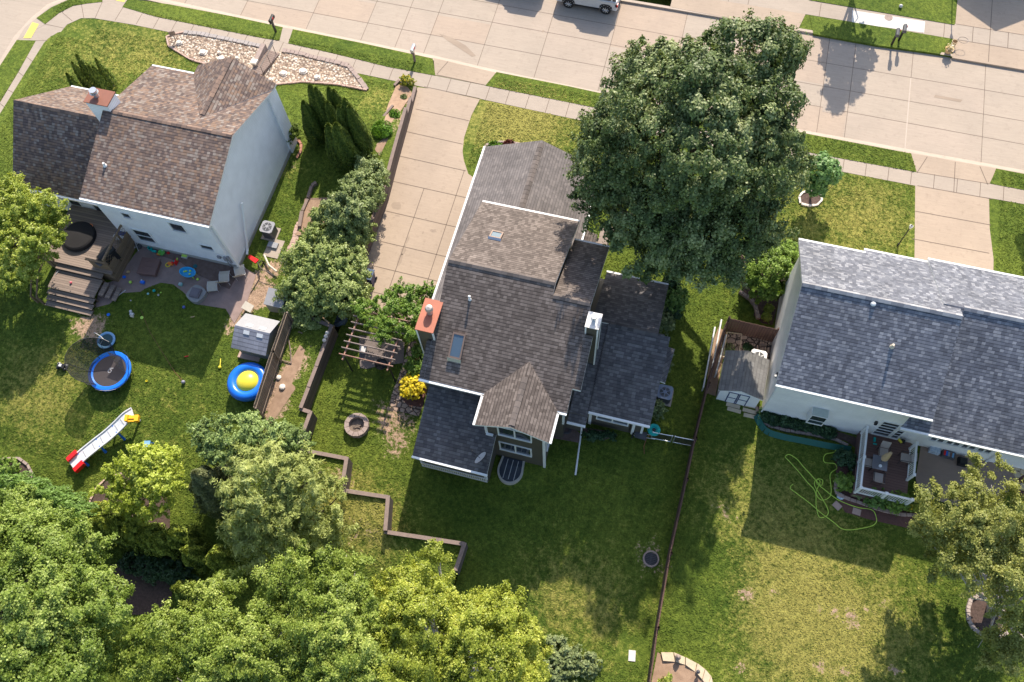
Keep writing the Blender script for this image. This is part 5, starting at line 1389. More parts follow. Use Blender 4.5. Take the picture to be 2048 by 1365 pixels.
for i, (a, b, lb) in enumerate([(360, 88, 'white boulder at the corner end of the left gravel bed'), (408, 108, 'largest white boulder in the left gravel bed'), (444, 120, 'flat white boulder near the steps side of the left gravel bed'), (440, 108, 'small white boulder behind the flat one in the left gravel bed'), (476, 119, 'tiny white boulder in the left gravel bed'),
                              (568, 150, 'white boulder in the right gravel bed nearest the house roof'), (607, 145, 'largest white boulder in the right gravel bed'), (635, 157, 'white boulder at the driveway side of the right gravel bed'), (543, 162, 'small white boulder beside the roof in the right gravel bed')]):
    x, y, z = G(a, b); o = MB(); rr = random.Random(i); s = [.22, .32, .28, .16, .15, .26, .3, .26, .16][i]
    P = [(x + s * rr.uniform(.75, 1.2) * math.cos(t), y + s * .8 * rr.uniform(.75, 1.2) * math.sin(t)) for t in np.linspace(0, 6.28, 9)[:-1]]
    o.prism(P, z - .1, z + .14); o.prism([(x + (p[0] - x) * .7, y + (p[1] - y) * .7) for p in P], z + .14, z + .22)
    one(o, 'boulder', M['wstone'], lb, 'boulder', 'white boulders in the gravel beds')

# ---- fences
def board_fence(name, label, path, h, m, group=None, bw=.14, lean=(0, 0), gf=g, cat='fence', post=True, thick=.025):
    root = thing(name, label, cat, (path[0][0], path[0][1], gf(*path[0])), group); mb = MB(); pm = MB(); rm = MB(); rr = random.Random(int(abs(path[0][0] * 10)))
    for (x0, y0), (x1, y1) in zip(path, path[1:]):
        L = math.hypot(x1 - x0, y1 - y0); dx, dy = (x1 - x0) / L, (y1 - y0) / L; n = max(1, int(L / bw)); nx, ny = dy, -dx
        for k in range(n):
            a, b = k * L / n + .005, (k + 1) * L / n - .005; xa, ya = x0 + dx * a, y0 + dy * a; xb, yb = x0 + dx * b, y0 + dy * b
            z = gf((xa + xb) / 2, (ya + yb) / 2); hh = h + rr.uniform(-.02, .02); o_ = rr.uniform(0, .006)
            i = len(mb.v); q = [(xa, ya), (xb, yb), (xb + nx * thick, yb + ny * thick), (xa + nx * thick, ya + ny * thick)]
            mb.v += [(p[0] + nx * o_, p[1] + ny * o_, z - .1) for p in q] + [(p[0] + lean[0], p[1] + lean[1], z + hh) for p in q]
            for u in ((3, 2, 1, 0), (4, 5, 6, 7), (0, 1, 5, 4), (1, 2, 6, 5), (2, 3, 7, 6), (3, 0, 4, 7)): mb.f.append([i + t for t in u]); mb.mi.append(0)
        nn = max(1, int(L / 2.4))
        for k in range(nn + 1):
            xa, ya = x0 + dx * L * k / nn, y0 + dy * L * k / nn; z = gf(xa, ya)
            if post: pm.box(xa - nx * .06 - .045, xa - nx * .06 + .045, ya - ny * .06 - .045, ya - ny * .06 + .045, z - .1, z + h + .03)
        for k in range(nn):
            for f in (.2, .85):
                xa, ya = x0 + dx * L * k / nn, y0 + dy * L * k / nn; xb, yb = x0 + dx * L * (k + 1) / nn, y0 + dy * L * (k + 1) / nn
                rm.tube([(xa - nx * .03 + lean[0] * f, ya - ny * .03 + lean[1] * f, gf(xa, ya) + h * f), (xb - nx * .03 + lean[0] * f, yb - ny * .03 + lean[1] * f, gf(xb, yb) + h * f)], .03, 4)
    mb.build('board', m, root)
    if post: pm.build('post', m, root)
    rm.build('rail', m, root)
    return root
board_fence('wooden_fence', 'long dark brown board fence dividing the two back gardens', [(4.2, 22.0), (3.85, 18.3), (3.72, 15.2), (3.68, 13.0), (3.62, 9.3), (3.72, 5.8), (3.86, 3.2), (3.95, -4)], 1.25, M['fencebrown'], thick=.03)
board_fence('gate_fence', 'short dark brown board fence with a gate beside the right house', [(4.25, 22.05), (6.85, 22.0)], 1.6, M['fencebrown'])
board_fence('wooden_fence', 'weathered grey brown board fence leaning behind the grey shed', [(-18.62, 16.3), (-18.5, 14), (-18.35, 10.9)], 1.45, M['fencegrey'], lean=(-.06, 0), gf=gL)
# white rails by the side bed
for (a, b, c, d, lb) in ((1430, 655, 1407, 775, 'outermost white plastic rail lying against the brown fence'), (1443, 640, 1424, 740, 'middle white plastic rail inside the brown fence'), (1452, 670, 1432, 748, 'short thick white rail over the side garden bed')):
    p = G(a, b, .5, g0); q = G(c, d, .5, g0); o = MB(); o.tube([(p[0], p[1], p[2] + .5), (q[0], q[1], q[2] + .5)], .045, 6)
    for t in (0, 1): s = (p, q)[t]; o.cyl((s[0], s[1], s[2] - .1), (s[0], s[1], s[2] + .5), .04, .04, 6)
    one(o, 'white_rail', M['white'], lb, 'rail', 'white rails along the side bed')
x, y, z = G(1470, 690)
R = thing('trellis_frame', 'low pale wood planter frame over the side bed', 'planter frame', (x, y, z))
p1 = [G(*q, .3, g0) for q in ((1455, 664), (1484, 668), (1477, 716), (1446, 713))]
for a, b in zip(p1, p1[1:] + p1[:1]): add_part(R, 'frame_board', M['tanstone'], lambda mb: mb.tube([(a[0], a[1], a[2] + .25), (b[0], b[1], b[2] + .25)], .03, 4))
# chain link gate
R = thing('chain_link_fence', 'grey chain link fence with a small gate between the dark house and the brown fence', 'fence', (2.4, 13.9, 0))
ga, gb = G(1302, 877)[:2], G(1384, 893)[:2]
for f in (0, .47, .53, 1):
    xx, yy = ga[0] + (gb[0] - ga[0]) * f, ga[1] + (gb[1] - ga[1]) * f; add_part(R, 'post', M['metal'], lambda mb: mb.cyl((xx, yy, -.1), (xx, yy, 1.05), .03, .03, 8))
for f0, f1 in ((0, .47), (.53, 1)):
    A = [ga[i] + (gb[i] - ga[i]) * f0 for i in (0, 1)]; B = [ga[i] + (gb[i] - ga[i]) * f1 for i in (0, 1)]
    for zz in (.08, 1.0): add_part(R, 'rail', M['metal'], lambda mb: mb.tube([(A[0], A[1], zz), (B[0], B[1], zz)], .022, 6))
    def mesh_(mb):
        n = 14; L = math.hypot(B[0] - A[0], B[1] - A[1])
        for k in range(-8, n):
            for s in (1, -1):
                u0, u1 = k / n, k / n + .9 / L
                z0_, z1_ = (.08, .98) if s > 0 else (.98, .08)
                c0, c1 = max(0, u0), min(1, u1)
                if c1 <= c0: continue
                f_ = lambda u: z0_ + (z1_ - z0_) * (u - u0) / (u1 - u0)
                mb.tube([(A[0] + (B[0] - A[0]) * c0, A[1] + (B[1] - A[1]) * c0, f_(c0)), (A[0] + (B[0] - A[0]) * c1, A[1] + (B[1] - A[1]) * c1, f_(c1))], .005, 3)
    add_part(R, 'chain_mesh', M['dmetal'], mesh_)

# ---- air conditioners
def ac(px, py, label, w=.72, h=.75, m=None, rz=0., fan=True, z0=None, lid=None):
    x, y = at(px, py, h); z = g(x, y)
    R = thing('air_conditioner', label, 'air conditioner', (x, y, z), 'air conditioners beside the houses')
    add_part(R, 'pad', M['walk'], lambda mb: mb.cbox(x, y, z - .1, w + .2, w + .2, .15))
    def rb(mb, ww, a, b, cut=.1):
        q = ww / 2; c = q - cut; mb.prism([(x + c, y - q), (x + q, y - c), (x + q, y + c), (x + c, y + q), (x - c, y + q), (x - q, y + c), (x - q, y - c), (x - c, y - q)], a, b)
    add_part(R, 'casing', m or M['grey'], lambda mb: rb(mb, w, z + .06, z + h))
    add_part(R, 'top_frame', lid or M['lgrey'], lambda mb: rb(mb, w + .04, z + h, z + h + .05))
    def f(mb):
        mb.cyl((x, y, z + h + .05), (x, y, z + h + .06), w * .38, w * .38, 24)
    fo = add_part(R, 'fan_grille', M['black'], f)
    add_part(fo, 'grille_ring', M['grey'], lambda mb: [mb.lathe(x, y, [(r - .006, z + h + .062), (r + .006, z + h + .062), (r + .006, z + h + .075), (r - .006, z + h + .075)], 20, closed=True) for r in (.1, .16, .22, .27)])
    add_part(fo, 'hub', lid or M['lgrey'], lambda mb: (mb.cyl((x, y, z + h + .06), (x, y, z + h + .09), .09, .09, 14), [mb.box(x - .26, x + .26, y - .018, y + .018, z + h + .062, z + h + .078, 0, t) for t in (.5, 1.55, 2.6)]))
ac(541, 466, 'dark grey air conditioner on a slab beside the white end wall', .72, .75, M['dgrey'], lid=M['grey'])
ac(1330, 785, 'dark air conditioner with a blue grey lid beside the dark house wing', .74, .7, M['dgrey'], lid=M['bluegrey'] if 'bluegrey' in M else M['lgrey'])
ac(1517, 715, 'white topped air conditioner behind the small shed of the right house', .78, .75, M['cream'], lid=M['white'])
x, y, z = G(545, 497); R = thing('utility_slab', 'low dark box on a pale slab below the dark grey air conditioner', 'utility box', (x, y, z))
add_part(R, 'slab', M['walk'], lambda mb: mb.cbox(x + .1, y, z - .1, .9, 1.2, .14)); add_part(R, 'lid', M['grey'], lambda mb: mb.cbox(x, y + .15, z + .045, .6, .35, .12))

# ---- sheds
def shed_left():
    x0, x1, y0, y1 = -20.98, -18.98, 13.95, 15.8; z = gL(-20, 15)
    R = thing('garden_shed', 'grey resin garden shed with a shingled roof and white roof vents', 'shed', (-20, 15, z))
    eh = z + 1.35; rz_ = z + 1.85; yr = (y0 + y1) / 2 + .02
    pv('wall', M['resin'], R, lambda mb: gable_x(mb, x0 + .12, x1 - .05, y0 + .1, y1 - .1, z - .1, eh - .05, rz_ - .06, yr))
    r = MB(); r.slab([(x0, y0 - .12, eh - .1), (x1, y0 - .12, eh - .1), (x1, yr, rz_), (x0, yr, rz_)], .06); r.build('roof', [M['shedroof'], M['grey']], R)
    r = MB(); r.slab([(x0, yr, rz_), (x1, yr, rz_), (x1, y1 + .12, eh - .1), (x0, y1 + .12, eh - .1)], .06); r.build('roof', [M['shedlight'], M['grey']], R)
    s = (rz_ - eh + .1) / (yr - y0 + .12)
    for xx in (x0 + .72, x0 + 1.48):
        for sg in (-1, 1):
            yy = yr + sg * .22; zz = rz_ - .22 * s
            pv('roof_vent', M['white'], R, lambda mb: mb.slab([(xx - .17, yy - .09, zz + .03 + sg * .09 * s), (xx + .17, yy - .09, zz + .03 + sg * .09 * s), (xx + .17, yy + .09, zz + .03 - sg * .09 * s), (xx - .17, yy + .09, zz + .03 - sg * .09 * s)], .05, 0, 0))
    pv('floor', M['pinkstone'], R, lambda mb: mb.box(x0 - .05, x1, y0 - .15, y1, z - .1, z + .03))
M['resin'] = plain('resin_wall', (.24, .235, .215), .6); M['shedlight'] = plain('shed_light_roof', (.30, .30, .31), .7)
shed_left()
x, y, z = G(563, 612)
R = thing('storage_box', 'small grey lidded storage box half hidden under the big shrub', 'storage box', (x, y, z))
pv('box', M['resin'], R, lambda mb: mb.box(x - .55, x + .45, y - .45, y + .4, z - .1, z + .85)); pv('lid', M['shedlight'], R, lambda mb: mb.slab([(x - .6, y - .5, z + .9), (x + .5, y - .5, z + .9), (x + .5, y + .45, z + 1.1), (x - .6, y + .45, z + 1.1)], .06, 0, 0))
def shed_right():
    x0, x1, y0, y1 = 4.5, 6.55, 18.0, 20.1; z = 0
    R = thing('garden_shed', 'small white shed with a brown shingled roof beside the right house', 'shed', (5.5, 19, 0))
    xr = 5.45
    pv('wall', M['wsid2'], R, lambda mb: gable_y(mb, x0, x1, y0, y1, -.1, 1.5, 1.98, xr))
    r = MB(); r.slab([(x0 - .12, y0 - .12, 1.5), (xr, y0 - .12, 2.06), (xr, y1 + .1, 2.06), (x0 - .12, y1 + .1, 1.5)], .06); r.slab([(xr, y0 - .12, 2.06), (x1 + .12, y0 - .12, 1.5), (x1 + .12, y1 + .1, 1.5), (xr, y1 + .1, 2.06)], .06)
    r.build('roof', [M['shedroof2'], M['white']], R)
    for a in (4.95, 5.5):
        d = pv('door', M['white'], R, lambda mb: mb.box(a, a + .52, y0 - .03, y0, .05, 1.45))
        pv('door_brace', M['navy'], d, lambda mb: (mb.box(a, a + .05, y0 - .045, y0 - .03, .05, 1.45), mb.box(a + .47, a + .52, y0 - .045, y0 - .03, .05, 1.45), mb.box(a + .05, a + .47, y0 - .045, y0 - .03, 1.38, 1.45), mb.box(a + .05, a + .47, y0 - .045, y0 - .03, .7, .76)))
M['shedroof2'] = shingle('small_shed_shingles', [(0, (.155, .15, .145)), (1, (.235, .23, .22))], .28, .2, .75)
shed_right()
for i, (a, b) in enumerate(((1466, 812), (1468, 821), (1499, 812), (1499, 823), (1501, 833))):
    x, y, z = G(a, b); o = MB(); o.cbox(x, y, z - .05, .72, .2, .1, 0, random.uniform(-.06, .06))
    one(o, 'stepping_stone', M['tanstone'], ['upper pale slab under the left shed door', 'lower pale slab under the left shed door', 'top slab of three under the right shed door', 'middle slab of three under the right shed door', 'bottom slab of three under the right shed door'][i], 'stepping stone', 'slabs in front of the small shed')

# ---- left deck
def left_deck():
    z = gL(-31, 16.5); T = z + 1.0
    R = thing('timber_deck', 'weathered grey timber deck with wide stairs behind the white house', 'deck', (-31, 17, z))
    P = [at(*p, T) for p in ((95, 500), (150, 452), (262, 470), (228, 555), (210, 545), (112, 520))]
    x0, x1 = -33.9, -29.55; y1 = 20.2; y0 = at(160, 535, T)[1]
    pv('deck_boards', M['deckwood'], R, lambda mb: mb.box(x0, x1, y0, y1, T - .08, T)); pv('skirt', M['deckrail'], R, lambda mb: mb.box(x0 + .03, x1 - .03, y0 + .03, y1, z - .1, T - .08))
    # one step down then lower platform and stairs
    l0, l1 = -33.0, -30.1
    yy = y0; tz = T
    def st(a, b, t, nm='stair_tread'):
        s_ = pv(nm, M['deckwood'], R, lambda mb: mb.box(l0, l1, b, a, t - .06, t)); pv('riser', M['deckrail'], s_, lambda mb: mb.box(l0 + .03, l1 - .03, b + .05, b + .08, z - .1, t - .06))
    st(yy, yy - .32, T - .17); yy -= .32
    st(yy, yy - 1.15, T - .34, 'lower_platform'); yy -= 1.15
    for k in range(3): st(yy - .0, yy - .30, T - .34 - .17 * (k + 1)); yy -= .30
    # side stairs to the east of the platform
    for k in range(3):
        yb = y0 - .35 - .85
        s_ = pv('side_tread', M['deckwood'], R, lambda mb: mb.box(l1 + .05 + k * .33, l1 + .33 + k * .33, yb, yb + .85, T - .50 - .15 * k - .05, T - .50 - .15 * k))
    # rails on the west side of the stairs
    for a in (l0 - .18, l0 - .55):
        pv('rail', M['deckrail'], R, lambda mb: mb.tube([(a, y0 + .1, T + .8), (a, y0 - 1.3, T + .55), (a, yy + .1, T - .2)], .05, 4))
        pv('rail_post', M['deckrail'], R, lambda mb: mb.box(a - .05, a + .05, yy + .05, yy + .15, z - .1, T - .2)); pv('rail_post', M['deckrail'], R, lambda mb: mb.box(a - .05, a + .05, y0, y0 + .1, z - .1, T + .8))
    # lattice screen on the east edge
    H_ = T + 1.25
    fr = MB(); la = MB()
    ya, yb = y0 + .25, y1 - .9
    fr.box(x1 - .04, x1 + .04, ya, yb, T + .0, T + .12); fr.box(x1 - .05, x1 + .05, ya, yb, H_ - .1, H_)
    for q in np.linspace(ya, yb, 4): fr.box(x1 - .045, x1 + .045, q - .045, q + .045, T - .3, H_ + .004)
    fr.box(x1 - .02, x1 + .02, ya, yb, T + .12, T + .5)
    for q in np.arange(ya - .7, yb, .3):
        for s in (1, -1):
            a0, a1 = max(q, ya), min(q + .7, yb)
            if a1 <= a0: continue
            f_ = lambda u: (T + .5 + (u - q)) if s > 0 else (H_ - .1 - (u - q))
            z0_, z1_ = min(max(f_(a0), T + .5), H_ - .1), min(max(f_(a1), T + .5), H_ - .1)
            la.tube([(x1, a0, z0_), (x1, a1, z1_)], .012, 4)
    lo = fr.build('screen_frame', M['deckrail'], R); la.build('lattice', M['deckrail'], lo)
    pv('side_panel', M['deckrail'], R, lambda mb: (mb.box(x1 - 1.15, x1, ya - .04, ya + .0, T - .1, T + .85), mb.box(x1 - 1.25, x1 + .08, ya - .1, ya + .04, T + .85, T + .9)))
    return R, T, z, x0, x1, y0, y1
DR, DT, DZ, dx0, dx1, dy0, dy1 = left_deck()
# round black covered thing on the deck
x, y = at(155, 470, DT + .3)
R = thing('covered_fire_table', 'round black cover over a low table on the timber deck', 'covered table', (x, y, DT))
pv('cover', M['blackcloth'] if 'blackcloth' in M else M['black'], R, lambda mb: mb.lathe(x, y, [(.95, DT), (.97, DT + .1), (.93, DT + .25), (.85, DT + .3), (.3, DT + .34), (.0, DT + .36)], 32))
x, y = at(212, 507, DT + .9)
R = thing('gas_grill', 'black covered gas grill standing by the lattice screen on the deck', 'grill', (x, y, DT))
pv('lid', M['navydark'] if 'navydark' in M else M['black'], R, lambda mb: [mb.tube([(x + .5 * math.cos(1.2) * s, y + .5 * math.sin(1.2) * s, DT + .88) for s in (-1, 1)], .24, 12)])
pv('cart', M['black'], R, lambda mb: mb.box(x - .22, x + .22, y - .42, y + .42, DT, DT + .85, 0, -.3)); pv('side_shelf', M['dgrey'], R, lambda mb: mb.box(x - .22, x + .22, y - .78, y - .45, DT + .75, DT + .8, 0, -.3, (x, y)))
x, y = at(250, 470, DT + .3); R = thing('cooler', 'blue and white cool box standing on the deck by the house wall', 'cool box', (x - .2, y, DT))
pv('box', M['navy'], R, lambda mb: mb.box(x - .55, x + .15, y - .15, y + .25, DT, DT + .4)); pv('lid', M['lgrey'], R, lambda mb: mb.box(x - .55, x + .15, y - .32, y - .16, DT + .1, DT + .42))
x, y, _ = G(126, 558); R = thing('bicycle_wheel', 'old wheel leaning behind the rail of the deck stairs', 'wheel', (x, y, _ + .1))
pv('rim', M['lgrey'], R, lambda mb: mb.tube([(x + .05 * math.cos(t), y + .3 * math.cos(t), _ + .4 + .3 * math.sin(t)) for t in np.linspace(0, 6.283, 25)], .02, 6)); pv('spoke', M['metal'], R, lambda mb: [mb.tube([(x, y, _ + .4), (x + .05 * math.cos(t), y + .3 * math.cos(t), _ + .4 + .3 * math.sin(t))], .004, 3) for t in np.linspace(0, 6.28, 13)[:-1]])

# ---- trampoline
def trampoline():
    x, y = at(226, 748, .55); z = gL(x, y); H_ = z + .55; r = 1.17
    R = thing('trampoline', 'round trampoline with a blue rim pad and a sagging black safety net', 'trampoline', (x, y, z))
    pv('rim_pad', M['blue'], R, lambda mb: mb.lathe(x, y, [(r - .27, H_), (r - .2, H_ + .05), (r - .05, H_ + .05), (r, H_ + .01), (r - .02, H_ - .1), (r - .25, H_ - .04)], 40, closed=True))
    mo = pv('bounce_mat', M['trmat'], R, lambda mb: mb.cyl((x, y, H_ - .03), (x, y, H_ - .01), r - .27, r - .27, 40))
    pv('mat_emblem', M['grey'], mo, lambda mb: (mb.lathe(x, y, [(.07, H_ - .009), (.11, H_ - .009), (.11, H_ - .005), (.07, H_ - .005)], 20, closed=True), mb.cbox(x + .02, y + .17, H_ - .009, .24, .05, .004, 0, .3)))
    for k in range(6):
        t = k * math.pi / 3 + .2; pv('leg', M['dmetal'], R, lambda mb: mb.tube([(x + (r - .1) * math.cos(t - .15), y + (r - .1) * math.sin(t - .15), H_ - .06), (x + (r - .05) * math.cos(t), y + (r - .05) * math.sin(t), z), (x + (r - .1) * math.cos(t + .15), y + (r - .1) * math.sin(t + .15), H_ - .06)], .02, 6))
    # net poles; the net hangs out on the north west side
    top = []
    for k in range(13):
        t = math.radians(95 + k * 13)
        u = math.sin((k) / 12 * math.pi)
        top.append(V3((x + (r + .1 + .55 * u) * math.cos(t) * 1.02, y + (r + .1 + .45 * u) * math.sin(t), z + 1.6 + .35 * u)))
    bot = [V3((x + (r - .2) * math.cos(math.radians(95 + k * 13)), y + (r - .2) * math.sin(math.radians(95 + k * 13)), H_ + .03)) for k in range(13)]
    def net(mb):
        i = len(mb.v); mb.v += [tuple(p) for p in bot] + [tuple(a.lerp(b, .5) + (b - V3((x, y, b.z))).normalized() * .12) for a, b in zip(bot, top)] + [tuple(p) for p in top]
        for s in range(2):
            for k in range(12): mb.f.append([i + s * 13 + k, i + s * 13 + k + 1, i + (s + 1) * 13 + k + 1, i + (s + 1) * 13 + k]); mb.mi.append(0)
    pv('safety_net', M['net'], R, net, True)
    pv('net_hoop', M['dmetal'], R, lambda mb: mb.tube(top, .018, 6))
    for k in (0, 4, 8, 12): pv('net_pole', M['dmetal'], R, lambda mb: mb.tube([bot[k], bot[k].lerp(top[k], .5) + V3((0, 0, .1)), top[k]], .017, 6))
    def fl(mb):
        a = [V3((x + (r - .2) * math.cos(t), y + (r - .2) * math.sin(t), H_ + .03)) for t in (math.radians(75), math.radians(5))]
        mb.poly([a[0], a[1], a[1] + V3((-.3, .1, .5)), a[0] + V3((-.3, -.2, .9))])
    pv('net_flap', M['net'], R, fl)
    pv('net_hoop', M['dmetal'], R, lambda mb: mb.tube([(x + (r + .05) * math.cos(t), y + (r + .12) * math.sin(t), H_ + .25 + .2 * math.sin(3 * t)) for t in np.linspace(math.radians(270), math.radians(440), 16)], .014, 6))
M['trmat'] = plain('bounce_mat', (.045, .035, .035), .6)
trampoline()
x, y, z = G(216, 684); r = .5
R = thing('mini_trampoline', 'small round toddler trampoline with a pale blue rim', 'small trampoline', (x, y, z))
pv('rim_pad', M['lblue'], R, lambda mb: mb.lathe(x, y, [(r - .13, z + .22), (r - .08, z + .26), (r, z + .25), (r + .01, z + .2), (r - .12, z + .18)], 32, closed=True))
mo = pv('bounce_mat', M['tealdark'], R, lambda mb: mb.cyl((x, y, z + .19), (x, y, z + .21), r - .13, r - .13, 32)) if 'tealdark' in M else pv('bounce_mat', M['navy'], R, lambda mb: mb.cyl((x, y, z + .19), (x, y, z + .21), r - .13, r - .13, 32))
for k in range(5): t = k * 1.2566; pv('leg', M['dmetal'], R, lambda mb: mb.cyl((x + (r - .05) * math.cos(t), y + (r - .05) * math.sin(t), z), (x + (r - .05) * math.cos(t), y + (r - .05) * math.sin(t), z + .2), .015, .015, 6))
pv('handle_bar', M['pinkgrey'] if 'pinkgrey' in M else M['lgrey'], R, lambda mb: mb.tube([(x - .45, y + .2, z + .1), (x - .6, y + .15, z + .6), (x - .1, y + .0, z + .7), (x + .1, y - .1, z + .65), (x - .3, y - .35, z + .1)], .018, 6))

# ---- inflatable pool
x, y = at(496, 764, 1.25); z = gL(x, y)
R = thing('inflatable_pool', 'inflatable blue ring with a big yellow ball dome by the fence', 'inflatable pool', (x, y, z))
pv('ring', M['blue'], R, lambda mb: mb.lathe(x, y, [(.83 + .28 * math.cos(t), z + .52 + .28 * math.sin(t)) for t in np.linspace(0, 2 * math.pi, 15)[:-1]], 48, closed=True), True)
pv('base_tube', M['blue'], R, lambda mb: mb.lathe(x, y, [(.78 + .2 * math.cos(t), z + .18 + .18 * math.sin(t)) for t in np.linspace(0, 2 * math.pi, 13)[:-1]], 40, closed=True), True)
pv('dome', M['yel'], R, lambda mb: mb.lathe(x, y, [(.66 * math.cos(t), z + .42 + .52 * math.sin(t)) for t in np.linspace(0, math.pi / 2, 9)], 36), True)

# ---- slide track
def slide():
    c = [(143, 932, .40), (165, 911, .42), (192, 889, .5), (215, 871, .62), (236, 852, .78), (252, 836, .95), (266, 827, 1.05)]
    pts = []
    for a, b, h in c:
        x, y, z = G(a, b, h); pts.append(V3((x, y, z + h)))
    R = thing('roller_slide', 'long grey roller coaster slide with a red end and a yellow ride on car', 'slide', tuple(pts[0] - V3((0, 0, .38))))
    # smooth
    P = []
    for i in range(len(pts) - 1):
        p0, p1, p2, p3 = pts[max(0, i - 1)], pts[i], pts[i + 1], pts[min(len(pts) - 1, i + 2)]
        for k in range(6):
            t = k / 6; P.append(.5 * ((2 * p1) + (-p0 + p2) * t + (2 * p0 - 5 * p1 + 4 * p2 - p3) * t * t + (-p0 + 3 * p1 - 3 * p2 + p3) * t ** 3))
    P.append(pts[-1]); N = []
    for i in range(len(P)):
        d = (P[min(i + 1, len(P) - 1)] - P[max(0, i - 1)]); N.append(V3((d.y, -d.x, 0)).normalized())
    def strip(a, b, top, th):
        def f(mb):
            for i in range(len(P) - 1):
                q = [P[i] + N[i] * a, P[i + 1] + N[i + 1] * a, P[i + 1] + N[i + 1] * b, P[i] + N[i] * b]
                mb.slab([(v.x, v.y, v.z + top) for v in q], th, 0, 0)
        return f
    t = pv('track', M['trackgrey'], R, strip(-.31, .31, 0, .06)); pv('side_lip', M['trackgrey'], t, strip(-.35, -.29, .06, .1)); pv('side_lip', M['trackgrey'], t, strip(.29, .35, .06, .1))
    def rungs(mb):
        for i in range(7, len(P) - 6, 4):
            d = (P[i + 1] - P[i]).normalized() * .03
            q = [P[i] - N[i] * .19 - d, P[i] + N[i] * .19 - d, P[i] + N[i] * .19 + d, P[i] - N[i] * .19 + d]; mb.slab([(v.x, v.y, v.z + .02) for v in q], .03, 0, 0)
    pv('rung', M['lgrey'], R, rungs)
    for s in (-1, 1):
        pv('red_end', M['red'], R, lambda mb: mb.slab([tuple(P[0] + N[0] * s * .26 + V3((0, 0, .16))), tuple(P[5] + N[5] * s * .26 + V3((0, 0, .16))), tuple(P[5] + N[5] * s * .5 + V3((0, 0, .14))), tuple(P[0] + N[0] * s * .5 + V3((0, 0, .14)))], .3, 0, 0))
    for i in (5, 13, 22):
        for s in (-1, 1): pv('leg', M['blue'], R, lambda mb: mb.tube([P[i] + N[i] * s * .2, V3((P[i].x, P[i].y, gL(P[i].x, P[i].y))) + N[i] * s * .45], [.05, .08], 6))
    pv('support_post', M['lgrey'], R, lambda mb: mb.tube([P[-3] - V3((0, 0, .1)), V3((P[-3].x, P[-3].y, gL(P[-3].x, P[-3].y)))], [.06, .08], 8))
    e = P[-1]; px_, py_ = at(268, 840, 1.2)
    c0 = V3((px_, py_, e.z + .02)); d = V3((.95, .25, 0)).normalized(); n_ = V3((-d.y, d.x, 0))
    Cc = thing('ride_on_car', 'yellow plastic ride on car at the top of the grey slide', 'toy car', tuple(c0))
    def carb(mb):
        i = 0
        for a0, a1, w, z0_, z1_ in ((-.36, .36, .17, .05, .16), (-.36, -.2, .17, .16, .3), (.15, .36, .17, .16, .26), (-.36, .36, .03, .16, .22)):
            q = [c0 + d * a0 + n_ * w, c0 + d * a0 - n_ * w, c0 + d * a1 - n_ * w, c0 + d * a1 + n_ * w]
            mb.prism([(v.x, v.y) for v in q], c0.z + z0_, c0.z + z1_)
    pv('body', M['amber'], Cc, carb)
    for a in (-.22, .24):
        for s in (-1, 1):
            w = c0 + d * a + n_ * s * .17; pv('wheel', M['amber'], Cc, lambda mb: mb.cyl(tuple(w + V3((0, 0, .06))), tuple(w + n_ * s * .05 + V3((0, 0, .06))), .06, .06, 12))
M['trackgrey'] = plain('track_grey', (.70, .70, .72), .5); M['amber'] = plain('amber_plastic', (.85, .45, .02), .35)
slide()

# ---- pergola
def pergola():
    z = g0(-14, 16); H_ = z + 2.2
    R = thing('pergola', 'rusty thin metal pergola frame partly overgrown by a vine', 'pergola', (-13.8, 16.2, z))
    A = [at(*p, H_) for p in ((684, 708), (784, 733), (736, 620), (712, 624))]
    x0, x1 = -15.0, -12.25; y0, y1 = 14.8, 17.6
    for xx in (x0 + .12, x1 - .15): pv('side_beam', M['rustbar'], R, lambda mb: mb.box(xx - .035, xx + .035, y0 - .25, y1 + .1, H_ - .14, H_))
    for k in range(8):
        yy = y0 - .0 + k * .38; pv('cross_bar', M['rustbar'] if k in (0, 7) else M['barpale'], R, lambda mb: mb.box(x0 - .12, x1 + .12, yy - .02, yy + .02, H_ + .002, H_ + .13))
    for xx in (x0 + .12, x1 - .15):
        for yy in (y0, y1): pv('post', M['dmetal'], R, lambda mb: mb.cyl((xx, yy, g0(xx, yy) - .1), (xx, yy, H_ - .08), .045, .045, 8))
M['rustbar'] = mat('rusty_bar', (.30, .13, .085), (.34, .27, .23), 9, .8); M['barpale'] = mat('pale_bar', (.27, .23, .205), (.19, .12, .10), 9, .8)
pergola()
x, y, z = G(728, 702); o = MB(); o.cbox(x, y, z + .05, .33, .4, .28, 0, .1); one(o, 'plastic_bin', M['lgrey'], 'small pale lidded bin on the paving under the pergola', 'bin')
x, y, z = G(765, 735); R = thing('fire_bowl', 'dark metal bowl on legs at the front corner of the pergola', 'fire bowl', (x, y, z))
pv('bowl', M['black'], R, lambda mb: mb.lathe(x, y, [(.1, z + .2), (.3, z + .35), (.34, z + .45), (.28, z + .38), (.05, z + .25)], 20)); pv('leg', M['black'], R, lambda mb: mb.cyl((x, y, z), (x, y, z + .22), .05))
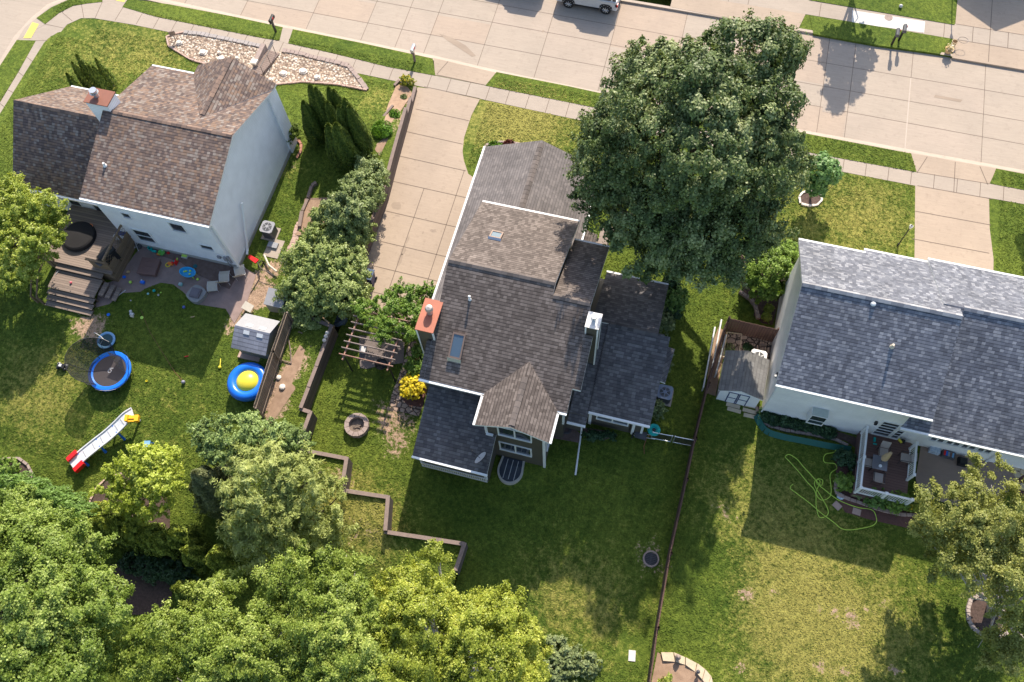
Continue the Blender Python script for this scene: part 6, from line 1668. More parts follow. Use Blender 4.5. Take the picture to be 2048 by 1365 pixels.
# ---- fire pit
x, y, z = G(715, 853)
R = thing('fire_pit', 'round stacked stone fire pit on the lawn', 'fire pit', (x, y, z))
for c in range(3):
    def rb(mb, c=c):
        n = 12
        for k in range(n):
            a0, a1 = (k + .03 + .5 * (c % 2)) * 2 * math.pi / n, (k + .97 + .5 * (c % 2)) * 2 * math.pi / n; q = .01 * (c % 2)
            mb.prism([(x + .42 * math.cos(a0), y + .42 * math.sin(a0)), (x + (.66 + q) * math.cos(a0), y + (.66 + q) * math.sin(a0)), (x + (.66 + q) * math.cos(a1), y + (.66 + q) * math.sin(a1)), (x + .42 * math.cos(a1), y + .42 * math.sin(a1))], z - .05 + .12 * c, z + .065 + .12 * c)
    pv('stone_course', M['stone'], R, rb)
pv('ash', M['ashm'], R, lambda mb: (mb.cyl((x, y, z), (x, y, z + .05), .41, .41, 20), [mb.tube([(x - .2 + random.random() * .2, y - .2 + random.random() * .3, z + .08), (x + .2, y - .1 + random.random() * .3, z + .1)], .03, 6) for _ in range(4)]))

# ---- bins, tarp
def bin_(px, py, label, m, lid, w=.55, h=.95, rz=0.):
    x, y, z = G(px, py); R = thing('wheelie_bin', label, 'wheelie bin', (x, y, z))
    def b(mb):
        i = len(mb.v); c, s = math.cos(rz), math.sin(rz)
        for k, zz in ((.4, .05), (.5, h)):
            for a, d in ((-1, -1), (1, -1), (1, 1), (-1, 1)): q = (a * w * k, d * w * k * 1.1); mb.v.append((x + q[0] * c - q[1] * s, y + q[0] * s + q[1] * c, z + zz))
        for u in ((3, 2, 1, 0), (4, 5, 6, 7), (0, 1, 5, 4), (1, 2, 6, 5), (2, 3, 7, 6), (3, 0, 4, 7)): mb.f.append([i + t for t in u]); mb.mi.append(0)
    pv('body', m, R, b); pv('lid', lid, R, lambda mb: (mb.cbox(x, y, z + h, w + .06, w * 1.1 + .08, .05, 0, rz), mb.cbox(x, y, z + h + .05, w - .1, w - .1, .03, 0, rz)))
    for s in (-1, 1): pv('wheel', M['rubber'], R, lambda mb: mb.cyl((x + s * w * .4, y + w * .5, z + .1), (x + s * w * .5, y + w * .5, z + .1), .1, .1, 12))
bin_(742, 565, 'dark blue wheelie bin standing at the edge of the concrete drive', M['navy'], M['bluebin'])
x, y, z = G(735, 585); o = MB(); o.cbox(x - .2, y - .1, z - .05, .06, 1.3, .9, 0, -.25); one(o, 'wooden_gate', M['tanstone'], 'open pale wooden gate leaf beside the dark blue wheelie bin', 'gate')
def tarp(px, py, r, label, m, nm='tarp_bundle', seed=0):
    x, y, z = G(px, py); rr = random.Random(seed); o = MB(); n = 14
    ang = [rr.uniform(.75, 1.2) for _ in range(n)]
    i = 0; prof = [(1, 0), (.95, .25), (.6, .42), (.2, .3)]
    for k, (q, h) in enumerate(prof):
        for j in range(n): t = 2 * math.pi * j / n; o.v.append((x + r * q * ang[j] * math.cos(t), y + r * q * ang[(j + k) % n] * math.sin(t), z + h * r * 1.3 * rr.uniform(.8, 1.2)))
    for k in range(3):
        for j in range(n): l = (j + 1) % n; o.f.append([k * n + j, k * n + l, (k + 1) * n + l, (k + 1) * n + j]); o.mi.append(0)
    o.f.append([3 * n + j for j in range(n)]); o.mi.append(0)
    return one(o, nm, m, label, 'bundle')
M['tarpm'] = plain('tarp_blue', (.07, .10, .14), .5)
tarp(678, 640, .45, 'crumpled blue grey tarpaulin heaped at the corner of the garden wall', M['tarpm'])
for i, (a, b, c, d, lb) in enumerate(((625, 640, 670, 655, 'long plank lying in the shade below the big shrub'), (640, 632, 660, 650, 'short plank lying across the longer one below the big shrub'))):
    p = G(a, b); q = G(c, d); o = MB(); o.tube([(p[0], p[1], p[2] + .1), (q[0], q[1], q[2] + .12 + .08 * i)], .05, 4); one(o, 'plank', M['tan'], lb, 'plank')
for i, (a, b, c, d, lb) in enumerate(((578, 680, 583, 728, 'long bare stick leaning on the leaning fence'), (565, 722, 583, 728, 'short forked stick at the foot of the longer stick'), (597, 665, 605, 668, 'small twig on the shaded grass beside the leaning fence'))):
    p = G(a, b); q = G(c, d); o = MB(); o.tube([(p[0], p[1], p[2] + .06), ((p[0] + q[0]) / 2 + .05, (p[1] + q[1]) / 2, p[2] + .1), (q[0], q[1], q[2] + .05)], .03, 5); one(o, 'stick', M['timbercap'], lb, 'stick')
for i, (a, b, lb) in enumerate(((667, 677, 'northern pale rock on top of the garden wall'), (664, 684, 'middle pale rock on top of the garden wall'), (662, 692, 'southern pale rock on top of the garden wall'))):
    x, y = at(a, b, .75); zz = gL(-16.7, y) + .15; o = MB(); o.ball((-16.5, y, zz + .09), .12, 0, 8, .8); one(o, 'rock', M['wstone'], lb, 'rock', 'rocks on the garden wall')
for (a, b, s, lb) in ((565, 775, .18, 'white rock on the bare dirt beside the leaning fence'), (558, 756, .15, 'grey rock on the dirt under the leaning fence')):
    x, y, z = G(a, b); o = MB(); o.ball((x, y, z + .05), s, 0, 8, .5); one(o, 'rock', M['wstone'], lb, 'rock')
# stone rubble bits by the lower planter of the stepped wall
x, y, z = G(735, 993); o = MB(); o.box(x - .9, x + .9, y - .2, y + .1, z - .1, z + .15, 0, -.0); R = thing('wall_planter', 'narrow planter box with low plants set into the stepped wall', 'planter', (x, y, z))
pv('box', M['lgrey'], R, lambda mb: (mb.box(x - .9, x + .9, y - .2, y - .16, z - .1, z + .28, 0, .1, (x, y)), mb.box(x - .9, x + .9, y + .12, y + .16, z - .1, z + .28, 0, .1, (x, y))))
rg = np.random.default_rng(8); n_ = 160
leaf_mesh('plants', np.stack([x + rg.uniform(-.8, .8, n_), y + rg.uniform(-.1, .1, n_), z + rg.uniform(.1, .3, n_)], 1), rg.normal(size=(n_, 3)) + [0, 0, 1], .08, M['hosta'], rg.random(n_), R)

# ---- garden chairs and other furniture behind the white house
def sling_chair(px, py, rz, label, leg=False):
    x, y, z = G(px, py); R = thing('lounge_chair', label, 'lounge chair', (x, y, z), 'cream loungers on the gravel')
    prof = [(.55, .32), (.3, .42), (-.1, .30), (-.3, .55), (-.5, 1.0)] if not leg else [(.3, .36), (0, .42), (-.3, .30)]
    c, s = math.cos(rz), math.sin(rz); T = lambda u, v, zz: (x + u * c - v * s, y + u * s + v * c, z + zz)
    def seat(mb):
        for (u0, z0_), (u1, z1_) in zip(prof, prof[1:]): mb.slab([T(u0, -.27, z0_), T(u1, -.27, z1_), T(u1, .27, z1_), T(u0, .27, z0_)], .03, 0, 0)
    pv('sling', M['cream2'], R, seat)
    for v in (-.28, .28):
        pv('frame', M['lgrey'], R, lambda mb: mb.tube([T(u, v, zz + .0) for u, zz in prof], .018, 6))
        for u in (prof[0][0] * .7, -.25): pv('leg', M['lgrey'], R, lambda mb: mb.cyl(T(u, v, 0), T(u, v, .33), .015, .015, 6))
M['cream2'] = plain('cream_sling', (.50, .45, .37), .8)
sling_chair(452, 565, 1.9, 'left of the two cream folding loungers on the shaded gravel'); sling_chair(484, 553, 2.1, 'right of the two cream folding loungers, against the dark strip'); sling_chair(429, 578, 1.9, 'low cream footstool in front of the loungers', True)
x, y, z = G(498, 619); o = MB(); o.slab([(x - .3, y - .15, z + .35), (x + .3, y - .3, z + .3), (x + .35, y + .15, z + .32), (x - .2, y + .3, z + .38)], .04, 0, 0)
for a, b in ((-.2, -.1), (.22, -.2), (.25, .1), (-.12, .2)): o.cyl((x + a, y + b, z), (x + a, y + b, z + .31), .015, .015, 6)
one(o, 'footstool', M['cream2'], 'cream stool standing in the sun above the grey shed', 'footstool')
x, y, z = G(297, 533, .35); R = thing('covered_sandbox', 'square brown covered sandbox on the gravel beside the deck', 'sandbox', (x, y, z))
pv('lid', M['brownplastic'], R, lambda mb: (mb.cbox(x, y, z + .32, 1.1, 1.05, .05, 0, .12), mb.cbox(x, y, z + .37, .5, .05, .02, 0, .12), mb.cbox(x, y + .3, z + .37, .5, .04, .015, 0, .12), mb.cbox(x, y - .3, z + .37, .5, .04, .015, 0, .12)))
pv('box', M['brownplastic'], R, lambda mb: mb.cbox(x, y, z - .05, 1.0, .95, .37, 0, .12))
x, y, z = G(391, 586, .4); R = thing('water_table', 'square grey covered tub with a raised lid on the edge of the lawn', 'covered tub', (x, y, z))
M['tub2'] = plain('tub_grey', (.30, .29, .28), .6)
pv('base', M['tub2'], R, lambda mb: mb.prism([(x + .52 * q * math.cos(t), y + .52 * q * math.sin(t)) for t, q in zip(np.linspace(.45, .45 + 2 * math.pi, 17)[:-1], [1.1, 1, .95, 1] * 4)], z, z + .32))
pv('lid', M['purplegrey'], R, lambda mb: (mb.cbox(x, y, z + .32, .56, .56, .14, 0, .45 - math.pi / 4 + .35), mb.cbox(x, y, z + .46, .44, .44, .03, 0, .45 - math.pi / 4 + .35)))
# ---- toys
def toy(px, py, label, parts, name='toy', cat='toy', grp='toys scattered behind the white house'):
    """parts: (kind, dx, dy, dz, size.., material)"""
    x, y, z = G(px, py)
    z += .05 if py < 600 and px > 200 else 0
    R = thing(name, label, cat, (x, y, z), grp)
    for p in parts:
        k, dx, dy, dz, m = p[0], p[1], p[2], p[3], M[p[-1]]
        if k == 'b': pv(p[6] if len(p) > 8 else 'block', m, R, lambda mb: mb.cbox(x + dx, y + dy, z + dz, p[4], p[5], p[6], 0, p[7] if len(p) > 8 else 0))
        elif k == 's': pv('ball', m, R, lambda mb: mb.ball((x + dx, y + dy, z + dz + p[4]), p[4], 0, 12), True)
        elif k == 'c': pv('tub', m, R, lambda mb: mb.lathe(x + dx, y + dy, [(p[4] * .8, z + dz), (p[4], z + dz + p[5]), (p[4] * .85, z + dz + p[5]), (p[4] * .7, z + dz + .02)], 16))
        elif k == 'r': pv('ring', m, R, lambda mb: mb.lathe(x + dx, y + dy, [(p[4] + .03 * math.cos(t), z + dz + .03 + .03 * math.sin(t)) for t in np.linspace(0, 6.28, 7)[:-1]], 18, closed=True))
        elif k == 't': pv('stick', m, R, lambda mb: mb.tube([(x + dx, y + dy, z + dz), (x + p[4], y + p[5], z + p[6])], p[7], 6))
def single(px, py, label, shape, m, name, cat, r=.07):
    x, y, z = G(px, py); z += .05 if (py < 600 and px > 240) else 0; o = MB()
    if shape == 's': o.ball((x, y, z + r), r, 0, 10)
    elif shape == 'd': o.cyl((x, y, z + .01), (x, y, z + .04), r, r * .9, 14)
    elif shape == 'l': o.tube([(x - r, y, z + .04), (x + r * .2, y + r * .3, z + .05), (x + r, y + r, z + .04)], .03, 6)
    elif shape == 'c': o.lathe(x, y, [(r * .8, z), (r, z + r * 1.2), (r * .85, z + r * 1.2), (r * .7, z + .02)], 12)
    elif shape == 'b': o.cbox(x, y, z, r * 1.6, r * 1.1, r, 0, .4); o.cbox(x, y, z + r, r, r * .7, r * .5, 0, .4)
    return one(o, name, M[m], label, cat, None, shape == 's')
single(263, 567, 'lime green ball on the gravel by the deck steps', 's', 'lime', 'ball', 'ball', .09)
toy(287, 567, 'blue and white toy truck on the gravel edge', [('b', 0, 0, 0, .22, .16, .16, 'blue'), ('s', -.06, .08, .12, .05, 'lgrey')])
single(258, 546, 'tan toy figure lying beside the brown sandbox', 'b', 'tan', 'toy_figure', 'toy', .1); single(250, 556, 'blue toy block by the deck steps', 'b', 'blue', 'toy_block', 'toy', .1)
toy(303, 500, 'cluster of teal toy buckets heaped against the house wall', [('c', 0, 0, 0, .14, .22, 'teal'), ('b', .25, -.1, 0, .25, .12, .1, 'teal'), ('c', -.15, .15, 0, .1, .12, 'grey')], 'toy_bucket')
toy(325, 508, 'bright green toy wagon with white details near the house wall', [('c', 0, 0, 0, .2, .14, 'green'), ('b', -.05, .25, 0, .15, .25, .1, 'lgrey'), ('b', -.15, -.15, 0, .2, .08, .1, 'orange')], 'toy_wagon')
single(338, 508, 'small red toy on the dark soil by the house wall', 'b', 'red', 'toy_block', 'toy', .09)
toy(372, 513, 'green and grey toy seat on the dark soil', [('b', 0, 0, .1, .3, .3, .06, 'lime'), ('b', 0, 0, 0, .36, .36, .1, 'lgrey'), ('b', 0, .18, .16, .3, .05, .2, 'lgrey')], 'toddler_chair')
toy(343, 530, 'orange toy digger with a yellow hoop', [('b', 0, 0, 0, .3, .15, .14, 'orange'), ('r', -.15, -.08, 0, .13, 'yel'), ('b', .12, .05, .1, .1, .1, .1, 'red')], 'toy_digger')
toy(355, 528, 'upright red and teal toy sail', [('b', 0, 0, 0, .06, .3, .3, 'red'), ('b', -.12, .05, 0, .18, .1, .12, 'teal'), ('b', .03, .15, .2, .04, .14, .1, 'lime')], 'toy_sail')
x, y, z = G(381, 552); z += .05; R = thing('water_play_table', 'oval bright blue play table with green animal shapes', 'play table', (x, y, z))
M['azure'] = plain('azure_plastic', (.02, .36, .72), .35)
pv('tray', M['azure'], R, lambda mb: mb.lathe(x, y, [(.3, z + .3), (.36, z + .42), (.40, z + .42), (.38, z + .32), (.3, z + .27)], 24, closed=True, sx=1.25, sy=.8)); pv('basin', M['azure'], R, lambda mb: mb.lathe(x, y, [(.34, z + .28), (.34, z + .31)], 20, sx=1.25, sy=.8))
for a, b in ((-.12, .05), (.15, -.08), (.1, .12), (-.22, .0)): pv('toy_animal', M['lime'], R, lambda mb: mb.ball((x + a, y + b, z + .36), .06, 0, 8))
for a, b in ((-.3, -.15), (.3, -.15), (.3, .15), (-.3, .15)): pv('leg', M['lime'], R, lambda mb: mb.cyl((x + a, y + b, z), (x + a, y + b, z + .3), .03, .03, 8))
single(397, 561, 'lime ball on the ground below the oval play table', 's', 'lime', 'ball', 'ball', .08); single(389, 541, 'tan cup beside the oval play table', 'c', 'tan', 'cup', 'cup', .07); single(391, 534, 'dark teal dish above the oval play table', 'd', 'tealdk', 'dish', 'toy', .13)
toy(363, 571, 'pale teal toy box at the gravel edge near the tub', [('b', 0, 0, 0, .2, .16, .14, 'palet'), ('b', 0, 0, .14, .1, .08, .05, 'lgrey')], 'toy_box')
toy(280, 495, 'jumble of grey and white tricycle parts by the deck screen', [('b', 0, 0, 0, .3, .25, .2, 'dgrey'), ('c', .15, .2, 0, .13, .2, 'grey'), ('t', -.2, -.2, .1, .1, .3, .4, .02, 'lgrey'), ('t', .1, -.3, .05, -.2, .1, .35, .02, 'lgrey'), ('r', -.1, .1, .2, .14, 'black')], 'tricycle')
single(310, 584, 'teal ball on the shaded lawn', 's', 'teal', 'ball', 'ball', .085); single(297, 589, 'small teal dish on the shaded lawn', 'd', 'palet', 'dish', 'toy', .07); single(318, 592, 'white cup on the shaded lawn', 'c', 'lgrey', 'cup', 'cup', .06); single(323, 587, 'tiny lime ball on the shaded lawn', 's', 'lime', 'ball', 'ball', .045)
single(217, 630, 'blue disc on the lawn below the deck stairs', 'd', 'blue', 'disc', 'toy', .1); single(284, 636, 'lime green disc on the shaded lawn', 'd', 'lime', 'disc', 'toy', .1); single(369, 616, 'blue and white beach ball on the shaded lawn', 's', 'ballblue', 'ball', 'ball', .09); single(385, 636, 'small tan stick toy on the shaded lawn', 'l', 'tan', 'toy_stick', 'toy', .1)
toy(265, 630, 'white and grey spring rider toy on the shaded lawn', [('b', 0, 0, 0, .22, .14, .14, 'lgrey'), ('s', -.14, .14, 0, .09, 'lgrey'), ('b', .05, -.12, 0, .2, .08, .1, 'cream')], 'rider_toy')
single(262, 602, 'tiny white cup on the lawn below the gravel', 'c', 'lgrey', 'cup', 'cup', .04)
x, y, z = G(245, 587); o = MB(); o.tube([(x - .18, y - .25, z + .03), (x + .12, y + .22, z + .03)], .03, 4); one(o, 'white_stick', M['lgrey'], 'thin white strip lying between the gravel and the lawn', 'strip')
x, y = at(142, 566, DT - .3); o = MB(); o.ball((x, y, DT - .34 + .07), .07, 0, 10); one(o, 'ball', M['pink'], 'pink ball on the lower platform of the deck', 'ball', smooth=True)
x, y = at(184, 457, DT); o = MB(); o.lathe(x, y, [(.1, DT), (.16, DT + .25), (.13, DT + .25), (.1, DT + .05)], 12); one(o, 'flower_pot', M['orange'], 'orange pot on the deck beside the black cover', 'pot')
toy(126, 735, 'black and white quad toy truck standing on the lawn', [('b', 0, 0, .12, .42, .26, .14, 'black'), ('b', .0, 0, .26, .16, .16, .07, 'lgrey'), ('s', -.22, .1, 0, .1, 'lgrey'), ('s', .22, .12, 0, .09, 'lgrey'), ('s', -.2, -.14, 0, .09, 'black'), ('s', .22, -.12, 0, .09, 'black')], 'toy_truck', 'toy truck')
single(368, 766, 'black and white football on the lawn below the house shadow', 's', 'football', 'ball', 'ball', .11); single(294, 763, 'yellow toy bottle in the house shadow', 'c', 'yel', 'bottle', 'toy', .06); single(373, 715, 'red toy lying in the middle of the house shadow', 'l', 'red', 'toy_stick', 'toy', .09); single(210, 714, 'orange ball caught in the trampoline net', 's', 'orange', 'ball', 'ball', .06)
x, y, z = G(441, 728); R = thing('toy_golf_club', 'yellow toy golf club lying on the sunny lawn', 'toy', (x, y, z)); pv('shaft', M['yel'], R, lambda mb: mb.tube([(x - .1, y + .28, z + .03), (x + .05, y - .15, z + .03)], .025, 6)); pv('head', M['yel'], R, lambda mb: mb.ball((x + .07, y - .22, z + .05), .09, 0, 10))
x, y, z = G(299, 892); R = thing('step_stool', 'small blue plastic step stool on the lawn', 'stool', (x, y, z))
pv('top', M['lblue'], R, lambda mb: mb.cbox(x, y, z + .3, .34, .34, .05, 0, .3))
for a, b in ((-.15, -.15), (.15, -.15), (.15, .15), (-.15, .15)): pv('leg', M['blue'], R, lambda mb: mb.tube([(x + a * .8, y + b * .8, z + .3), (x + a * 1.3, y + b * 1.3, z)], .03, 4))
x, y, z = G(1264, 1312); o = MB(); o.cbox(x, y, z - .02, .33, .5, .06, 0, .15); one(o, 'paving_slab', M['walkpale'], 'pale rectangular slab lying on the lawn near the brown fence', 'slab')
# rope line on the left lawn
p = [G(a, b) for a, b in ((282, 620), (300, 665), (325, 705), (350, 745), (367, 764))]
o = MB(); o.tube([(q[0], q[1], q[2] + .03) for q in p], .009, 5); one(o, 'rope', M['rust2'], 'thin brown line stretched across the shaded lawn', 'rope')
# red trolley by the corner of the white house
x, y, z = G(512, 522, .3); R = thing('hand_cart', 'red cart with black handle at the back corner of the white house', 'cart', (x, y, z))
pv('tray', M['red'], R, lambda mb: (mb.slab([(x - .45, y - .0, z + .5), (x + .1, y - .22, z + .45), (x + .2, y + .05, z + .45), (x - .4, y + .2, z + .5)], .08, 0, 0)))
pv('handle', M['black'], R, lambda mb: (mb.tube([(x + .15, y - .1, z + .4), (x + .55, y - .5, z + .5), (x + 1.5, y - .7, z + .4)], .02, 6), mb.tube([(x + .1, y, z + .3), (x + .5, y - .9, z + .05), (x + .35, y - 1.9, z + .05)], .02, 6)))
pv('wheel', M['rubber'], R, lambda mb: mb.tube([(x + .3 + .05 * math.cos(t), y - .1 + .2 * math.cos(t), z + .22 + .2 * math.sin(t)) for t in np.linspace(0, 6.28, 17)], .03, 6))
p = [G(a, b) for a, b in ((531, 515), (540, 535), (556, 548))]
o = MB(); o.tube([(q[0], q[1], q[2] + .25) for q in p], .06, 6); one(o, 'bent_board', M['cream'], 'curved pale board leaning behind the red cart', 'board')
# hose reel with wheelbarrow at the dark house corner
x, y = at(1308, 860, .9); z = g0(x, y)
R = thing('hose_reel', 'round teal hose coil hanging by the corner of the dark house wing', 'hose reel', (x, y, z))
pv('hose_coil', M['teal'], R, lambda mb: [mb.lathe(x, y, [(r_ + .022 * math.cos(t), z + .88 + dz + .022 * math.sin(t)) for t in np.linspace(0, 6.28, 7)[:-1]], 24, closed=True) for r_, dz in ((.12, .02), (.17, .04), (.22, .05), (.27, .03), (.31, .0), (.2, .09), (.25, .08))])
pv('stand', M['dmetal'], R, lambda mb: (mb.cyl((x, y, z), (x, y, z + .95), .03), mb.cyl((x, y, z + .8), (x, y, z + .85), .3, .3, 16))); pv('loose_hose', M['rust'], R, lambda mb: mb.tube([(x - .1, y - .1, z + .8), (x - .25, y - .3, z + .2), (x - .3, y - .7, z + .03), (x - .2, y - 1.1, z + .03)], .015, 5))
x, y, z = G(1283, 872, .2); R = thing('wheelbarrow', 'dark wheelbarrow parked under the corner of the dark house wing', 'wheelbarrow', (x, y, z))
pv('tray', M['dgrey'], R, lambda mb: mb.slab([(x - .35, y - .2, z + .45), (x + .25, y - .25, z + .5), (x + .25, y + .15, z + .5), (x - .35, y + .12, z + .45)], .18, 0, 0)); pv('wheel', M['rubber'], R, lambda mb: mb.tube([(x - .45, y - .05 + .17 * math.cos(t), z + .17 + .17 * math.sin(t)) for t in np.linspace(0, 6.28, 15)], .04, 6)); pv('handle', M['lgrey'], R, lambda mb: mb.tube([(x - .4, y - .1, z + .3), (x + .7, y - .12, z + .5)], .02, 6)); pv('handle', M['lgrey'], R, lambda mb: mb.tube([(x - .4, y, z + .3), (x + .7, y + .1, z + .5)], .02, 6))
x, y, z = G(1133, 860); R = thing('coiled_hose', 'dark coiled hose on the soil beside the back wall', 'hose', (x, y, z))
pv('coil', M['dgrey'], R, lambda mb: [mb.lathe(x, y, [(r_ + .018 * math.cos(t), z + .03 + .02 * math.sin(t)) for t in np.linspace(0, 6.28, 7)[:-1]], 20, closed=True) for r_ in (.14, .19, .24)]); 
x, y, z = G(1147, 855); o = MB(); o.cbox(x, y, z, .12, .12, .35); o.ball((x, y, z + .4), .07, 0, 8); one(o, 'tap_post', M['lgrey'], 'small pale tap post beside the downspout', 'tap')
# storm drain
x, y, z = G(1302, 1118); R = thing('storm_drain', 'round iron storm drain grate in the shaded lawn', 'storm drain', (x, y, z))
pv('rim', M['stone'], R, lambda mb: mb.lathe(x, y, [(.33, z + .0), (.42, z + .0), (.40, z + .06), (.33, z + .06)], 28, closed=True)); pv('shaft', M['black'], R, lambda mb: mb.cyl((x, y, z - .1), (x, y, z + .025), .33, .33, 24))
pv('grate', M['dmetal'], R, lambda mb: [mb.box(x - math.sqrt(max(.001, .33 ** 2 - q * q)), x + math.sqrt(max(.001, .33 ** 2 - q * q)), y + q - .022, y + q + .022, z + .03, z + .055) for q in np.linspace(-.26, .26, 7)] + [mb.box(x - .025, x + .025, y - .32, y + .32, z + .031, z + .058)])

# ---- right deck with rails, furniture
def right_deck():
    T = .62; x0, y0 = 11.78, 14.45; x1, y1 = 14.35, 17.8
    R = thing('composite_deck', 'brown composite deck with white railings behind the right house', 'deck', (13, 16, 0))
    pv('deck_boards', M['compdeck'], R, lambda mb: mb.box(x0, x1, y0, y1, T - .06, T)); pv('skirt', M['compdeck'], R, lambda mb: mb.box(x0 + .03, x1 - .03, y0 + .03, y1, -.5, T - .06))
    def rail(a, b, n, o_=0.):
        ax, ay = a; bx, by = b; L = math.hypot(bx - ax, by - ay); ux, uy = (bx - ax) / L, (by - ay) / L; nx, ny = -uy * .045, ux * .045
        q = lambda p, s: (p[0] + nx * s, p[1] + ny * s)
        tr_ = pv('railing', M['white'], R, lambda mb: (mb.prism([q(a, -1), q(b, -1), q(b, 1), q(a, 1)], T + .92 + o_, T + .99 + o_), mb.prism([q(a, -.6), q(b, -.6), q(b, .6), q(a, .6)], T + .08 + o_, T + .13 + o_)))
        m = int(L / .11)
        pv('baluster', M['white'], tr_, lambda mb: [mb.box(ax + ux * L * k / m - .014, ax + ux * L * k / m + .014, ay + uy * L * k / m - .014, ay + uy * L * k / m + .014, T + .12, T + .93) for k in range(1, m)])
        for k in range(1 if o_ == .004 else 0, n + 1):
            cx, cy = ax + ux * L * k / n, ay + uy * L * k / n
            p_ = pv('railing_post', M['white'], R, lambda mb: mb.box(cx - .055, cx + .055, cy - .055, cy + .055, T, T + 1.0)); pv('post_cap', M['white'], p_, lambda mb: mb.box(cx - .075, cx + .075, cy - .075, cy + .075, T + 1.0, T + 1.04))
    rail((x0 + .08, y1 - .1), (x0 + .08, y0 + .08), 2); rail((x0 + .08, y0 + .08), (x1 - .05, y0 + .08), 2, .004); rail((x1 - .08, y1 - .35), (x1 - .08, y0 + 1.35), 1)
    return T
RT = right_deck()
def patio_chair(x, y, rz, label, z0):
    R = thing('patio_chair', label, 'chair', (x, y, z0), 'patio chairs on the composite deck')
    c, s = math.cos(rz), math.sin(rz); T = lambda u, v, zz: (x + u * c - v * s, y + u * s + v * c, z0 + zz)
    pv('seat', M['beige'], R, lambda mb: mb.slab([T(-.22, -.22, .42), T(.22, -.22, .42), T(.22, .22, .42), T(-.22, .22, .42)], .04, 0, 0)); pv('backrest', M['beige'], R, lambda mb: mb.slab([T(-.24, -.22, .45), T(-.24, .22, .45), T(-.42, .22, .88), T(-.42, -.22, .88)], .03, 0, 0))
    for u in (-.22, .22):
        for v in (-.23, .23): pv('leg', M['dmetal'], R, lambda mb: mb.cyl(T(u, v, 0), T(u, v, .42 if u < 0 else .6), .015, .015, 6))
    for v in (-.25, .25): pv('armrest', M['dmetal'], R, lambda mb: mb.tube([T(.24, v, .6), T(-.3, v, .62)], .018, 6))
tx, ty = at(1760, 926, RT + .7)
R = thing('patio_table', 'square grey glass patio table on the composite deck', 'table', (tx, ty, RT))
pv('tabletop', M['tableg'], R, lambda mb: mb.cbox(tx, ty, RT + .68, .72, .72, .03))
for a in (-.3, .3):
    for b in (-.3, .3): pv('leg', M['dmetal'], R, lambda mb: mb.cyl((tx + a, ty + b, RT), (tx + a, ty + b, RT + .68), .018, .018, 6))
patio_chair(*at(1767, 905, RT + .42), -math.pi / 2, 'patio chair on the house side of the square table', RT); patio_chair(*at(1735, 925, RT + .42), 0, 'patio chair between the square table and the left railing', RT)
patio_chair(*at(1757, 955, RT + .42), math.pi / 2, 'patio chair on the garden side of the square table', RT); patio_chair(*at(1811, 916, RT + .42), math.pi, 'lone patio chair against the right railing', RT)
x, y = at(1772, 915, RT + 1.2)
R = thing('folded_parasol', 'folded tan parasol standing through the square table', 'parasol', (tx + .05, ty + .1, RT))
pv('pole', M['dmetal'], R, lambda mb: mb.cyl((tx + .05, ty + .1, RT), (tx + .05, ty + .1, RT + 2.1), .02, .02, 8)); pv('canopy', M['tanc'], R, lambda mb: mb.lathe(tx + .05, ty + .1, [(.06, RT + 2.1), (.14, RT + 1.6), (.17, RT + 1.2), (.1, RT + 1.0)], 9))
x, y = at(1761, 932, RT + .75); o = MB(); o.cyl((x, y, RT + .71), (x, y, RT + .75), .08, .08, 16); one(o, 'plate', M['white'], 'white plate on the square table', 'plate')
x, y = at(1748, 884, RT); R = thing('toy_dinosaur', 'teal toy lying on the composite deck', 'toy', (x, y, RT)); pv('body', M['teal'], R, lambda mb: (mb.cbox(x, y + .1, RT, .1, .22, .1), mb.cbox(x + .05, y - .12, RT, .18, .06, .06)))
x, y = at(1802, 884, RT); R = thing('toy_car', 'yellow and black toy car by the patio door', 'toy car', (x, y, RT)); pv('body', M['yel'], R, lambda mb: mb.cbox(x - .08, y, RT + .05, .25, .1, .08, 0, -.8)); pv('wheels', M['black'], R, lambda mb: mb.cbox(x + .08, y + .03, RT, .2, .16, .1))
x, y, z = G(1886, 907, .3); R = thing('storage_bag', 'white and blue patterned bag lying by the patio wall', 'bag', (x - .35, y, z)); pv('bag', M['bagm'], R, lambda mb: mb.cbox(x - .38, y + .1, z + .04, .5, .32, .28, 0, -.08)); 
R = thing('tool_box', 'dark crate of red and blue things by the patio wall', 'crate', (x + .3, y, z)); pv('crate', M['dgrey'], R, lambda mb: mb.cbox(x + .3, y + .03, z + .04, .62, .34, .26, 0, -.08))
for k, mm in enumerate(('red', 'blue', 'grey', 'brownplastic', 'lblue')): pv('content', M[mm], R, lambda mb: mb.cbox(x + .08 + .1 * k, y + .04 - .01 * k, z + .3, .08, .24, .05, 0, -.08))
x, y, z = G(1925, 924, .2); o = MB(); o.cbox(x, y, z + .04, .42, .42, .25); o.cbox(x, y, z + .29, .34, .34, .06); one(o, 'black_planter', M['black'], 'black square planter on the patio', 'planter')
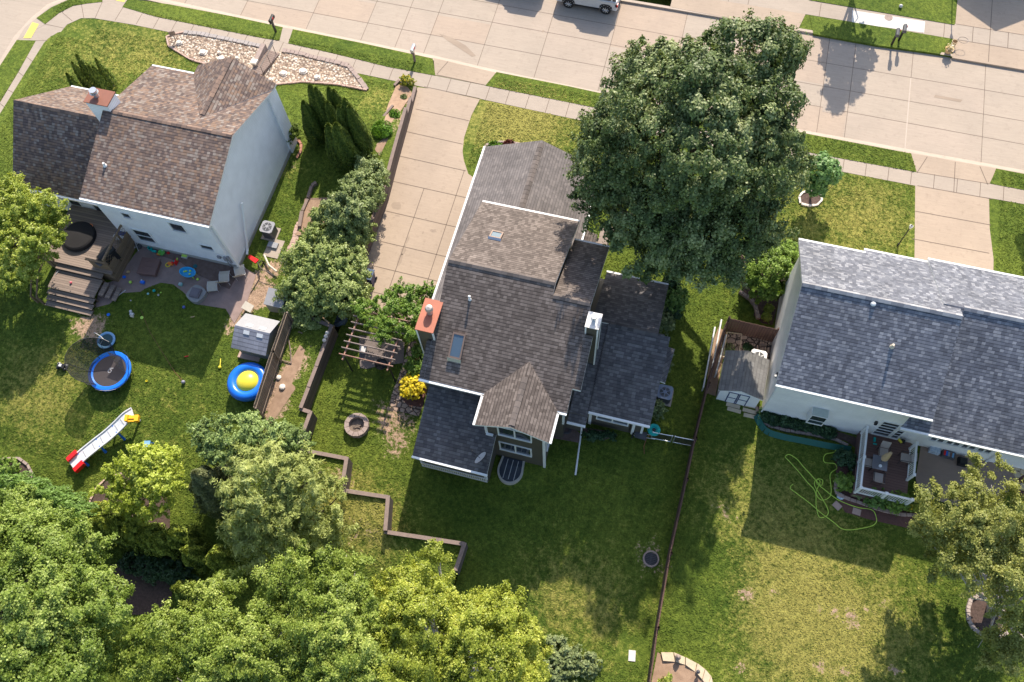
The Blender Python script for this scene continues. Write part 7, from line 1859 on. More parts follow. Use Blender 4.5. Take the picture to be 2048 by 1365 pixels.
# white retractable post lamp at the deck corner
# ---- green hose on the right lawn
hp = [(1674, 893), (1668, 905), (1650, 910), (1648, 925), (1668, 928), (1673, 938), (1660, 950), (1662, 985), (1655, 998), (1640, 1000), (1632, 985), (1640, 965), (1634, 960), (1628, 968), (1636, 985), (1650, 1008), (1656, 1028), (1640, 1036), (1632, 1015), (1630, 985), (1610, 960), (1580, 925), (1570, 915), (1578, 910), (1592, 918), (1610, 938), (1632, 962), (1642, 972), (1645, 962), (1636, 958), (1634, 968), (1655, 985), (1675, 1000), (1712, 1015), (1742, 1020), (1752, 1035), (1748, 1050), (1720, 1058), (1688, 1060), (1670, 1048), (1640, 1025), (1610, 1000), (1585, 982), (1580, 975), (1586, 969)]
def smooth(pts, n=5):
    P = [V3(G(a, b)) for a, b in pts]; out = []
    for i in range(len(P) - 1):
        p0, p1, p2, p3 = P[max(0, i - 1)], P[i], P[i + 1], P[min(len(P) - 1, i + 2)]
        for k in range(n):
            t = k / n; out.append(.5 * ((2 * p1) + (-p0 + p2) * t + (2 * p0 - 5 * p1 + 4 * p2 - p3) * t * t + (-p0 + 3 * p1 - 3 * p2 + p3) * t ** 3))
    return out + [P[-1]]
o = MB(); o.tube([(p.x, p.y, p.z + .04 + .02 * math.sin(i)) for i, p in enumerate(smooth(hp))], .022, 6); one(o, 'garden_hose', M['hose'], 'long lime green hose looped across the shaded lawn', 'hose')
# edgings
edging('stone_edging', 'curved grey block edging along the bed below the right house', [(1512, 815), (1518, 838), (1535, 852), (1570, 862), (1620, 870), (1670, 880), (1695, 892)], M['stone'], .15)
o = MB(); pp = smooth([(1513, 832), (1530, 860), (1560, 872), (1610, 882), (1660, 892), (1700, 898)], 3)
for a, b in zip(pp, pp[1:]): d = (b - a); n_ = V3((d.y, -d.x, 0)).normalized() * .04; o.slab([tuple(a - n_ + V3((0, 0, .3))), tuple(b - n_ + V3((0, 0, .3))), tuple(b + n_ * 5 + V3((0, 0, .04))), tuple(a + n_ * 5 + V3((0, 0, .04)))], .02, 0, 0)
one(o, 'green_netting', M['netgreen'], 'low strip of dark green garden netting along the block edging', 'netting')
edging('stone_edging', 'pinkish block edging around the bed below the railed deck', [(1675, 950), (1670, 975), (1674, 990), (1700, 1000), (1735, 1012), (1765, 1022), (1800, 1030), (1835, 1032), (1850, 1022)], M['pinkstone'], .16)
edging('stone_edging', 'curved brown timber edging round the bed beside the right house', [(1478, 585), (1500, 600), (1510, 615), (1516, 640)], M['stone'], .2, .2)
edging('stone_ring', 'ring of pale stones round the young tree', [(1600, 408), (1598, 395), (1604, 387), (1615, 382), (1630, 383), (1642, 390), (1643, 402), (1634, 411), (1618, 413), (1602, 409)], M['wstone'], .12, .1, n_per=.17)
edging('stone_edging', 'pale pebble edging round the bed of the multi stemmed tree', z8([(1960, 800), (1900, 830), (1840, 815), (1790, 780), (1765, 740), (1760, 680), (1775, 630), (1830, 605), (1900, 605), (1925, 620)]), M['pebble'], .16, .14, n_per=.2)
edging('stone_edging', 'low edging round the small bed at the left edge of the lawn', [(0, 920), (38, 917), (56, 930), (66, 950), (64, 962)], M['stone'], .12)
edging('stone_edging', 'curved edging of the mulch bed left of the bright leaved tree', [(178, 1010), (192, 980), (215, 956), (245, 948)], M['pinkstone'], .1)
edging('stone_edging', 'small paver edging round the front bed of the dark house', [(967, 306), (972, 292), (988, 287), (1005, 285), (1020, 286), (1040, 290)], M['stone'], .14, .1)
edging('brick_edging', 'short row of red bricks by the front shrub of the white house', [(596, 280), (603, 290), (602, 305), (594, 318)], M['brick'], .14)
for i, (a, b, lb) in enumerate(((1674, 1012, 'pink paving stone on the lawn left of the deck bed'), (1713, 1024, 'second pink paving stone, right of the first below the deck bed'), (1838, 1045, 'red paving stone on the lawn below the deck corner'))):
    x, y, z = G(a, b); o = MB(); o.cbox(x, y, z - .02, .4, .32, .06, 0, -.6 + .5 * i); one(o, 'paving_stone', M['pinkstone'], lb, 'paving stone')
FL = ['top left flagstone in the red mulch beside the patio', 'top flagstone of the group at the right frame edge', 'flagstone just below the top left one in the red mulch', 'lowest left flagstone in the red mulch', 'lowest right flagstone in the red mulch', 'middle flagstone in the red mulch at the frame edge', 'flagstone cut off by the right frame edge']
for i, (a, b, s) in enumerate(((2033, 935, .22), (2047, 920, .2), (2034, 950, .2), (2032, 972, .22), (2046, 975, .25), (2044, 945, .2), (2060, 955, .2))):
    x, y, z = G(a, b); o = MB(); rr = random.Random(i); o.prism([(x + s * rr.uniform(.7, 1.2) * math.cos(t), y + s * rr.uniform(.7, 1.2) * math.sin(t)) for t in np.linspace(0, 6.28, 7)[:-1]], z, z + .07)
    one(o, 'flagstone', M['tanstone'], FL[i], 'flagstone', 'flagstones in the red mulch')
# tan stone curb of the bed bottom right of fence
p = [z8([q])[0] for q in ((205, 900), (270, 900), (330, 925), (390, 955), (430, 985), (460, 1020), (470, 1060), (440, 1080), (415, 1040), (380, 1000), (330, 965), (280, 950), (215, 945))]
for i, (a, b, c, d) in enumerate(((0, 1, 11, 12), (1, 2, 10, 11), (2, 3, 9, 10), (3, 4, 8, 9), (4, 5, 7, 8), (5, 6, 7, 7))):
    Q = [G(*p[k])[:2] for k in dict.fromkeys((a, b, c, d))]; z = G(*p[a])[2]; o = MB(); cx = sum(q[0] for q in Q) / len(Q); cy = sum(q[1] for q in Q) / len(Q)
    o.prism([(cx + (q[0] - cx) * .95, cy + (q[1] - cy) * .95) for q in Q], z - .1, z + .16 + .01 * (i % 2))
    one(o, 'border_stone', M['tanstone'], ['border stone touching the brown fence, first of the tan arc', 'second tan border stone, beside the lantern', 'third tan border stone of the arc, longest', 'fourth tan border stone of the arc', 'fifth tan border stone at the bend of the arc', 'last tan border stone at the lower end of the arc'][i], 'border stone', 'tan border stones of the corner bed')
x, y, z = G(1354, 1316); R = thing('garden_lantern', 'small dark stone lantern on the tan border stones', 'lantern', (x, y, z + .17)); pv('base', M['stone'], R, lambda mb: mb.cyl((x, y, z + .17), (x, y, z + .35), .08, .1, 8)); pv('roof', M['stone'], R, lambda mb: mb.lathe(x, y, [(.15, z + .35), (.13, z + .42), (.04, z + .55)], 8))
x, y, z = G(1394, 1345); R = thing('garden_lantern', 'second small dark lantern lower down the tan border', 'lantern', (x, y, z + .1)); pv('base', M['dgrey'], R, lambda mb: mb.cyl((x, y, z), (x, y, z + .3), .03, .03, 8)); pv('head', M['dgrey'], R, lambda mb: mb.lathe(x, y, [(.08, z + .3), (.1, z + .36), (.02, z + .45)], 8))
tarp(1682, 994, .2, 'blue and white checked cloth bundle on the deck bed edging', M['bagm'], 'cloth_bundle', 4)
x, y, z = G(794, 168); o = MB(); o.cbox(x, y, z, .16, .5, .14, 0, -.35); one(o, 'timber_block', M['timbercap'], 'short timber block at the end of the flower bed by the driveway wall', 'timber')
x, y, z = G(776, 225); o = MB(); o.cbox(x, y, z, .14, 1.1, .12, 0, -.3); one(o, 'timber_block', M['timbercap'], 'longer timber lying on the lawn edge by the driveway wall', 'timber')
# raised timber edge of the mulch bed beside the conifers
edging('timber_edging', 'weathered timber edging of the raised bed below the conifers', [(634, 368), (625, 375), (617, 400), (606, 425), (600, 458)], M['timbercap'], .18, .22, n_per=1.0)
edging('brick_path', 'narrow pink brick path running beside the big shrub', [(600, 445), (590, 480), (582, 500), (566, 528)], M['pinkstone'], .42, .04, n_per=.2, cat='path')

# ================================================================== TREES AND PLANTS
def blobs(lst, gf=g):
    """(px, py, height of centre, rx, ry, rz) in photo points -> world ellipsoids"""
    out = []
    for b in lst:
        px, py, h, rx = b[:4]; ry = b[4] if len(b) > 4 else rx; rz = b[5] if len(b) > 5 else rx * .8
        x, y, z = G(px, py, h, gf); out.append((x, y, z + h, rx, ry, rz))
    return out
# the big maple in front of the dark house
mb_ = [(0.4, 26.15, 9.5, 4.6, 4.7, 4.8), (0.2, 24.85, 7.2, 4.5, 4.4, 2.9), (-2.9, 25.25, 8.8, 2.1, 2.5, 2.6), (3.4, 26.95, 9.1, 2.2, 2.6, 2.4), (1.0, 22.55, 6.8, 2.6, 1.8, 2.2), (1.9, 29.45, 12.1, 2.0, 1.9, 2.1), (0.2, 27.05, 12.9, 1.7, 1.8, 1.5), (3.3, 23.75, 6.9, 1.7, 1.7, 1.7), (-1.2, 27.45, 11.3, 1.6, 1.5, 1.5), (3.0, 30.35, 12.1, 1.0, 1.0, 1.2), (0.6, 30.45, 11.9, 0.9, 0.8, 1.0), (-3.8, 27.45, 9.3, 0.9, 0.8, 0.9), (3.1, 21.95, 6.3, 0.8, 0.7, 0.8), (-2.2, 29.0, 10.2, 1.9, 1.7, 2.0)]
tree('maple_tree', 'huge dense dark green maple towering between the dark house and the street', 'tree', (.9, 25.6, 0), mb_, 200000, .098, M['maple'], M['bark'], .38, .48, 44, 11, 26, aspect=1.25, shell=.42, up=.25, cov=1.7, spray=.25)
x, y, z = G(1620, 398)
tree('young_tree', 'young pale green tree in a ring of stones on the front lawn', 'tree', (x, y, z), blobs([(1645, 345, 2.2, .95, .9, .75), (1632, 372, 1.5, .6), (1662, 352, 2.0, .6)]), 2600, .13, M['young'], M['bark'], .05, .22, 14, 3, 7)
bush('garden_shrub', 'bushy yellow green shrub in the bed beside the right house', 'shrub', blobs([(1545, 545, 1.1, 1.35, 1.5, 1.1), (1530, 575, .8, .9), (1560, 520, 1.3, .9), (1520, 540, .8, .8)]), 16000, .08, M['bright2'], 5, .24)
bush('round_shrub', 'upper small lime round shrub on the dark mulch', 'shrub', blobs([(1538, 618, .25, .24)]), 350, .07, M['bright'], 6, .08); bush('round_shrub', 'lower small lime round shrub on the dark mulch', 'shrub', blobs([(1534, 634, .25, .26)]), 350, .07, M['bright'], 7, .08)
# shrub mass between the two lots
bush('spreading_shrub', 'grey green shrub at the upper end of the big hedge by the drive', 'shrub', blobs([(728, 388, .9, 1.2, 1.1, 1), (745, 355, .7, .8), (702, 425, 1.3, 1.3, 1.3, 1.2), (735, 330, .6, .6)]), 26000, .085, M['shrub2'], 8, .3)
bush('spreading_shrub', 'big glossy green shrub sprawling between the driveway and the storage box', 'shrub', blobs([(665, 470, 1.3, 1.7, 1.6, 1.2), (700, 470, 1.3, 1.4, 1.4, 1.2), (640, 535, 1.6, 1.9, 1.7, 1.4), (690, 540, 1.5, 1.6, 1.5, 1.3), (610, 590, 1.5, 1.3, 1.2, 1.2), (670, 595, 1.7, 1.7, 1.3, 1.3), (700, 590, 1.4, 1.0), (595, 625, 1.2, .7), (620, 640, 1.0, .7)], g0), 90000, .085, M['shrub'], 9, .26, 20)
# arborvitae in front
tips = [(606, 203, 3.6), (619, 170, 4.3), (631, 176, 4.2), (657, 177, 4.0), (668, 182, 3.8), (655, 205, 3.6), (678, 214, 4.2), (689, 200, 4.4), (699, 214, 4.2), (656, 250, 3.6), (672, 249, 3.9)]
nms = ['leftmost', 'tallest of the left pair', 'second of the left pair', 'left one of the middle pair', 'right one of the middle pair', 'short one in front of the middle pair', 'left one of the dense right group', 'tallest of the dense right group', 'rightmost', 'left one of the front pair', 'front right, broadest']
for i, ((a, b, h), nm_) in enumerate(zip(tips, nms)):
    zz = gL(*at(a, b, h)); x, y = at(a, b, h + zz); zz = gL(x, y)
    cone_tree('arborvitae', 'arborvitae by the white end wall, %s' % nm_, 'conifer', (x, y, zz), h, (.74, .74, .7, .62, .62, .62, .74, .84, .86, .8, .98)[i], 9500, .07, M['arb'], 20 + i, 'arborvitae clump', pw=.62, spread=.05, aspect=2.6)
bush('round_shrub', 'clipped round dark shrub against the white end wall', 'shrub', blobs([(574, 268, .8, .75, .75, .75)]), 4200, .07, M['arb'], 31, .12, up=.3)
for k in range(7):
    a, b = [(150, 165), (165, 150), (178, 142), (192, 150), (205, 158), (215, 150), (160, 175)][k]; x, y, z = G(a + 12, b + 22)
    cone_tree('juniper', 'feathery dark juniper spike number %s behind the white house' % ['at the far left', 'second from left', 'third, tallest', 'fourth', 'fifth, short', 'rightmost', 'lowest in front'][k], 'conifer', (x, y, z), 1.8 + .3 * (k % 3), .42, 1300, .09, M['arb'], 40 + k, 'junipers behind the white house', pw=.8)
# bright tree at left
x, y, z = G(70, 520)
tree('green_tree', 'bright yellow green tree leaning over the timber deck', 'tree', (x - 1.2, y + .2, z), blobs([(25, 430, 3.6, 1.7, 1.6, 1.4), (85, 420, 3.8, 1.2, 1.1, 1.0), (100, 465, 3.4, 1.1, 1.0, .9), (45, 490, 3.4, 1.7, 1.5, 1.3), (-20, 480, 3.5, 1.8), (42, 540, 2.9, 1.2, 1.0, 1.0), (10, 550, 2.9, 1.5, 1.2, 1.1), (15, 385, 3.8, 1.0)]), 70000, .08, M['brightleaf'], M['bark'], .16, .32, 20, 13, 14, cov=1.45, spray=.7, shell=.5)
# lower left trees
tree('ash_tree', 'largest leafy green tree filling the bottom left corner', 'tree', (*G(40, 1290)[:2], -.8), blobs([(60, 1130, 6.0, 2.6, 2.4, 2.0), (150, 1110, 5.2, 1.6, 1.5, 1.4), (20, 1050, 5.0, 2.2, 1.6, 1.6), (190, 1180, 5.0, 1.3, 1.2, 1.1), (130, 1230, 6.4, 2.6, 2.2, 2.0), (30, 1230, 7.0, 3.0, 2.6, 2.2), (100, 1320, 6.5, 2.8, 2.2, 2.0), (-30, 1330, 6.5, 3, 2.5, 2), (180, 1330, 4.6, 1.5, 1.4, 1.2), (205, 1240, 4.2, 1.0), (-30, 1130, 6, 2.6)], g0), 240000, .07, M['ash'], M['bark'], .3, .46, 22, 15, 22, flat=.6, shell=.5, cov=1.6, spray=.7)
for i, (a, b, h, r) in enumerate(((-5, 962, 3.2, 1.1), (28, 968, 3.2, 1.0), (60, 985, 3.3, 1.1), (92, 996, 3.2, 1.0), (122, 1012, 3.0, .9), (150, 1035, 2.8, .9))):
    x, y, z = G(a, b, h)
    cone_tree('hedge_conifer', 'green hedge conifer, %s along the diagonal row above the corner tree' % ['first from the left edge', 'second', 'third', 'fourth', 'fifth', 'last and lowest'][i], 'conifer', (x, y, z), h, r, 5200, .09, M['hedgeleaf'], 60 + i, 'diagonal hedge row', pw=.5)
bush('round_shrub', 'low rounded shrub in the small bed at the left edge', 'shrub', blobs([(18, 935, .35, .65, .45, .4)]), 1600, .08, M['bright2'], 71, .14)
x, y, z = G(285, 1030)
tree('yellow_maple', 'yellow green maple with layered branches beside the blue step stool', 'tree', (x, y, z), blobs([(290, 925, 3.8, 1.1, .8, .7), (250, 950, 3.4, .9, .7, .6), (315, 965, 3.7, 1.1, .9, .8), (250, 1000, 3.0, 1.0, .6, .6), (300, 1000, 3.3, 1.0, .8, .7), (335, 930, 3.4, .75), (212, 985, 2.6, .6, .4, .4), (230, 1025, 2.0, .8, .45, .35), (275, 1035, 2.3, .8, .5, .5)]), 46000, .08, M['lemonleaf'], M['bark'], .1, .24, 18, 17, 12, flat=.45, cov=1.4, spray=.9)
for i, (a, b, h, r) in enumerate(((165, 1045, 2.6, .8), (192, 1040, 3.0, .85), (222, 1045, 3.0, .85), (252, 1055, 3.2, .9), (285, 1065, 3.0, .8), (310, 1075, 3.0, .8), (340, 1065, 3.2, .8), (425, 1110, 3.2, .9), (370, 1100, 2.6, .7), (355, 1175, 1.6, .65))):
    x, y, z = G(a, b, h)
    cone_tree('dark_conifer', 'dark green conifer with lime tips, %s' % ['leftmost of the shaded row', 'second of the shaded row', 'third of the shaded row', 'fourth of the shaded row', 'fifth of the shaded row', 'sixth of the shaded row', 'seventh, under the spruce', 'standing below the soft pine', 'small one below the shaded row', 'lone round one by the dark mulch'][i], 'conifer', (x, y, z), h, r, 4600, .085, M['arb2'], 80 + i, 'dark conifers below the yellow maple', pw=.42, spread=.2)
x, y, z = G(392, 948, 4.4)
cone_tree('spruce_tree', 'narrow grey green spruce between the yellow maple and the soft pine', 'conifer', (x, y, z), 4.7, 1.45, 30000, .08, M['spruce'], 91, pw=.8, tiers=1.6, aspect=2.6)
tree('grey_green_tree', 'grey green leafy tree above the soft pine at the end of the leaning fence', 'tree', (*G(470, 960)[:2], -.3), blobs([(430, 880, 3.2, 1.1, .9, .9), (480, 865, 3.4, 1.3, 1.0, 1.0), (540, 880, 3.2, 1.2, 1.0, .9), (455, 905, 3.3, 1.1, .9, .8), (588, 888, 2.8, .9, .7, .7)]), 50000, .075, M['greyleaf'], M['bark'], .12, .26, 20, 19, 12, shell=.5, cov=1.4, spray=.7)
def pine(name, label, base, bl, n, seed):
    rng = np.random.default_rng(seed); root = thing(name, label, 'conifer', base); mb = MB(); C = np.array(bl)
    tp = []
    for k in range(20):
        b = C[rng.integers(len(C))]; d = rng.normal(size=3); d /= np.linalg.norm(d); tp.append(tuple(b[:3] + d * b[3:6] * .8))
    limbs(mb, base, tp, .2, rng); mb.build('trunk', M['bark'], root)
    P, N, t = crown_pts(bl, n, .36, .055, 4.2, rng, .7, .55, .4, 1.3, 1.9, .9)
    up = rng.normal(size=(len(P), 3)) * .45 + np.array([.15, .1, 1.0]) + .5 * (P - C[:, :3].mean(0)) / 4
    leaf_mesh('crown', P, N, .055, M['pine'], t, root, 4.2, up, seed)
pine('soft_pine', 'large feathery pale green pine above the garden wall steps', (*G(590, 1080)[:2], -.5), blobs([(540, 950, 4.4, 1.9, 1.6, 1.6), (595, 970, 4.0, 1.7, 1.5, 1.3), (515, 985, 4.4, 1.7, 1.7, 1.5), (550, 1040, 3.8, 2.0, 1.5, 1.4), (625, 1035, 2.6, 1.5, 1.2, .9), (665, 1050, 1.8, 1.1, .9, .6), (510, 1065, 3.2, 1.2, 1.1, 1.0), (520, 1100, 3.0, 1.4, 1.2, 1.1), (650, 985, 2.0, 1.1, .9, .6)], g0), 90000, 23)
# birches along the bottom
B_ = [(('river_birch', 'multi trunk birch left of centre at the bottom edge', (470, 1345)), [(330, 1290, 5.6, 1.6, 1.4, 1.3), (400, 1275, 5.6, 1.5, 1.2, 1.1), (480, 1300, 6.2, 2.0, 1.6, 1.4), (560, 1265, 5.6, 1.5, 1.3, 1.2), (430, 1340, 6, 2.2, 1.8, 1.5), (310, 1345, 5, 1.6, 1.3, 1.2), (420, 1200, 4.2, .9, .8, .7), (560, 1340, 6, 2, 1.7, 1.5), (460, 1170, 3.4, .7, .6, .6)], 52000),
      (('river_birch', 'tall birch with a visible pale trunk in the middle of the bottom trees', (660, 1330)), [(630, 1150, 6.6, 1.3, 1.0, .9), (700, 1130, 5.6, .7, .6, .6), (590, 1180, 6.4, 1.2, 1.0, 1.0), (660, 1210, 6.6, 1.6, 1.3, 1.2), (745, 1240, 6.0, 1.5, 1.2, 1.1), (680, 1270, 7.0, 2.2, 1.8, 1.5), (700, 1350, 6.5, 2.4, 1.9, 1.6), (560, 1180, 5.5, 1.1)], 52000),
      (('river_birch', 'yellow tipped birch nearest the lawn at the bottom centre', (900, 1340)), [(830, 1160, 5.4, 1.1, .8, .7), (870, 1110, 5.0, .4, .35, .4), (800, 1200, 5.6, 1.2, 1.0, 1.0), (885, 1225, 5.8, 1.3, 1.1, 1.0), (965, 1200, 4.8, .7, .6, .6), (840, 1275, 6.6, 2.0, 1.7, 1.4), (940, 1270, 6.2, 1.9, 1.6, 1.3), (1010, 1240, 5.2, 1.4, 1.2, 1.0), (1040, 1310, 5.2, 1.4, 1.3, 1.1), (960, 1340, 6, 2.2, 1.7, 1.4), (830, 1340, 6.4, 2.2, 1.8, 1.5)], 62000)]
for i, ((nm_, lb, pb_), bl, n) in enumerate(B_):
    tree(nm_, lb, 'tree', (*G(*pb_)[:2], -.8), blobs(bl, g0), n * 3.8, .064, M['birch'] if i < 2 else M['birchy'], M['birchbark'], .16, .38, 18, 101 + i, 20, group='birches along the bottom of the photo', nstem=3, shell=.6, cov=1.55, spray=.75)
# multi stemmed tree on the right
tree('honey_locust', 'airy multi stemmed tree growing from a pebble ringed bed at the right edge', 'tree', (*G(1985, 1225)[:2], -.25), blobs([(1975, 945, 4.8, .9, .7, .6), (1970, 985, 5.0, 1.1, .9, .8), (1895, 1010, 4.8, 1.0, .8, .7), (1850, 1045, 4.6, .9, .8, .7), (1915, 1040, 5.4, 1.5, 1.3, 1.0), (1985, 1060, 5.6, 1.6, 1.4, 1.2), (1960, 1130, 5.4, 1.5, 1.4, 1.1), (2040, 1120, 5.6, 1.6, 1.5, 1.2), (1900, 1110, 4.4, 1.0, .9, .8), (2050, 1040, 5.2, 1.1), (2020, 1200, 4.8, 1.2, 1.1, .9), (2040, 1270, 4.4, 1.2, 1.1, .9), (1990, 1300, 3.6, .9), (2080, 1180, 6, 2), (2090, 1060, 6.2, 2.2), (1860, 1020, 5.6, .8, .8, .7), (1880, 1050, 3.2, 1.3, 1.1, .9), (1930, 1090, 3.0, 1.5, 1.3, .9), (1905, 1130, 3.4, 1.2, 1.1, .9), (1960, 1060, 3.4, 1.4, 1.2, 1.0), (2030, 1340, 4, 1.2)]), 120000, .062, M['locust'], M['birchbark'], .11, .34, 16, 121, 26, nstem=5, shell=.8, cov=1.05, spray=.8)
# shrubs near the dark house
bush('golden_shrub', 'bright golden yellow shrub at the corner of the dark house', 'shrub', blobs([(826, 778, .6, .72, .62, .55)]), 3000, .115, M['gold'], 131, .16)
bush('garden_shrub', 'yellow green feathery shrub behind the golden one', 'shrub', blobs([(833, 728, .6, .5, .7, .5), (840, 705, .6, .4, .45, .4)]), 2600, .08, M['yew'], 132, .16)
bush('climbing_vine', 'tangled green vine climbing over the pergola and the back of the drive', 'vine', blobs([(775, 615, 2.0, 1.0, .8, .6), (815, 598, 1.6, 1.2, .8, .7), (858, 588, 1.4, .6, .5, .5), (750, 640, 2.3, .9, .45, .25), (790, 655, 2.2, .7, .45, .35), (828, 632, 1.8, .7, .6, .6), (725, 618, 2.3, .6, .3, .2), (765, 672, 2.3, .35, .5, .2), (815, 672, 2.1, .5, .4, .25), (840, 655, 1.9, .3, .4, .4)], g0), 50000, .065, M['yew'], 133, .2, cov=1.4, spray=.85)
for i, (a, b, r, lb, m_) in enumerate(((1328, 720, .45, 'pale green shrub beside the side wall, below the small bump roof', 'hosta2'), (1325, 640, .55, 'pale leaved shrub by the side wall of the dark wing', 'hosta2'), (1348, 600, .7, 'green shrub at the front corner of the dark wing', 'hedgeleaf'), (1316, 820, .35, 'slim pale shrub between the air conditioner and the wing corner', 'hosta2'), (1345, 625, .45, 'low dark shrub next to the corner shrub of the wing', 'hosta'), (1340, 575, .5, 'shrub in the shade just below the big maple', 'hosta'))):
    bush('side_shrub', lb, 'shrub', blobs([(a, b, .5 + r * .3, r, r * 1.3, r)]), int(4200 * r), .09, M[m_], 140 + i, .14, group='shrubs beside the dark wing')
bush('foundation_plants', 'dark leafy plants under the windows of the dark wing', 'plants', blobs([(1185, 872, .25, .5, .25, .25), (1215, 872, .25, .45, .22, .22)]), 1100, .09, M['hosta'], 151, .12)
# small plants by the drive
x, y, z = G(815, 168)
bush('flower_clump', 'orange and yellow flowering clump at the street end of the driveway wall', 'flowers', [(x, y, z + .25, .42, .38, .28)], 800, .08, M['flowerg'], 152, .12)
tuft('grass_clump', 'bright green clump of strap leaves by the lower driveway wall', 'plant', *G(765, 262), .65, .45, 1500, M['greenblade'], 153, w=.09); tuft('grass_clump', 'small green clump of strap leaves higher up the driveway wall', 'plant', *G(790, 230), .35, .3, 500, M['greenblade'], 154, w=.08); tuft('low_plant', 'tiny green plant on the bed near the flower clump', 'plant', *G(808, 195), .22, .2, 250, M['hosta2'], 155, w=.06)
tuft('low_plants', 'bright green low plants in the front bed of the dark house', 'plants', *G(990, 297), .5, .25, 700, M['greenblade'], 156, w=.08); tuft('purple_plant', 'purple leaved plant in the front bed of the dark house', 'plant', *G(1018, 291), .35, .3, 450, M['purple'], 157, w=.09)
tuft('low_plants', 'pale green plants in the narrow bed between the garage and the entry walk', 'plants', *G(1183, 470), .45, .3, 500, M['bright2'], 158, w=.09)
for i, (a, b) in enumerate(((1545, 838), (1568, 840), (1590, 846), (1612, 850), (1634, 856), (1655, 864), (1530, 832))):
    tuft('perennial', 'dark green perennial, %s in the row under the boxed window' % ['second', 'third', 'fourth', 'fifth', 'sixth', 'last', 'first, bluish'][i], 'plant', *G(a, b), .42, .5, 600, M['hosta'], 160 + i, 'perennials under the boxed window', w=.12)
for i, (a, b, r, lb, m_) in enumerate(((1690, 920, .55, 'green bush at the left edge of the railed deck', 'hosta'), (1688, 965, .55, 'bright yellow green bush at the corner of the railed deck', 'bright2'), (1755, 1000, .6, 'dark green bush in front of the deck railing', 'hedgeleaf'), (1795, 1005, .65, 'bright green bush in front of the deck railing', 'bright2'), (1715, 988, .3, 'small grey green plant beside the blue cloth bundle', 'hosta2'), (1835, 1015, .4, 'red flowering low plant at the right end of the deck bed', 'flowerg'))):
    bush('deck_bush', lb, 'bush', blobs([(a, b, r * .6, r, r * .8, r * .7)]), int(4500 * r), .09, M[m_], 170 + i, .15, group='bushes round the railed deck')
for i, (a, b, r, lb) in enumerate(((1120, 1300, .8, 'pale weedy bush on the lawn beyond the birches'), (1170, 1325, .7, 'low grey green bush at the bottom edge'), (1110, 1345, 1.0, 'leafy bush under the birch at the bottom edge'), (1330, 1358, .35, 'lime plant in the corner bed by the brown fence'))):
    bush('weedy_bush', lb, 'bush', blobs([(a, b, r * .35, r, r * .8, r * .35)]), int(2300 * r), .09, M['hosta2'] if i < 3 else M['bright'], 180 + i, .18)
tuft('low_plant', 'small green plant among the rocks by the white air conditioner', 'plant', *G(1495, 695), .25, .2, 250, M['hosta'], 190, w=.08)
tuft('low_plants', 'sparse green weeds in the side garden bed', 'plants', *G(1455, 700), .4, .35, 300, M['hosta2'], 191, w=.07)
bush('ground_shrub', 'dark shrub under the trees below the shaded conifers', 'shrub', blobs([(290, 1130, .5, 1.4, .6, .5), (350, 1140, .6, 1.2, .6, .5)]), 5000, .09, M['hosta'], 192, .2)
bush('yellow_flowers', 'patch of small yellow flowers beside the layered maple', 'flowers', blobs([(197, 1015, .2, .35, .25, .18)]), 350, .07, M['flowerg'], 193, .1)
# trees outside the frame whose shadows reach it
tree('street_tree', 'slim tree beyond the far pavement whose shadow falls across the street', 'tree', (8.3, 49.2, 0), [(8.3, 49.0, 4.4, 1.5, 1.6, 1.4), (8.3, 48.6, 6.0, 1.1, 1.2, 1.3), (7.9, 48.4, 7.1, .6, .7, .8)], 9000, .16, M['ash'], M['bark'], .1, .3, 18, 201, 10)
x, y = at(2090, 395); tree('corner_tree', 'small leafy tree at the right edge of the far front lawn', 'tree', (x, y, 0), [(x - .3, y, 2.8, 1.2, 1.1, 1.1), (x - .9, y + .4, 3.0, .7, .6, .6)], 4500, .13, M['ash'], M['bark'], .08, .25, 16, 202, 9)

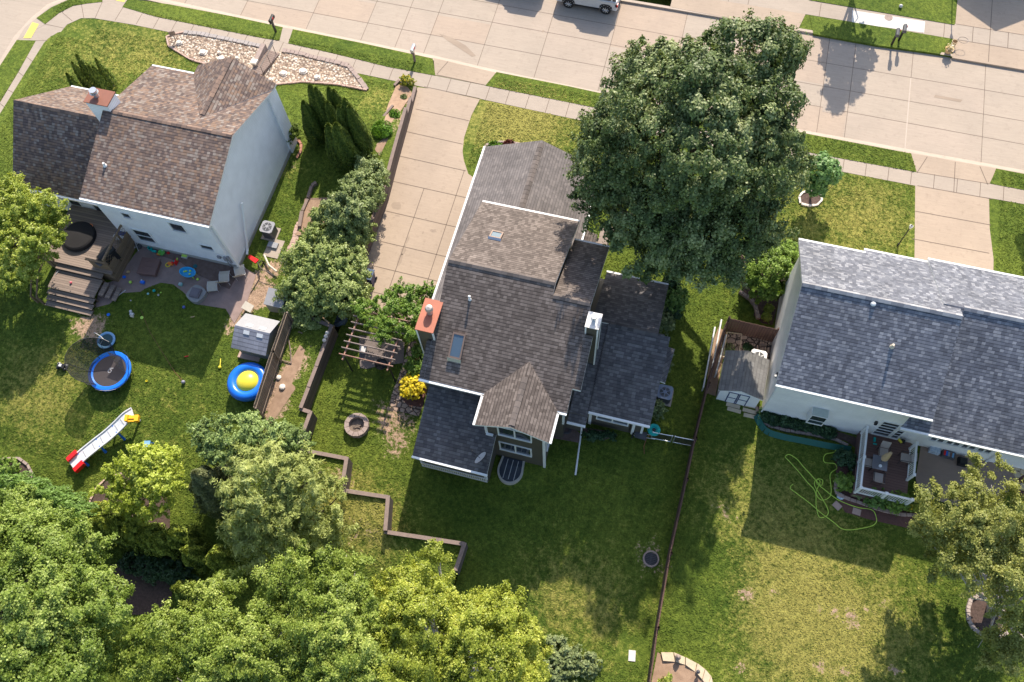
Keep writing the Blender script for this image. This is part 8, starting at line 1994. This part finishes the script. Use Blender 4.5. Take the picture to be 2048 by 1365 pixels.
# ---- grass tufts standing on the lawns: one uncountable sheet of stuff
def grass_tufts():
    rng = np.random.default_rng(77); n = 420000
    X = rng.uniform(-43.5, 21.5, n); Y = rng.uniform(-7, 36.2, n)
    def inp(P):
        P = np.array(P); c = np.zeros(len(X), bool)
        for i in range(len(P)):
            x1, y1 = P[i]; x2, y2 = P[i - 1]
            if y1 == y2: continue
            c ^= ((y1 > Y) != (y2 > Y)) & (X < (x2 - x1) * (Y - y1) / (y2 - y1) + x1)
        return c
    left = inp(LPOLY); ok = Y < 34.2
    vg = np.zeros(n, bool)
    for v in VERGES: vg |= inp(v)
    ok |= vg
    ok &= ~((X < -40) & (Y > 33) & ~vg)
    for b in BEDS: ok &= ~inp(b)
    for px, py, r in ((1264, 1312, .42), (1302, 1118, .45), (715, 853, .7), (541, 466, .6), (545, 497, .8), (1466, 816, .5), (1499, 822, .5), (1674, 1012, .3), (1713, 1024, .3), (1838, 1045, .3), (540, 108, .8)):
        x, y, z = G(px, py); ok &= (X - x) ** 2 + (Y - y) ** 2 > r * r
    for x0, x1, y0, y1 in ((-30.5, -22.9, 18.9, 28.2), (-36.6, -30, 20, 27), (-11, -4.4, 13.8, 28.8), (-9.5, -3.3, 10.7, 14), (-3, 1.2, 15, 22.3), (6.8, 13.8, 17.7, 25.2), (13.5, 30, 17.5, 25.7), (-17.4, -12.6, 18.3, 36.9), (13.4, 18.2, 25, 36.5), (11.7, 14.3, 14.4, 17.9), (-34, -29.5, 13.6, 20), (-21, -18.9, 13.9, 15.8), (4.4, 6.6, 17.9, 20.2), (-6.0, -4.3, 10.8, 12.3), (-16.6, -16.2, 11.6, 19), (-17.4, -11, 18, 29.2), (-10, -6, 27, 29), (4.0, 4.9, 8.3, 9.3), (2.1, 3.6, 4.0, 5.3)):
        if 0: pass
        ok &= ~((X > x0) & (X < x1) & (Y > y0) & (Y < y1))
    dd = np.array([(1 if Y_ < 29 else 0) for Y_ in Y[:1]])
    S, D = SOILF; so_ = np.zeros(n); dr = np.zeros(n)
    for r, x, y, k in S: so_ = np.maximum(so_, k * np.exp(-(((X - x) ** 2 + (Y - y) ** 2) / r ** 2) ** 1.2 * .8))
    for r, x, y, k in D: dr += k * np.exp(-((X - x) ** 2 + (Y - y) ** 2) / r ** 2)
    ok &= (so_ + rng.random(n) * .5) < .62
    X, Y, dr, vg, left = X[ok], Y[ok], dr[ok], vg[ok], left[ok]; n = len(X)
    Z = np.array([(gL(x, y) if l else g0(x, y)) + (.03 if v else 0) for x, y, l, v in zip(X, Y, left, vg)])
    P = np.stack([X, Y, Z + .014], 1)
    N = rng.normal(size=(n, 3)) * .28 + np.array([0, 0, 1.])
    o = leaf_mesh('grass', P, N, .06, M['lawn'], rng.random(n), None, 1.7, None, 5)
    for an, arr in (('soil', np.zeros(n)), ('dry', dr + rng.normal(size=n) * .12)):
        a = o.data.attributes.new(an, 'FLOAT', 'POINT'); a.data.foreach_set('value', np.repeat(arr, 4).astype(np.float32))
    tag(o, 'short mown grass tufts covering the lawns and verges', 'grass', kind='stuff')
grass_tufts()
